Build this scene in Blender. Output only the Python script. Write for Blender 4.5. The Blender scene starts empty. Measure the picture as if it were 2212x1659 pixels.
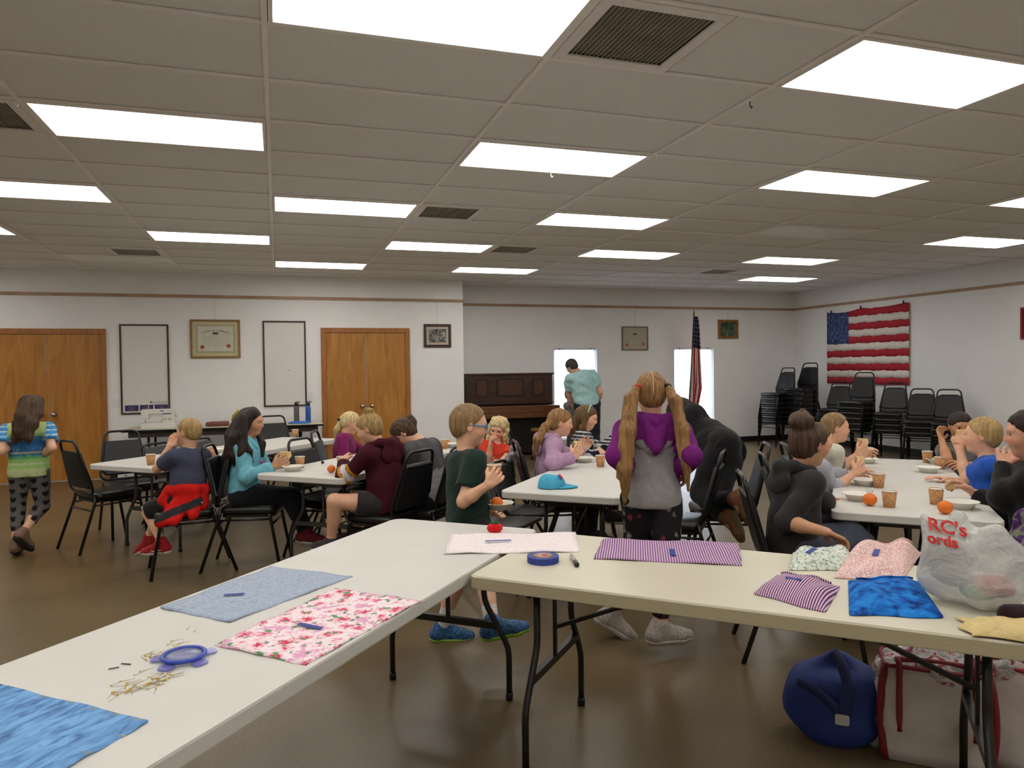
import bpy, bmesh, math, random
import numpy as np
from mathutils import Vector, Matrix

# ------------------------------------------------------------------ camera, world, exposure
SC = bpy.context.scene
COL = SC.collection
YAW, PITCH, ROLL, FPX, HC = 0.3114671, -0.0229196, -0.0119405, 1573.976, 1.50
IW, IH = 2212.0, 1659.0
_fw = np.array([math.sin(YAW)*math.cos(PITCH), math.cos(YAW)*math.cos(PITCH), math.sin(PITCH)])
_r0 = np.array([math.cos(YAW), -math.sin(YAW), 0.0])
_u0 = np.cross(_r0, _fw)
_r = math.cos(ROLL)*_r0 + math.sin(ROLL)*_u0
_u = -math.sin(ROLL)*_r0 + math.cos(ROLL)*_u0
CAMP = np.array([0.0, 0.0, HC])
cd = bpy.data.cameras.new('camera')
cam = bpy.data.objects.new('camera', cd)
COL.objects.link(cam)
cd.sensor_width = 36.0
cd.sensor_fit = 'HORIZONTAL'
cd.lens = FPX/IW*36.0
cd.clip_start = 0.05
cam.matrix_world = Matrix(((_r[0], _u[0], -_fw[0], 0), (_r[1], _u[1], -_fw[1], 0), (_r[2], _u[2], -_fw[2], HC), (0, 0, 0, 1)))
SC.camera = cam
W = bpy.data.worlds.new('world')
SC.world = W
W.use_nodes = True
_bg = W.node_tree.nodes['Background']
_bg.inputs[0].default_value = (0.80, 0.89, 1.0, 1)
_bg.inputs[1].default_value = 18.0
SC.view_settings.view_transform = 'Standard'
SC.view_settings.look = 'None'
SC.view_settings.gamma = 1.0
SC.view_settings.use_curve_mapping = False
SC.view_settings.exposure = -0.12
LIGHT_E = 8.5          # radiance of a lit ceiling panel
ZC = HC + 1.408473     # ceiling height

def ray(px, py):
    return _fw + _r*(px-IW/2)/FPX - _u*(py-IH/2)/FPX
def PZ(px, py, z):
    d = ray(px, py); return CAMP + d*((z-HC)/d[2])
def PY(px, py, Y):
    d = ray(px, py); return CAMP + d*(Y/d[1])
def PX(px, py, X):
    d = ray(px, py); return CAMP + d*(X/d[0])
def PD(px, py, D):
    return CAMP + ray(px, py)*D

def PDZ(px, D, z):
    """point on the vertical through pixel column px at camera depth D and height z."""
    py = 900.0
    for _ in range(30):
        p = PD(px, py, D); py += (p[2]-z)*FPX/D
    return PD(px, py, D)

# ------------------------------------------------------------------ materials
MATS = {}
def lin(c):
    return tuple(((v/255.0)/12.92 if v/255.0 <= 0.04045 else ((v/255.0+0.055)/1.055)**2.4) for v in c[:3])
def N(nt, t, **kw):
    n = nt.nodes.new(t)
    for k, v in kw.items():
        if k.startswith('i_'):
            n.inputs[k[2:].replace('_', ' ')].default_value = v
        else:
            setattr(n, k, v)
    return n
def mat(name, rgb=(128, 128, 128), rough=0.6, var=0.12, scale=20.0, bump=0.0, bscale=None, metal=0.0, stretch=None,
        spec=0.5, rgb2=None, emit=0.0, trans=0.0, attr=None, sheen=0.0, alpha=1.0, subs=0.0, detail=4.0):
    if name in MATS:
        return MATS[name]
    m = bpy.data.materials.new(name)
    m.use_nodes = True
    nt = m.node_tree
    b = nt.nodes['Principled BSDF']
    b.inputs['Roughness'].default_value = rough
    b.inputs['Metallic'].default_value = metal
    b.inputs['Specular IOR Level'].default_value = spec
    if alpha < 1: b.inputs['Alpha'].default_value = alpha
    if subs: 
        b.inputs['Subsurface Weight'].default_value = subs
        b.inputs['Subsurface Scale'].default_value = 0.02
        b.inputs['Subsurface Radius'].default_value = (1.0, 0.4, 0.25)
    if trans: b.inputs['Transmission Weight'].default_value = trans
    if sheen: b.inputs['Sheen Weight'].default_value = sheen
    c = lin(rgb)
    tc = N(nt, 'ShaderNodeTexCoord')
    mp = N(nt, 'ShaderNodeMapping')
    nt.links.new(tc.outputs['Object'], mp.inputs[0])
    if stretch: mp.inputs['Scale'].default_value = stretch
    nz = N(nt, 'ShaderNodeTexNoise', i_Scale=scale, i_Detail=detail)
    nt.links.new(mp.outputs[0], nz.inputs['Vector'])
    if attr:
        at = N(nt, 'ShaderNodeAttribute', attribute_name=attr)
        mx = N(nt, 'ShaderNodeMixRGB', blend_type='MULTIPLY')
        mx.inputs[0].default_value = 1.0
        rp = N(nt, 'ShaderNodeMapRange')
        rp.inputs['To Min'].default_value = 1-var; rp.inputs['To Max'].default_value = 1+var
        rp.inputs['From Min'].default_value = 0.3; rp.inputs['From Max'].default_value = 0.7
        nt.links.new(nz.outputs['Fac'], rp.inputs[0])
        nt.links.new(at.outputs['Color'], mx.inputs[1])
        nt.links.new(rp.outputs[0], mx.inputs[2])
        out = mx.outputs[0]
    else:
        rp = N(nt, 'ShaderNodeValToRGB')
        rp.color_ramp.elements[0].position = 0.3; rp.color_ramp.elements[1].position = 0.7
        if rgb2 is None:
            c0 = [v*(1-var) for v in c]; c1 = [min(1, v*(1+var)) for v in c]
        else:
            c0 = c; c1 = lin(rgb2)
        rp.color_ramp.elements[0].color = (*c0, 1); rp.color_ramp.elements[1].color = (*c1, 1)
        nt.links.new(nz.outputs['Fac'], rp.inputs[0])
        out = rp.outputs[0]
    nt.links.new(out, b.inputs['Base Color'])
    if emit:
        nt.links.new(out, b.inputs['Emission Color']); b.inputs['Emission Strength'].default_value = emit
    if bump:
        bn = N(nt, 'ShaderNodeBump', i_Strength=bump, i_Distance=0.01)
        n2 = N(nt, 'ShaderNodeTexNoise', i_Scale=bscale or scale*3, i_Detail=3.0)
        nt.links.new(mp.outputs[0], n2.inputs['Vector'])
        nt.links.new(n2.outputs['Fac'], bn.inputs['Height'])
        nt.links.new(bn.outputs[0], b.inputs['Normal'])
    MATS[name] = m
    return m
def ramp_stops(rp, stops):
    e = rp.color_ramp.elements
    while len(e) < len(stops): e.new(0.5)
    for i, (p, c) in enumerate(stops):
        e[i].position = p; e[i].color = (*lin(c), 1)

# ------------------------------------------------------------------ mesh collecting
class MB:
    def __init__(s): s.v = []; s.f = []; s.m = []; s.sm = []
    def add(s, vs, fs, smooth=False, mi=0):
        o = len(s.v); s.v += [tuple(map(float, p)) for p in vs]
        for f in fs: s.f.append(tuple(i+o for i in f)); s.sm.append(smooth); s.m.append(mi)
        return s
    def box(s, c, d, rz=0.0, mi=0, R=None):
        hx, hy, hz = d[0]/2, d[1]/2, d[2]/2
        vs = []
        for x, y, z in ((-1,-1,-1),(1,-1,-1),(1,1,-1),(-1,1,-1),(-1,-1,1),(1,-1,1),(1,1,1),(-1,1,1)):
            p = np.array((x*hx, y*hy, z*hz))
            if R is not None: p = R@p
            elif rz: p = np.array((p[0]*math.cos(rz)-p[1]*math.sin(rz), p[0]*math.sin(rz)+p[1]*math.cos(rz), p[2]))
            vs.append(p+np.array(c))
        return s.add(vs, [(0,3,2,1),(4,5,6,7),(0,1,5,4),(1,2,6,5),(2,3,7,6),(3,0,4,7)], False, mi)
    def bar(s, a, b, w, h, up=(0,0,1), mi=0):
        a = np.array(a, float); b = np.array(b, float); d = b-a; L = np.linalg.norm(d); d /= L
        up = np.array(up, float)
        x = np.cross(d, up)
        if np.linalg.norm(x) < 1e-4: x = np.cross(d, (0,1,0))
        x /= np.linalg.norm(x); z = np.cross(x, d)
        return s.box((a+b)/2, (w, L, h), mi=mi, R=np.stack([x, d, z], 1))
    def tube(s, pts, r, n=8, closed=False, mi=0, cap=True):
        pts = [np.array(p, float) for p in pts]; m = len(pts)
        rs = r if isinstance(r, (list, tuple)) else [r]*m
        rings = []
        prev = None
        for i in range(m):
            if closed: t = pts[(i+1) % m]-pts[i-1]
            else: t = pts[min(i+1, m-1)]-pts[max(i-1, 0)]
            t /= np.linalg.norm(t)+1e-12
            if prev is None:
                x = np.cross(t, (0,0,1))
                if np.linalg.norm(x) < 1e-3: x = np.cross(t, (1,0,0))
            else:
                x = prev-t*np.dot(prev, t)
            x /= np.linalg.norm(x)+1e-12; prev = x; y = np.cross(t, x)
            rings.append([pts[i]+rs[i]*(math.cos(2*math.pi*k/n)*x+math.sin(2*math.pi*k/n)*y) for k in range(n)])
        vs = [p for R_ in rings for p in R_]; fs = []
        for i in range(m if closed else m-1):
            j = (i+1) % m
            for k in range(n): fs.append((i*n+k, i*n+(k+1) % n, j*n+(k+1) % n, j*n+k))
        if not closed and cap: fs.append(tuple(range(n-1, -1, -1))); fs.append(tuple((m-1)*n+k for k in range(n)))
        return s.add(vs, fs, True, mi)
    def lathe(s, prof, c=(0,0,0), n=20, mi=0, R=None, smooth=True, sx=1, sy=1):
        vs = []; fs = []
        for (r, z) in prof:
            for k in range(n):
                a = 2*math.pi*k/n; p = np.array((r*sx*math.cos(a), r*sy*math.sin(a), z))
                if R is not None: p = R@p
                vs.append(p+np.array(c))
        for i in range(len(prof)-1):
            for k in range(n): fs.append((i*n+k, i*n+(k+1) % n, (i+1)*n+(k+1) % n, (i+1)*n+k))
        if prof[0][0] > 1e-6: fs.append(tuple(range(n-1, -1, -1)))
        if prof[-1][0] > 1e-6: fs.append(tuple((len(prof)-1)*n+k for k in range(n)))
        return s.add(vs, fs, smooth, mi)
    def prism(s, outline, z0, z1, mi=0, bev=0.0, T=None):
        o = np.array(outline, float); n = len(o); c = o.mean(0)
        def ins(d):
            v = o-c; L = np.linalg.norm(v, axis=1, keepdims=True); return c+v*(1-d/L)
        lay = [(o, z0), (o, z1)] if not bev else [(ins(bev), z0), (o, z0+bev), (o, z1-bev), (ins(bev), z1)]
        vs = []
        for q, z in lay: vs += [np.array((p[0], p[1], z)) for p in q]
        if T is not None: vs = [T(p) for p in vs]
        fs = [tuple(range(n-1, -1, -1)), tuple((len(lay)-1)*n+k for k in range(n))]
        for i in range(len(lay)-1):
            for k in range(n): fs.append((i*n+k, i*n+(k+1) % n, (i+1)*n+(k+1) % n, (i+1)*n+k))
        return s.add(vs, fs, False, mi)
    def grid(s, P, closed_u=False, mi=0, smooth=True, flip=False):   # P[i][j] points
        a = len(P); b = len(P[0]); vs = [p for row in P for p in row]; fs = []
        for i in range(a if closed_u else a-1):
            for j in range(b-1):
                q = (i*b+j, ((i+1) % a)*b+j, ((i+1) % a)*b+j+1, i*b+j+1)
                fs.append(q[::-1] if flip else q)
        return s.add(vs, fs, smooth, mi)
    def mesh(s, name, mats, smooth_all=None):
        me = bpy.data.meshes.new(name)
        me.from_pydata(s.v, [], s.f)
        for mm in (mats if isinstance(mats, (list, tuple)) else [mats]): me.materials.append(mm)
        me.polygons.foreach_set('material_index', s.m)
        me.polygons.foreach_set('use_smooth', s.sm if smooth_all is None else [smooth_all]*len(s.sm))
        me.update()
        return me
    def build(s, name, mats, parent=None, bevel=0.0, loc=None, rz=0.0, smooth_all=None, weld=False):
        return link(name, s.mesh(name, mats, smooth_all), parent, loc, rz, bevel)
def link(name, me, parent=None, loc=None, rz=0.0, bevel=0.0, solid=0.0):
    o = bpy.data.objects.new(name, me)
    COL.objects.link(o)
    if parent: o.parent = parent
    if loc is not None: o.location = loc
    if rz: o.rotation_euler = (0, 0, rz)
    if solid:
        md = o.modifiers.new('solid', 'SOLIDIFY'); md.thickness = solid; md.offset = 0
    if bevel:
        md = o.modifiers.new('bevel', 'BEVEL'); md.width = bevel; md.segments = 2; md.limit_method = 'ANGLE'; md.angle_limit = math.radians(40)
    return o
def tag(o, label=None, cat=None, group=None, kind=None):
    if label: o['label'] = label
    if cat: o['category'] = cat
    if group: o['group'] = group
    if kind: o['kind'] = kind
    return o
def thing(name, label, cat, loc=(0,0,0), rz=0.0, group=None):
    o = bpy.data.objects.new(name, None); COL.objects.link(o)
    o.location = loc; o.rotation_euler = (0, 0, rz); o.empty_display_size = 0.1
    return tag(o, label, cat, group)
def copy_tree(o, parent=None, loc=None, rz=None, label=None, group=None):
    c = o.copy(); COL.objects.link(c); c.parent = parent
    if loc is not None: c.location = loc
    if rz is not None: c.rotation_euler = (0, 0, rz)
    if label: c['label'] = label
    if group: c['group'] = group
    for ch in o.children: copy_tree(ch, c)
    return c
def rrect(w, h, r, n=5, cx=0.0, cy=0.0):
    out = []
    for (sx, sy, a0) in ((1,1,0),(-1,1,90),(-1,-1,180),(1,-1,270)):
        for k in range(n+1):
            a = math.radians(a0+90*k/n)
            out.append((cx+sx*(w/2-r)+r*math.cos(a), cy+sy*(h/2-r)+r*math.sin(a)))
    return out
_txt = {}
def text_mesh(s, size, name='text', align='CENTER', bold=0.0, ext=0.0006):
    cu = bpy.data.curves.new('t', 'FONT'); cu.body = s; cu.size = size; cu.align_x = align; cu.align_y = 'CENTER'; cu.extrude = ext; cu.offset = bold
    o = bpy.data.objects.new('t', cu); COL.objects.link(o)
    me = bpy.data.meshes.new_from_object(o.evaluated_get(bpy.context.evaluated_depsgraph_get()))
    bpy.data.objects.remove(o); bpy.data.curves.remove(cu)
    return me
# ------------------------------------------------------------------ room shell
X0, X1, Y0, YW, YB = -6.0, 9.8, -2.6, 11.45, 12.1
XJ = 2.87
def wood_mat(name, c0, c1, c2, rough=0.4, scale=3.0, stretch=(6, 6, 0.6)):
    if name in MATS: return MATS[name]
    m = bpy.data.materials.new(name); m.use_nodes = True; nt = m.node_tree; b = nt.nodes['Principled BSDF']
    tc = N(nt, 'ShaderNodeTexCoord'); mp = N(nt, 'ShaderNodeMapping'); mp.inputs['Scale'].default_value = stretch
    nt.links.new(tc.outputs['Object'], mp.inputs[0])
    n1 = N(nt, 'ShaderNodeTexNoise', i_Scale=scale, i_Detail=8.0, i_Distortion=1.2)
    nt.links.new(mp.outputs[0], n1.inputs['Vector'])
    rp = N(nt, 'ShaderNodeValToRGB'); ramp_stops(rp, [(0.28, c0), (0.5, c1), (0.74, c2)])
    nt.links.new(n1.outputs['Fac'], rp.inputs[0]); nt.links.new(rp.outputs[0], b.inputs['Base Color'])
    b.inputs['Roughness'].default_value = rough
    bn = N(nt, 'ShaderNodeBump', i_Strength=0.08, i_Distance=0.004)
    nt.links.new(n1.outputs['Fac'], bn.inputs['Height']); nt.links.new(bn.outputs[0], b.inputs['Normal'])
    MATS[name] = m; return m
M_WALL = mat('painted_wall', (240, 239, 238), 0.75, 0.02, 3.0, bump=0.25, bscale=90)
M_CEIL = mat('acoustic_tile', (243, 242, 238), 0.95, 0.05, 120.0, bump=0.6, bscale=260)
M_GRID = mat('grid_paint', (246, 243, 238), 0.5, 0.03, 8)
M_FLOOR = None
def floor_mat():
    m = bpy.data.materials.new('vinyl_floor'); m.use_nodes = True; nt = m.node_tree; b = nt.nodes['Principled BSDF']
    tc = N(nt, 'ShaderNodeTexCoord')
    n1 = N(nt, 'ShaderNodeTexNoise', i_Scale=1.1, i_Detail=5.0); n2 = N(nt, 'ShaderNodeTexNoise', i_Scale=150.0, i_Detail=3.0)
    nt.links.new(tc.outputs['Object'], n1.inputs['Vector']); nt.links.new(tc.outputs['Object'], n2.inputs['Vector'])
    r1 = N(nt, 'ShaderNodeValToRGB'); ramp_stops(r1, [(0.3, (107, 89, 61)), (0.72, (123, 105, 74))])
    r2 = N(nt, 'ShaderNodeValToRGB'); ramp_stops(r2, [(0.34, (190, 190, 190)), (0.62, (255, 255, 255))])
    mx = N(nt, 'ShaderNodeMixRGB', blend_type='MULTIPLY'); mx.inputs[0].default_value = 1.0
    nt.links.new(n1.outputs['Fac'], r1.inputs[0]); nt.links.new(n2.outputs['Fac'], r2.inputs[0])
    nt.links.new(r1.outputs[0], mx.inputs[1]); nt.links.new(r2.outputs[0], mx.inputs[2])
    nt.links.new(mx.outputs[0], b.inputs['Base Color'])
    n3 = N(nt, 'ShaderNodeTexNoise', i_Scale=6.0, i_Detail=4.0); nt.links.new(tc.outputs['Object'], n3.inputs['Vector'])
    r3 = N(nt, 'ShaderNodeMapRange'); r3.inputs['To Min'].default_value = 0.27; r3.inputs['To Max'].default_value = 0.37
    nt.links.new(n3.outputs['Fac'], r3.inputs[0]); nt.links.new(r3.outputs[0], b.inputs['Roughness'])
    return m
M_FLOOR = floor_mat()
M_BLACKBASE = mat('black_vinyl_base', (22, 21, 20), 0.45, 0.1, 10)
M_RAIL = wood_mat('rail_wood', (158, 124, 98), (176, 142, 114), (190, 156, 126), 0.55, 2, (1, 6, 6))
M_DOOR = wood_mat('birch_door', (156, 100, 34), (176, 118, 46), (196, 138, 62), 0.38, 1.6, (5, 5, 0.8))
M_CASE = wood_mat('casing_wood', (140, 86, 34), (160, 102, 44), (176, 118, 54), 0.4, 2.5, (8, 8, 0.7))
M_CHROME = mat('brushed_metal', (196, 192, 184), 0.25, 0.05, 20, metal=1.0)
M_BLACK = mat('black_enamel', (11, 11, 12), 0.28, 0.1, 30)
def struct(name, mb, m, parent=None, **k):
    o = mb.build(name, m, parent, **k)
    if parent is None: o['kind'] = 'structure'
    return o
struct('floor', MB().box(((X0+X1)/2, (Y0+YB)/2+0.2, -0.05), (X1-X0+0.6, YB-Y0+0.8, 0.1)), M_FLOOR)
# walls
struct('wall_back_left', MB().box(((X0+XJ)/2, YW+0.06, (ZC+0.2)/2), (XJ-X0, 0.12, ZC+0.2)), M_WALL)
struct('wall_jog', MB().box((XJ-0.06, (YW+0.12+YB)/2+0.0, (ZC+0.2)/2), (0.12, YB-YW-0.12, ZC+0.2)), M_WALL)
struct('wall_left', MB().box((X0-0.06, (Y0+YB)/2, (ZC+0.2)/2), (0.12, YB-Y0, ZC+0.2)), M_WALL)
struct('wall_right', MB().box((X1+0.06, (Y0+YB)/2, (ZC+0.2)/2), (0.12, YB-Y0+0.3, ZC+0.2)), M_WALL)
struct('wall_front', MB().box(((X0+X1)/2, Y0-0.06, (ZC+0.2)/2), (X1-X0, 0.12, ZC+0.2)), M_WALL)
WIN = [(4.68, 5.52, 0.20, 1.83), (7.10, 7.96, 0.20, 1.83)]
wb = MB()
xs = [XJ-0.12, WIN[0][0], WIN[0][1], WIN[1][0], WIN[1][1], X1]
for i in (0, 2, 4): wb.box(((xs[i]+xs[i+1])/2, YB+0.08, ZC/2+0.1), (xs[i+1]-xs[i], 0.16, ZC+0.2))
for w in WIN:
    wb.box(((w[0]+w[1])/2, YB+0.08, w[2]/2), (w[1]-w[0], 0.16, w[2])); wb.box(((w[0]+w[1])/2, YB+0.08, (ZC+0.2+w[3])/2), (w[1]-w[0], 0.16, ZC+0.2-w[3]))
struct('wall_back', wb, M_WALL)
# windows with blinds
M_VINYL = mat('window_vinyl', (228, 228, 230), 0.4, 0.02, 10)
def glass_mat():
    m = bpy.data.materials.new('pane_glass'); m.use_nodes = True; nt = m.node_tree
    for n in list(nt.nodes):
        if n.type == 'BSDF_PRINCIPLED': nt.nodes.remove(n)
    t = N(nt, 'ShaderNodeBsdfTransparent'); g = N(nt, 'ShaderNodeBsdfGlossy', i_Roughness=0.02); mx = N(nt, 'ShaderNodeMixShader'); lw = N(nt, 'ShaderNodeFresnel', i_IOR=1.3)
    nt.links.new(lw.outputs[0], mx.inputs[0]); nt.links.new(t.outputs[0], mx.inputs[1]); nt.links.new(g.outputs[0], mx.inputs[2])
    nt.links.new(mx.outputs[0], nt.nodes['Material Output'].inputs[0]); return m
M_PANE = glass_mat()
def blind_mat():
    m = bpy.data.materials.new('blind_slat'); m.use_nodes = True; nt = m.node_tree; b = nt.nodes['Principled BSDF']
    d = N(nt, 'ShaderNodeBsdfDiffuse'); d.inputs[0].default_value = (0.9, 0.9, 0.92, 1)
    t = N(nt, 'ShaderNodeBsdfTranslucent'); t.inputs[0].default_value = (0.9, 0.92, 0.96, 1); mx = N(nt, 'ShaderNodeMixShader'); mx.inputs[0].default_value = 0.5
    nt.links.new(d.outputs[0], mx.inputs[1]); nt.links.new(t.outputs[0], mx.inputs[2]); nt.links.new(mx.outputs[0], nt.nodes['Material Output'].inputs[0]); nt.nodes.remove(b); return m
M_BLIND = blind_mat()
for i, w in enumerate(WIN):
    cx = (w[0]+w[1])/2; ww = w[1]-w[0]; hh = w[3]-w[2]; cz = (w[2]+w[3])/2
    fr = MB(); t = 0.04
    fr.box((w[0]+t/2, YB+0.10, cz), (t, 0.07, hh)); fr.box((w[1]-t/2, YB+0.10, cz), (t, 0.07, hh))
    fr.box((cx, YB+0.10, w[3]-t/2), (ww-2*t, 0.07, t)); fr.box((cx, YB+0.10, w[2]+t/2), (ww-2*t, 0.07, t))
    wn = struct('window_%d' % (i+1), fr, M_VINYL)
    MB().box((cx, YB+0.11, cz), (ww-2*t, 0.006, hh-2*t)).build('pane', M_PANE, wn)
    MB().box((cx, YB+0.035, w[3]-0.015), (ww-0.02, 0.03, 0.028)).build('headrail', M_VINYL, wn)
    for sx in (-1, 1): MB().box((cx+sx*ww*0.36, YB+0.017, w[3]-0.012), (0.02, 0.006, 0.03)).build('bracket', mat('blind_clip', (120, 120, 140), 0.5), wn)
    sl = MB(); ca, sa = math.cos(math.radians(62)), math.sin(math.radians(62))
    z = w[3]-0.05
    while z > w[2]+0.03:
        sl.box((cx, YB+0.035, z), (ww-0.03, 0.026, 0.0012), R=np.array(((1,0,0),(0,ca,-sa),(0,sa,ca)))); z -= 0.026
    o = sl.build('blind_slats', M_BLIND, wn); o['kind'] = 'stuff'
    MB().box((cx, YB+0.035, w[2]+0.015), (ww-0.03, 0.026, 0.016)).build('bottom_rail', M_VINYL, wn)
# rails and baseboards
RZ = 2.575
def rail(n, a, b):
    mb = MB(); mb.bar((*a, RZ), (*b, RZ), 0.022, 0.034); mb.bar((*a, RZ+0.020), (*b, RZ+0.020), 0.030, 0.010)
    struct('trim_%d' % n, mb, M_RAIL)
rail(1, (X0, YW-0.012), (XJ-0.001, YW-0.012)); rail(2, (XJ+0.001, YB-0.012), (X1-0.03, YB-0.012)); rail(3, (X1-0.012, YB-0.001), (X1-0.012, Y0)); rail(4, (XJ+0.012, YW+0.02), (XJ+0.012, YB-0.03))
def base(n, a, b):
    struct('baseboard_'+n, MB().bar((*a, 0.051), (*b, 0.051), 0.012, 0.10), M_BLACKBASE)
base('back_left_a', (X0, YW-0.007), (-3.75, YW-0.007)); base('back_left_b', (-2.26, YW-0.007), (0.63, YW-0.007)); base('back_left_c', (2.0, YW-0.007), (XJ, YW-0.007))
base('back', (XJ+0.01, YB-0.007), (X1, YB-0.007)); base('right', (X1-0.007, YB-0.02), (X1-0.007, Y0)); base('jog', (XJ+0.007, YW+0.02), (XJ+0.007, YB-0.02))
# doors
def double_door(n, xa, xb, ztop):
    c = 0.075; z = ztop-c
    fr = MB()
    fr.box((xa+c/2, YW-0.012, z/2), (c, 0.035, z)); fr.box((xb-c/2, YW-0.012, z/2), (c, 0.035, z)); fr.box(((xa+xb)/2, YW-0.012, ztop-c/2), (xb-xa, 0.035, c))
    d = struct('door_%d' % n, fr, M_CASE, bevel=0.004)
    xm = (xa+xb)/2; lw = (xb-xa)/2-c
    for s in (-1, 1):
        lf = MB().box((xm+s*(lw/2+0.002), YW-0.008, (z+0.012)/2), (lw-0.006, 0.016, z-0.02)).build('door_leaf', M_DOOR, d, bevel=0.002)
        kx = xm+s*0.075; kz = 0.93
        R = np.array(((1,0,0),(0,0,-1),(0,1,0)), float)
        MB().lathe([(0.032, 0.0), (0.034, 0.006), (0.014, 0.012), (0.012, 0.035), (0.026, 0.045), (0.030, 0.058), (0.022, 0.070), (0.0, 0.072)], (kx, YW-0.016, kz), 14, R=R).build('door_knob', M_CHROME, lf)
        for hz in (0.25, 1.0, 1.8): MB().tube([(xm+s*(lw+0.002), YW-0.02, hz-0.045), (xm+s*(lw+0.002), YW-0.02, hz+0.045)], 0.007, 6).build('hinge', M_CHROME, lf)
    return d
double_door(1, -3.72, -2.27, 2.105); double_door(2, 0.64, 1.995, 2.135)
# ceiling
CX, CY = 1.2192, 0.6096
GX, GY = -0.02396, 3.14044
ceil = struct('ceiling', MB().box(((X0+X1)/2, (Y0+YB)/2+0.1, ZC+0.16), (X1-X0+0.3, YB-Y0+0.5, 0.06)), mat('ceiling_deck', (150, 146, 140), 0.9))
c_lo, c_hi, r_lo, r_hi = -5, 8, -10, 14
LIT = [(0,-1),(2,-1),(4,-1),(-2,-1),(-1,2),(1,2),(3,2),(5,2),(-3,2),(-2,5),(0,5),(2,5),(6,5),(-4,5),(-3,8),(-1,8),(1,8),(3,8),(5,8),(0,11),(2,11),(6,11),(-4,11),(-1,-4),(1,-4),(3,-4),(-3,-4),(5,-4),(0,-7),(2,-7),(4,-7),(-2,-7)]
OFF = [(4,5),(4,11),(-2,11)]
VENT = {(1,-1):0,(1,5):0,(2,8):0,(-2,2):1,(-2,10):1,(5,10):0}
def cellbox(c, r):
    x0 = max(GX+c*CX, X0); x1 = min(GX+(c+1)*CX, X1); y0 = max(GY+r*CY, Y0); y1 = min(GY+(r+1)*CY, YB); return x0, x1, y0, y1
tile_me = {}
def add_tile(x0, x1, y0, y1):
    w, h = round(x1-x0-0.020, 3), round(y1-y0-0.020, 3)
    if w < 0.03 or h < 0.03: return
    if (w, h) not in tile_me: tile_me[(w, h)] = MB().box((0, 0, 0.008), (w+0.012, h+0.012, 0.016)).mesh('ceiling_tile', M_CEIL)
    link('ceiling_tile', tile_me[(w, h)], ceil, ((x0+x1)/2, (y0+y1)/2, ZC+0.0062))
far = MB()
for r in range(r_lo, 15):
    for c in range(-5, 9):
        x0, x1, y0, y1 = cellbox(c, r)
        if x1-x0 < 0.03 or y1-y0 < 0.03: continue
        if (c, r) in LIT or (c, r) in OFF: continue
        if (c, r) in VENT:
            xm = (x0+x1)/2
            add_tile(*( (xm, x1, y0, y1) if VENT[(c, r)] == 0 else (x0, xm, y0, y1)))
        elif r < -2:
            far.box(((x0+x1)/2, (y0+y1)/2, ZC+0.016), (x1-x0-0.01, y1-y0-0.01, 0.016))
        else: add_tile(x0, x1, y0, y1)
o = far.build('ceiling_tile_field', M_CEIL, ceil); o['kind'] = 'stuff'
for c in range(-4, 9): 
    x = GX+c*CX
    if X0 < x < X1: MB().box((x, (Y0+YB)/2, ZC-0.001), (0.024, YB-Y0, 0.010)).add([], []).build('main_tee', M_GRID, ceil)
for r in range(r_lo, 15):
    y = GY+r*CY
    if Y0 < y < YB: MB().box(((X0+X1)/2, y, ZC), (X1-X0, 0.024, 0.008)).build('cross_tee', M_GRID, ceil)
# fixtures
def emis(name, col, e):
    m = bpy.data.materials.new(name); m.use_nodes = True; nt = m.node_tree; b = nt.nodes['Principled BSDF']
    b.inputs['Base Color'].default_value = (0.8, 0.8, 0.8, 1); b.inputs['Roughness'].default_value = 0.4
    nz = N(nt, 'ShaderNodeTexNoise', i_Scale=2.0); rp = N(nt, 'ShaderNodeValToRGB')
    rp.color_ramp.elements[0].color = (*[v*0.97 for v in col], 1); rp.color_ramp.elements[1].color = (*col, 1)
    nt.links.new(nz.outputs['Fac'], rp.inputs[0]); nt.links.new(rp.outputs[0], b.inputs['Emission Color']); b.inputs['Emission Strength'].default_value = e
    return m
M_LENS = emis('lit_lens', (1.0, 0.965, 0.90), LIGHT_E)
M_LENSOFF = mat('unlit_lens', (250, 252, 255), 0.22, 0.02, 60)
lab = {(0,-1): 'large lit ceiling light cut by the top edge of the photo', (2,-1): 'lit ceiling light at upper right, beyond the big square return grille', (-1,2): 'lit ceiling light at upper left, beside the dark vent corner',
 (1,2): 'lit ceiling light at centre of the ceiling, over the walking aisle', (3,2): 'lit ceiling light right of centre, in the second row from the camera', (5,2): 'lit ceiling light cut by the right edge, nearer one',
 (-2,5): 'lit ceiling light cut by the left edge, nearer one', (0,5): 'lit ceiling light with a dark square vent at its right end', (2,5): 'lit ceiling light in the third row, above the pigtailed girl', (6,5): 'lit ceiling light cut by the right edge, farther one',
 (-3,8): 'lit ceiling light, just a corner at the left edge', (-1,8): 'lit ceiling light above the framed certificate and whiteboards', (1,8): 'lit ceiling light with a dim vent at its right end', (3,8): 'lit ceiling light above the window with the man', (5,8): 'lit ceiling light nearer of the pair above the flag stand',
 (0,11): 'lit ceiling light nearest the left wall, above the right whiteboard', (2,11): 'lit ceiling light nearest the wall corner above the piano', (6,11): 'lit ceiling light farther of the pair above the flag stand',
 (4,5): 'unlit ceiling light panel between the lit ones at right', (4,11): 'unlit far ceiling light panel near the back wall', (-2,11): 'unlit ceiling light panel near the left wall above the door'}
fix_me = {}
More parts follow.
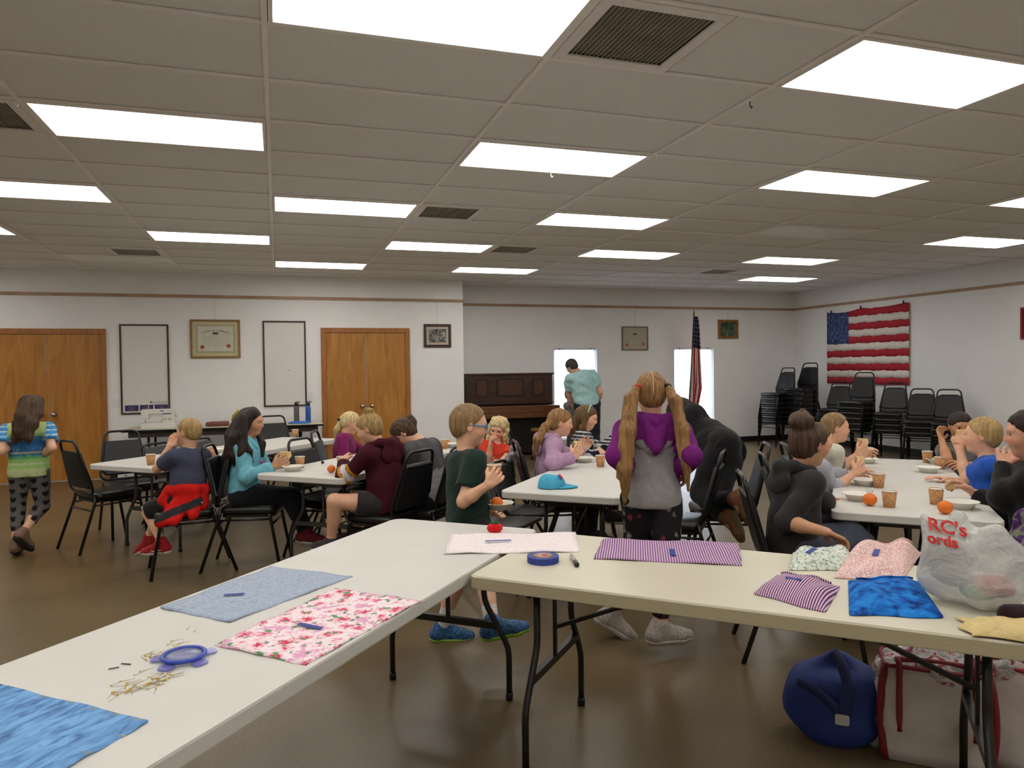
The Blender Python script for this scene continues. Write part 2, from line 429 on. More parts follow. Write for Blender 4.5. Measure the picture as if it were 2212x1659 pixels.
def fixture(c, r, on):
    x0, x1, y0, y1 = GX+c*CX, GX+(c+1)*CX, GY+r*CY, GY+(r+1)*CY
    if y0 < Y0 or x0 < X0: return
    if not fix_me:
        w, h = CX-0.03, CY-0.03; t = 0.018
        f = MB(); f.box((0, h/2-t/2, 0), (w, t, 0.02)); f.box((0, -h/2+t/2, 0), (w, t, 0.02)); f.box((-w/2+t/2, 0, 0), (t, h-2*t, 0.02)); f.box((w/2-t/2, 0, 0), (t, h-2*t, 0.02)); f.box((0, 0, 0.05), (w, h, 0.08))
        fix_me['f'] = f.mesh('frame', M_GRID)
        l = MB().box((0, 0, 0.004), (w-2*t, h-2*t, 0.006)); fix_me[True] = l.mesh('diffuser', M_LENS); fix_me[False] = l.mesh('diffuser', M_LENSOFF)
    t = thing('ceiling_light', lab.get((c, r), 'lit ceiling light panel outside the view'), 'ceiling light', ((x0+x1)/2, (y0+y1)/2, ZC), 0, 'two by four foot ceiling light panels')
    link('frame', fix_me['f'], t); link('diffuser', fix_me[on], t)
for c, r in LIT: fixture(c, r, True)
for c, r in OFF: fixture(c, r, False)
M_VENTD = mat('grille_dark', (146, 140, 126), 0.7, 0.15, 6); M_VENTL = mat('grille_light', (170, 165, 155), 0.7, 0.12, 8)
vlab = {(1,-1): 'large dark square return grille in a pale frame, top of the photo', (1,5): 'dark square vent at the end of a lit panel, mid ceiling', (2,8): 'faint grey ceiling vent beside the farther lit panel', (-2,2): 'dark vent cut by the left edge of the photo', (-2,10): 'grey ceiling vent above the left double door', (5,10): 'small far ceiling vent near the back wall'}
for (c, r), side in VENT.items():
    x0 = GX+(c+0.5*side)*CX; y0 = GY+r*CY; w = CX/2
    t = thing('ceiling_vent', vlab[(c, r)], 'vent', (x0+w/2, y0+CY/2, ZC), 0, 'square ceiling vents')
    f = MB(); b = 0.055; q = w-0.03
    for s in (-1, 1): f.box((0, s*(q/2-b/2), -0.002), (q, b, 0.012)); f.box((s*(q/2-b/2), 0, -0.002), (b, q-2*b, 0.012))
    f.build('frame', mat('vent_frame', (238, 234, 230), 0.5, 0.04), t, bevel=0.003)
    MB().box((0, 0, 0.012), (q-2*b, q-2*b, 0.006)).build('backing', M_VENTD if (c, r) in ((1,-1),(1,5),(-2,2)) else M_VENTL, t)
    g = MB(); n = 22
    for k in range(1, n): g.box((-(q/2-b)+(q-2*b)*k/n, 0, 0.004), (0.004, q-2*b, 0.008))
    o = g.build('grille', M_VENTD if (c, r) in ((1,-1),(1,5),(-2,2)) else M_VENTL, t); o['kind'] = 'stuff'
# small hooks hanging from the grid
for i, (px, py, l) in enumerate([(1620, 218, 'dark hook hanging from the ceiling grid below the right panel'), (1418, 330, 'white hook hanging at the corner of the centre light'), (32, 214, 'white hook hanging at the left end of a light'), (1190, 372, 'white hook under the centre light edge')]):
    p = PZ(px, py, ZC-0.004)
    hk = MB().tube([(p[0], p[1], ZC-0.004), (p[0], p[1], ZC-0.03), (p[0]+0.008, p[1], ZC-0.042), (p[0]+0.014, p[1], ZC-0.03)], 0.0028, 6)
    tag(hk.build('ceiling_hook', M_BLACK if i == 0 else M_GRID), l, 'hook', 'hooks on the ceiling grid')
# ------------------------------------------------------------------ folding tables
TD = math.atan2(0.645, 0.764)            # heading of the table rows (from +Y towards +X)
def heading(th): return np.array((math.sin(th), math.cos(th), 0.0))
M_TWHITE = mat('white_plastic', (206, 204, 198), 0.42, 0.025, 5, bump=0.12, bscale=220)
M_TCREAM = mat('cream_laminate', (204, 198, 178), 0.35, 0.03, 5, bump=0.05, bscale=200)
M_TCREAMEDGE = mat('cream_edge', (176, 166, 136), 0.5, 0.08, 30, stretch=(0.3, 1, 30))
M_STEEL = mat('black_table_steel', (20, 19, 18), 0.33, 0.1, 30)
M_GREYST = mat('grey_table_steel', (62, 60, 58), 0.4, 0.1, 30)
def folding_table(name, label, corner, th, L, Wd, mtop, medge, mleg, inset=0.2, h=0.74, thick=0.045, rad=0.05, group=None, boardlike=False, brace=True):
    """corner = near-left corner of the top seen along heading th; top runs L along th and Wd to its right."""
    d = heading(th); n = np.array((d[1], -d[0], 0.0))
    c = np.array((corner[0], corner[1], 0.0))+d*L/2+n*Wd/2
    t = thing(name, label, 'table', (c[0], c[1], 0), -th, group)
    top = MB().prism(rrect(Wd, L, rad), h-thick, h, bev=0.006).build('table_top', mtop, t)
    if boardlike:
        rim = MB().prism(rrect(Wd+0.006, L+0.006, rad), h-thick+0.004, h-0.006).build('edge_band', medge, top)
    un = MB()
    for sx in (-1, 1): un.bar((sx*(Wd/2-0.09), -L/2+0.12, h-thick-0.011), (sx*(Wd/2-0.09), L/2-0.12, h-thick-0.011), 0.022, 0.022)
    un.build('under_rail', mleg, t)
    zt = h-thick
    for e in (-1, 1):
        y = e*(L/2-inset); r = 0.0135
        for sx in (-1, 1):
            pts = [(sx*0.185, y, zt-0.002), (sx*0.185, y, 0.47), (sx*0.19, y, 0.44), (sx*0.205, y, 0.405), (sx*0.285, y, 0.27), (sx*0.30, y, 0.235), (sx*0.305, y, 0.20), (sx*0.305, y, 0.012)]
            lg = MB().tube(pts, r, 10).build('leg', mleg, t)
            MB().lathe([(0.015, 0.0), (0.017, 0.004), (0.017, 0.03), (0.0145, 0.034)], (sx*0.305, y, 0.0), 10).build('foot_cap', M_BLACK, lg)
        MB().bar((-0.25, y, 0.33), (0.25, y, 0.33), 0.024, 0.03).build('cross_bar', mleg, t)
        MB().bar((-0.185, y, 0.63), (0.185, y, 0.63), 0.016, 0.02).build('cross_bar', mleg, t)
        if brace:
            b = MB()
            b.bar((0, y, 0.635), (0, y-e*0.14, 0.60), 0.02, 0.012); b.bar((0, y, 0.45), (0, y-e*0.52, zt-0.02), 0.022, 0.014); b.bar((0, y, 0.33), (0, y, 0.635), 0.018, 0.012)
            b.build('brace', mleg, t)
    return t
folding_table('folding_table', 'long white folding table in the left foreground with cut fabric on it', (0.552-0.645*2.44+0.012, 3.70-0.764*2.44), TD, 2.44, 0.775, M_TWHITE, None, M_STEEL, 0.19, rad=0.055)
T2H = math.atan2(0.735, -0.678)
_d2 = heading(T2H); _n2 = np.array((_d2[1], -_d2[0], 0))
folding_table('folding_table', 'cream folding table in the right foreground with fabric pouches and tape', (1.165, 3.135), T2H, 1.83, 0.755, M_TCREAM, M_TCREAMEDGE, M_STEEL, 0.19, thick=0.05, rad=0.04, boardlike=True)
folding_table('folding_table', 'white folding table at far left, before the boy with the red jacket', (-1.51, 6.80), TD, 2.44, 0.76, M_TWHITE, None, M_GREYST, 0.3, group='white folding tables for eating')
folding_table('folding_table', 'white folding table between the blue hoodie girl and maroon hoodie girl', (-0.171, 5.652), TD, 2.44, 0.76, M_TWHITE, None, M_GREYST, 0.3, group='white folding tables for eating')
folding_table('folding_table', 'white folding table in the middle with a blue cap on it', (1.284, 4.273), TD, 2.44, 0.76, M_TWHITE, None, M_STEEL, 0.3, group='white folding tables for eating')
folding_table('folding_table', 'white folding table at right crowded with paper cups and bowls', (2.700, 3.055), math.radians(42.3), 2.40, 0.76, M_TWHITE, None, M_STEEL, 0.3, group='white folding tables for eating')
# table along the wall: laminate top, dark edge, dark apron
def wall_table():
    x0, x1, y0, y1, h = -1.93, 0.60, 10.50, 11.26, 0.74
    t = thing('wall_table', 'dark-edged laminate table against the wall with sewing machine and bottles', 'table', ((x0+x1)/2, (y0+y1)/2, 0))
    w, d = x1-x0, y1-y0
    tp = MB().box((0, 0, h-0.012), (w, d, 0.024)).build('table_top', mat('laminate_top', (196, 188, 170), 0.35, 0.06, 12), t)
    MB().prism(rrect(w+0.012, d+0.012, 0.015), h-0.026, h-0.003).build('edge_band', M_BLACK, tp)
    a = MB(); a.box((0, -d/2+0.05, h-0.065), (w-0.14, 0.02, 0.075)); a.box((0, d/2-0.05, h-0.065), (w-0.14, 0.02, 0.075)); a.box((-w/2+0.08, 0, h-0.065), (0.02, d-0.12, 0.075)); a.box((w/2-0.08, 0, h-0.065), (0.02, d-0.12, 0.075))
    a.build('apron', mat('dark_apron', (44, 36, 32), 0.5), t)
    for sx in (-1, 1):
        for sy in (-1, 1): MB().tube([(sx*(w/2-0.30), sy*(d/2-0.10), h-0.03), (sx*(w/2-0.30), sy*(d/2-0.10), 0.0)], 0.016, 8).build('leg', M_STEEL, t)
        MB().tube([(sx*(w/2-0.30), -(d/2-0.10), 0.14), (sx*(w/2-0.30), (d/2-0.10), 0.14)], 0.012, 8).build('stretcher', M_STEEL, t)
wall_table()

# ------------------------------------------------------------------ banquet chairs
M_VSEAT = mat('black_vinyl', (17, 17, 17), 0.33, 0.15, 30, bump=0.15, bscale=150)
M_VBACK = mat('black_vinyl_back', (15, 15, 18), 0.42, 0.15, 30, bump=0.1, bscale=150)
def smooth_path(P, n=4, closed=False):
    P = [np.array(p, float) for p in P]; out = []; m = len(P)
    for i in range(m if closed else m-1):
        p0 = P[i-1] if (closed or i > 0) else P[i]; p1 = P[i]; p2 = P[(i+1) % m]; p3 = P[(i+2) % m] if (closed or i+2 < m) else P[(i+1) % m]
        for k in range(n):
            t = k/n; out.append(0.5*((2*p1)+(-p0+p2)*t+(2*p0-5*p1+4*p2-p3)*t*t+(-p0+3*p1-3*p2+p3)*t**3))
    if not closed: out.append(P[-1])
    return out
def back_pt(u, v):
    """u across (-1..1), v up the back in metres from z=0.47 : returns point on the tilted back plane."""
    return np.array((u, -0.20-0.26*v, 0.455+v))
def make_chair():
    t = thing('banquet_chair', 'chair', 'chair')
    t.empty_display_size = 0.2
    o = []
    for a, b, r in ((0.205, 0.215, 0.05),):
        w0, w1 = 0.37, 0.42       # rear, front width
        pts = rrect(0.40, 0.41, 0.06)
        o = [(x*(1+0.10*(y/0.205)*0.5), y+0.01) for x, y in pts]
    MB().prism(o, 0.425, 0.480, bev=0.016).build('seat', M_VSEAT, t, smooth_all=True)
    MB().prism([(x*0.96, y*0.96) for x, y in o], 0.405, 0.425).build('seat_pan', M_BLACK, t)
    # hoop: closed rounded trapezoid
    hp = []
    wb_, wt, H, rr = 0.205, 0.150, 0.475, 0.06
    for (sx, v, a0) in ((1, 0.03, -90), (1, H, 0), (-1, H, 90), (-1, 0.03, 180)):
        for k in range(5):
            a = math.radians(a0+90*k/4)
            half = wb_ if v < 0.1 else wt
            cu = sx*(half-rr); cv = v+rr if v < 0.1 else v-rr
            hp.append(back_pt(cu+rr*math.cos(a), cv+rr*math.sin(a)))
    MB().tube(hp, 0.0115, 8, closed=True).build('back_frame', M_BLACK, t)
    pad = MB()
    def T(p):
        q = back_pt(p[0], p[1]); nrm = np.array((0, 1, 0.26))/math.hypot(1, 0.26); return q+nrm*p[2]
    vb, vt = 0.075, 0.385
    hw = lambda v: wb_+(wt-wb_)*v/H-0.006
    ol = [(-hw(vb)+0.03, vb-0.005), (hw(vb)-0.03, vb-0.005), (hw(vb), vb+0.03), (hw((vb+vt)/2), (vb+vt)/2), (hw(vt), vt-0.008), (hw(vt)-0.006, vt), (-hw(vt)+0.006, vt), (-hw(vt), vt-0.008), (-hw((vb+vt)/2), (vb+vt)/2), (-hw(vb), vb+0.03)]
    pad.prism(ol, -0.016, 0.022, bev=0.012, T=T)
    pad.build('backrest', M_VBACK, t, smooth_all=False)
    for sx in (-1, 1):
        MB().tube([(sx*0.185, -0.185, 0.475), (sx*0.188, -0.20, 0.40), (sx*0.205, -0.335, 0.0)], 0.0125, 8).build('leg', M_BLACK, t)
        MB().tube([(sx*0.190, 0.165, 0.43), (sx*0.192, 0.175, 0.40), (sx*0.205, 0.245, 0.0)], 0.0125, 8).build('leg', M_BLACK, t)
        MB().tube([(sx*0.189, -0.205, 0.385), (sx*0.192, 0.177, 0.385)], 0.008, 6).build('side_rail', M_BLACK, t)
    MB().tube([(-0.19, 0.185, 0.345), (0.19, 0.185, 0.345)], 0.008, 6).build('stretcher', M_BLACK, t)
    MB().tube([(-0.19, -0.222, 0.345), (0.19, -0.222, 0.345)], 0.008, 6).build('stretcher', M_BLACK, t)
    return t
CHAIR = make_chair(); _used = [False]
def chair(x, y, th_deg, label, group, z=0.0):
    rz = -math.radians(th_deg)
    if not _used[0]:
        _used[0] = True; c = CHAIR; c.location = (x, y, z); c.rotation_euler = (0, 0, rz); c['label'] = label; c['group'] = group
        return c
    return copy_tree(CHAIR, None, (x, y, z), rz, label, group)
TDD = math.degrees(TD)
G1 = 'chairs around the tables'
def chair_back(px, py, th_deg, label, ztop=0.93):
    """place by the middle of the top of the backrest hoop."""
    p = PZ(px, py, ztop); h = heading(math.radians(th_deg)); c = p+h*0.325
    return chair(c[0], c[1], th_deg, label, G1)
SEATPOS = {}
chair(-1.69+0.81*0.335, 6.91+0.58*0.335, 54, 'empty black chair at the end of the far left table, beside the walking girl', G1)
chair_back(262, 931, 158, 'black chair behind the far left table, in front of the left door casing')
chair_back(588, 909, 165, 'black chair in front of the wall table, right of the dark haired girl', 0.87)
chair_back(646, 948, 130, 'empty black chair between the two white tables, behind the girl with the sandwich')
def chair_at(key, x, y, th, label):
    SEATPOS[key] = (x, y, th); chair(x, y, th, label, G1)
def side(corner, th, s, off, L=2.44, Wd=0.76, right=False):
    d = heading(th); n = np.array((d[1], -d[0], 0)); p = np.array((*corner, 0.0))+d*s+(n*(Wd+off) if right else -n*off)
    return p
# metal folding chairs
M_FOLDP = mat('folding_panel', (58, 56, 56), 0.45, 0.1, 20)
def make_folding():
    t = thing('folding_chair', 'x', 'chair')
    hoop = [(sx*0.20, y, z) for sx, y, z in ((-1, 0.20, 0.012), (-1, -0.12, 0.52), (-1, -0.20, 0.68))]+[(-0.17, -0.225, 0.755), (-0.13, -0.235, 0.78), (0.13, -0.235, 0.78), (0.17, -0.225, 0.755)]+[(0.20, y, z) for y, z in ((-0.20, 0.68), (-0.12, 0.52), (0.20, 0.012))]
    MB().tube(smooth_path(hoop, 3), 0.0125, 8).build('front_frame', M_BLACK, t)
    for sx in (-1, 1): MB().tube([(sx*0.18, -0.26, 0.012), (sx*0.18, 0.02, 0.40), (sx*0.18, 0.06, 0.44)], 0.0115, 8).build('leg', M_BLACK, t)
    MB().prism(rrect(0.37, 0.38, 0.05), 0.425, 0.447, bev=0.008, T=lambda p: np.array((p[0], p[1]+0.03, p[2]+0.06*(p[1])))).build('seat', M_FOLDP, t)
    MB().prism(rrect(0.375, 0.20, 0.03), -0.008, 0.010, bev=0.004, T=lambda p: np.array((p[0], -0.185-0.28*p[1]+p[2]-0.03*(1-(p[0]/0.19)**2), 0.655+p[1]))).build('backrest', M_FOLDP, t)
    for y, z in ((0.115, 0.147), (-0.2, 0.10)): MB().tube([(-0.19, y, z), (0.19, y, z)], 0.008, 6).build('cross_bar', M_BLACK, t)
    return t
FOLD = make_folding(); _uf = [False]
def fchair(x, y, th, label):
    if not _uf[0]: _uf[0] = True; FOLD.location = (x, y, 0); FOLD.rotation_euler = (0, 0, -math.radians(th)); FOLD['label'] = label; FOLD['group'] = 'metal folding chairs'; return
    copy_tree(FOLD, None, (x, y, 0), -math.radians(th), label, 'metal folding chairs')
C3, C4, C5, C6 = (-1.51, 6.80), (-0.171, 5.652), (1.284, 4.273), (2.700, 3.055); T6H = math.radians(42.3)
q = side(C3, TD, 1.16, 0.27); fchair(q[0], q[1], TDD+88, 'dark metal folding chair behind the boy in navy, across the far left table')
q = side(C3, TD, 1.62, 0.25); fchair(q[0], q[1], TDD+92, 'dark metal folding chair between the far left table and the wall table')
q = side(C4, TD, 1.12, 0.16); fchair(q[0], q[1], TDD+80, 'dark metal folding chair leaning near the cherry on the table')
q = side(C5, TD, 0.50, 0.18); fchair(q[0], q[1], TDD+94, 'dark metal folding chair at the left end of the table with the blue cap')
q = side(C5, TD, 0.95, 0.20); fchair(q[0], q[1], TDD+90, 'dark metal folding chair just left of the girl in lavender')
def under(px, D, th, label, back=0.06):
    """banquet chair under a seated person whose pelvis is at column px, depth D."""
    p = PDZ(px, D, 0.5); h = heading(math.radians(th)); chair(p[0]+h[0]*back, p[1]+h[1]*back, th, label, G1)
under(418, 5.52, -100, 'black chair under the boy with the red jacket'); under(528, 5.62, 102, 'black chair under the girl in the light blue hoodie')
under(742, 6.75, 105, 'black chair under the small girl in magenta'); under(848, 5.20, -42, 'black chair under the girl in the maroon hoodie')
under(930, 5.42, -48, 'black chair under the girl in grey hunched over the table'); under(1056, 6.3, 205, 'black chair under the small girl in coral')
under(1186, 5.65, 100, 'black chair under the girl in lavender'); under(1252, 6.35, 112, 'black chair under the girl in navy stripes')
under(1556, 5.28, -62, 'black chair on which the adult in black kneels', 0.0)
under(1712, 3.80, 118, 'black chair under the girl in the dark grey hoodie'); under(1778, 5.15, 118, 'black chair under the boy in the white T-shirt'); under(1742, 4.55, 120, 'black chair under the child in pale grey')
under(2096, 5.30, -100, 'black chair under the dark haired boy'); under(2142, 4.35, -50, 'black chair under the boy in bright blue'); under(2250, 3.55, -62, 'black chair under the woman in black')
q = side(C5, TD, 0.85, 0.16, right=True); chair(q[0], q[1], TDD-90, 'empty black chair right of the middle table, behind the pigtailed girl', G1)
# stacks by the right wall
STK = [(1704, 794, 9.02, -100, 'leftmost stack'), (1752, 787, 9.32, -104, 'second stack'), (1818, 826, 9.35, -114, 'third stack'), (1868, 801, 9.10, -112, 'tall middle stack'),
       (1934, 829, 9.36, -122, 'fifth stack'), (1993, 840, 9.36, -128, 'sixth stack'), (2050, 842, 9.36, -130, 'rightmost stack')]
ORD = ['lowest', 'second', 'third', 'fourth', 'fifth', 'sixth', 'seventh', 'eighth', 'ninth', 'tenth']
for px, py, X, th, nm in STK:
    p = PX(px, py, X); h = heading(math.radians(th)); c = p+h*0.325; n = max(2, int(round((p[2]-0.93)/0.083))+1)
    for k in range(n):
        chair(c[0], c[1], th+random.Random(k*7+px).uniform(-1.2, 1.2), 'black stacking chair, %s in the %s by the right wall' % ('topmost' if k == n-1 else ORD[k]+' from the floor', nm), 'stacked chairs by the right wall', z=k*0.083)
# ------------------------------------------------------------------ wall things
M_DKWOOD = wood_mat('dark_frame', (44, 24, 20), (58, 34, 28), (70, 42, 34), 0.45, 4, (3, 3, 3))
M_GOLDW = wood_mat('oak_frame', (120, 84, 40), (140, 100, 52), (156, 116, 64), 0.4, 4, (3, 3, 3))
def framed(name, label, cat, x0, x1, z0, z1, Y, fw_, mf, layers, depth=0.025, axis='Y'):
    """picture on a wall facing -Y (axis Y) or -X (axis X, x is then world Y)."""
    cx, cz = (x0+x1)/2, (z0+z1)/2; w, h = x1-x0, z1-z0
    t = thing(name, label, cat, (cx, Y, cz) if axis == 'Y' else (Y, cx, cz), 0 if axis == 'Y' else -math.pi/2)
    f = MB()
    for s in (-1, 1):
        f.box((s*(w/2-fw_/2), -depth/2, 0), (fw_, depth, h)); f.box((0, -depth/2, s*(h/2-fw_/2)), (w-2*fw_, depth, fw_))
    f.build('frame', mf, t, bevel=0.003)
    y = -depth*0.35
    for nm, ins, m in layers:
        MB().box((0, y, 0), (w-2*ins, 0.004, h-2*ins)).build(nm, m, t); y -= 0.0022
    return t, w, h, y
M_WBOARD = mat('whiteboard_surface', (226, 222, 216), 0.3, 0.05, 60)
M_SPECK = mat('whiteboard_stained', (222, 220, 214), 0.4, 0.1, 90, rgb2=(228, 224, 220))
t, w, h, y = framed('whiteboard', 'tall whiteboard with three purple stickers at its foot, behind the sewing machine', 'whiteboard', -2.10, -1.47, 0.90, 2.172, YW, 0.022, M_DKWOOD, [('board', 0.01, M_WBOARD)])
M_PURP = mat('purple_sticker', (44, 38, 110), 0.4, 0.1, 20); M_GOLDP = mat('gold_print', (150, 120, 90), 0.5)
for i in range(3):
    cx = -w/2+0.135+i*0.19
    s = MB().box((cx, y-0.002, -h/2+0.085), (0.172, 0.002, 0.085)).build('sticker', M_PURP, t)
    pr = MB()
    for k in range(7):
        a = math.radians(150-20*k); pr.box((cx+0.06*math.cos(a), y-0.004, -h/2+0.055+0.055*math.sin(a)), (0.011, 0.001, 0.010))
    pr.box((cx, y-0.004, -h/2+0.06), (0.09, 0.001, 0.008)); pr.box((cx, y-0.004, -h/2+0.085), (0.04, 0.001, 0.012)); pr.build('sticker_print', M_GOLDP, s)
lg = MB().box((0.07, y-0.001, -h/2+0.165), (0.024, 0.002, 0.024)).build('printed_logo', mat('green_print', (40, 96, 84), 0.5), t)
ln = MB()
for k in range(14): ln.box((0.10+k*0.0135, y-0.001, -h/2+0.165), (0.009, 0.0015, 0.010))
for k in range(16): ln.box((0.09+k*0.0135, y-0.001, -h/2+0.140), (0.009, 0.0015, 0.007))
ln.build('printed_lines', mat('grey_print', (130, 132, 134), 0.5), t)
t, w, h, y = framed('whiteboard', 'tall plain whiteboard with marker smudges, left of the middle double door', 'whiteboard', -0.194, 0.419, 0.955, 2.234, YW, 0.022, M_DKWOOD, [('board', 0.01, M_SPECK)])
sp = MB(); rg = random.Random(4)
for k in range(40): sp.box((rg.uniform(-.25, .26), y-0.001, rg.uniform(-.55, .5)), (rg.uniform(.004, .010), 0.001, rg.uniform(.003, .007)), mi=0)
sp.box((0.06, y-0.001, -0.1), (0.04, 0.001, 0.006)).build('marker_smudges', mat('smudge', (146, 130, 120), 0.6), t)
M_MAT = mat('cream_mount', (196, 186, 146), 0.7, 0.04); M_PAPER = mat('aged_paper', (206, 204, 186), 0.75, 0.05, 14); M_INK = mat('dark_ink', (70, 70, 76), 0.7); M_SEAL = mat('red_seal', (160, 78, 40), 0.5, 0.15, 60)
M_PRINT = mat('brown_print', (140, 124, 104), 0.7)
def certificate(t, w, h, y, ins, title, seals=True):
    iw, ih = w-2*ins, h-2*ins
    if title:
        mbm = MB(); R = iw*0.95; n = len(title)
        for i, ch in enumerate(title):
            if ch == ' ': continue
            a = (i-(n-1)/2)*(iw*0.80/n)/R; me = text_mesh(ch, ih*0.105)
            vs = [v.co for v in me.vertices]; ca, sa = math.cos(-a), math.sin(-a)
            cx, cz = R*math.sin(a), ih*0.33-R*(1-math.cos(a))
            mbm.add([(cx+v.x*ca-v.y*sa, y-0.002-v.z*0.3, cz+v.x*sa+v.y*ca) for v in vs], [tuple(p.vertices) for p in me.polygons])
            bpy.data.meshes.remove(me)
        mbm.build('printed_title', M_PRINT, t)
    MB().prism(rrect(iw*0.17, ih*0.08, ih*0.03), -0.001, 0.001, T=lambda p: np.array((p[0], y-0.002+p[2], ih*0.22+p[1]))).build('printed_emblem', M_INK, t)
    l = MB(); rg = random.Random(2)
    for k in range(11):
        z = ih*(0.16-0.045*k); x = -iw*0.36
        while x < iw*0.36:
            ww = rg.uniform(0.02, 0.05)*iw/0.45; l.box((x+ww/2, y-0.0015, z), (ww, 0.001, ih*0.009)); x += ww+0.012*iw/0.45
    l.build('printed_lines', mat('faint_ink', (178, 174, 160), 0.8), t)
    if seals:
        for sx, zz in ((-0.37, -0.33), (0.37, -0.29)):
            MB().prism([(0.05*ih*1.6*math.cos(a*math.pi/10)*(1 if a % 2 else .92), 0.05*ih*1.6*math.sin(a*math.pi/10)*(1 if a % 2 else .92)) for a in range(20)], -0.001, 0.001, T=lambda p: np.array((sx*iw+p[0], y-0.003+p[2], zz*ih+p[1]))).build('seal', M_SEAL, t)
t, w, h, y = framed('framed_certificate', 'oak framed charter with arched title and two red seals, between the whiteboards', 'picture', -1.187, -0.508, 1.685, 2.246, YW, 0.028, M_GOLDW, [('mount', 0.02, M_MAT), ('border', 0.085, M_INK), ('paper', 0.090, M_PAPER), ('border', 0.098, mat('pale_line', (150, 148, 136), 0.8)), ('paper', 0.101, M_PAPER)])
certificate(t, w, h, y, 0.10, 'PATRONS OF HUSBANDRY')
def photo_mat(name, stops, scale=14):
    m = bpy.data.materials.new(name); m.use_nodes = True; nt = m.node_tree; b = nt.nodes['Principled BSDF']; b.inputs['Roughness'].default_value = 0.3
    tc = N(nt, 'ShaderNodeTexCoord'); n1 = N(nt, 'ShaderNodeTexNoise', i_Scale=scale, i_Detail=5.0, i_Distortion=1.0); rp = N(nt, 'ShaderNodeValToRGB'); ramp_stops(rp, stops)
    nt.links.new(tc.outputs['Object'], n1.inputs['Vector']); nt.links.new(n1.outputs['Fac'], rp.inputs[0]); nt.links.new(rp.outputs[0], b.inputs['Base Color']); return m
t, w, h, y = framed('framed_photo', 'small dark framed black and white photo right of the double door', 'picture', 2.224, 2.663, 1.834, 2.203, YW, 0.04, M_DKWOOD, [('mount', 0.03, mat('photo_mount', (190, 178, 160), 0.7)), ('photo', 0.078, photo_mat('bw_photo', [(0.35, (40, 40, 40)), (0.5, (110, 108, 104)), (0.65, (170, 168, 160))]))])
t, w, h, y = framed('framed_certificate', 'pale framed certificate on the back wall between the windows', 'picture', 6.015, 6.55, 1.785, 2.225, YB, 0.022, mat('grey_oak', (120, 108, 88), 0.5, 0.1, 6), [('paper', 0.015, mat('dull_paper', (178, 170, 150), 0.7, 0.05, 10))])
certificate(t, w, h, y, 0.04, '')
t, w, h, y = framed('framed_picture', 'small green landscape picture in a brown frame near the room corner', 'picture', 8.05, 8.5, 2.0, 2.365, YB, 0.05, M_GOLDW, [('picture', 0.04, photo_mat('green_landscape', [(0.3, (24, 48, 30)), (0.5, (54, 86, 60)), (0.66, (130, 120, 110))], 9))])
t, w, h, y = framed('framed_picture', 'red edged hanging at the right border of the photo, on the right wall', 'picture', 6.75, 7.44, 1.80, 2.24, X1, 0.03, mat('red_frame', (150, 40, 48), 0.5), [('picture', 0.02, mat('red_picture', (120, 40, 50), 0.5, 0.2))], axis='X')
# hanging wires for pictures
M_WIRE = mat('wire', (150, 146, 140), 0.4)
for x, z, l, Yw in ((-0.85, 2.246, 'thin wire holding the oak framed charter', YW), (2.44, 2.203, 'thin wire holding the black and white photo', YW), (6.28, 2.225, 'thin wire holding the pale certificate', YB), (8.27, 2.365, 'thin wire holding the landscape picture', YB)):
    tag(MB().tube([(x, Yw-0.010, z-0.02), (x, Yw-0.026, RZ+0.03)], 0.0016, 5).build('picture_wire', M_WIRE), l, 'wire', 'picture wires')
def switch(x, z, l):
    t = thing('light_switch', l, 'switch', (x, YW, z))
    MB().box((0, -0.004, 0), (0.078, 0.008, 0.118)).build('plate', M_VINYL, t, bevel=0.003); MB().box((0, -0.010, 0), (0.010, 0.014, 0.024)).build('toggle', M_VINYL, t)
switch(-2.165, 1.06, 'white light switch between left door and whiteboard'); switch(0.482, 1.09, 'white light switch left of the middle double door')
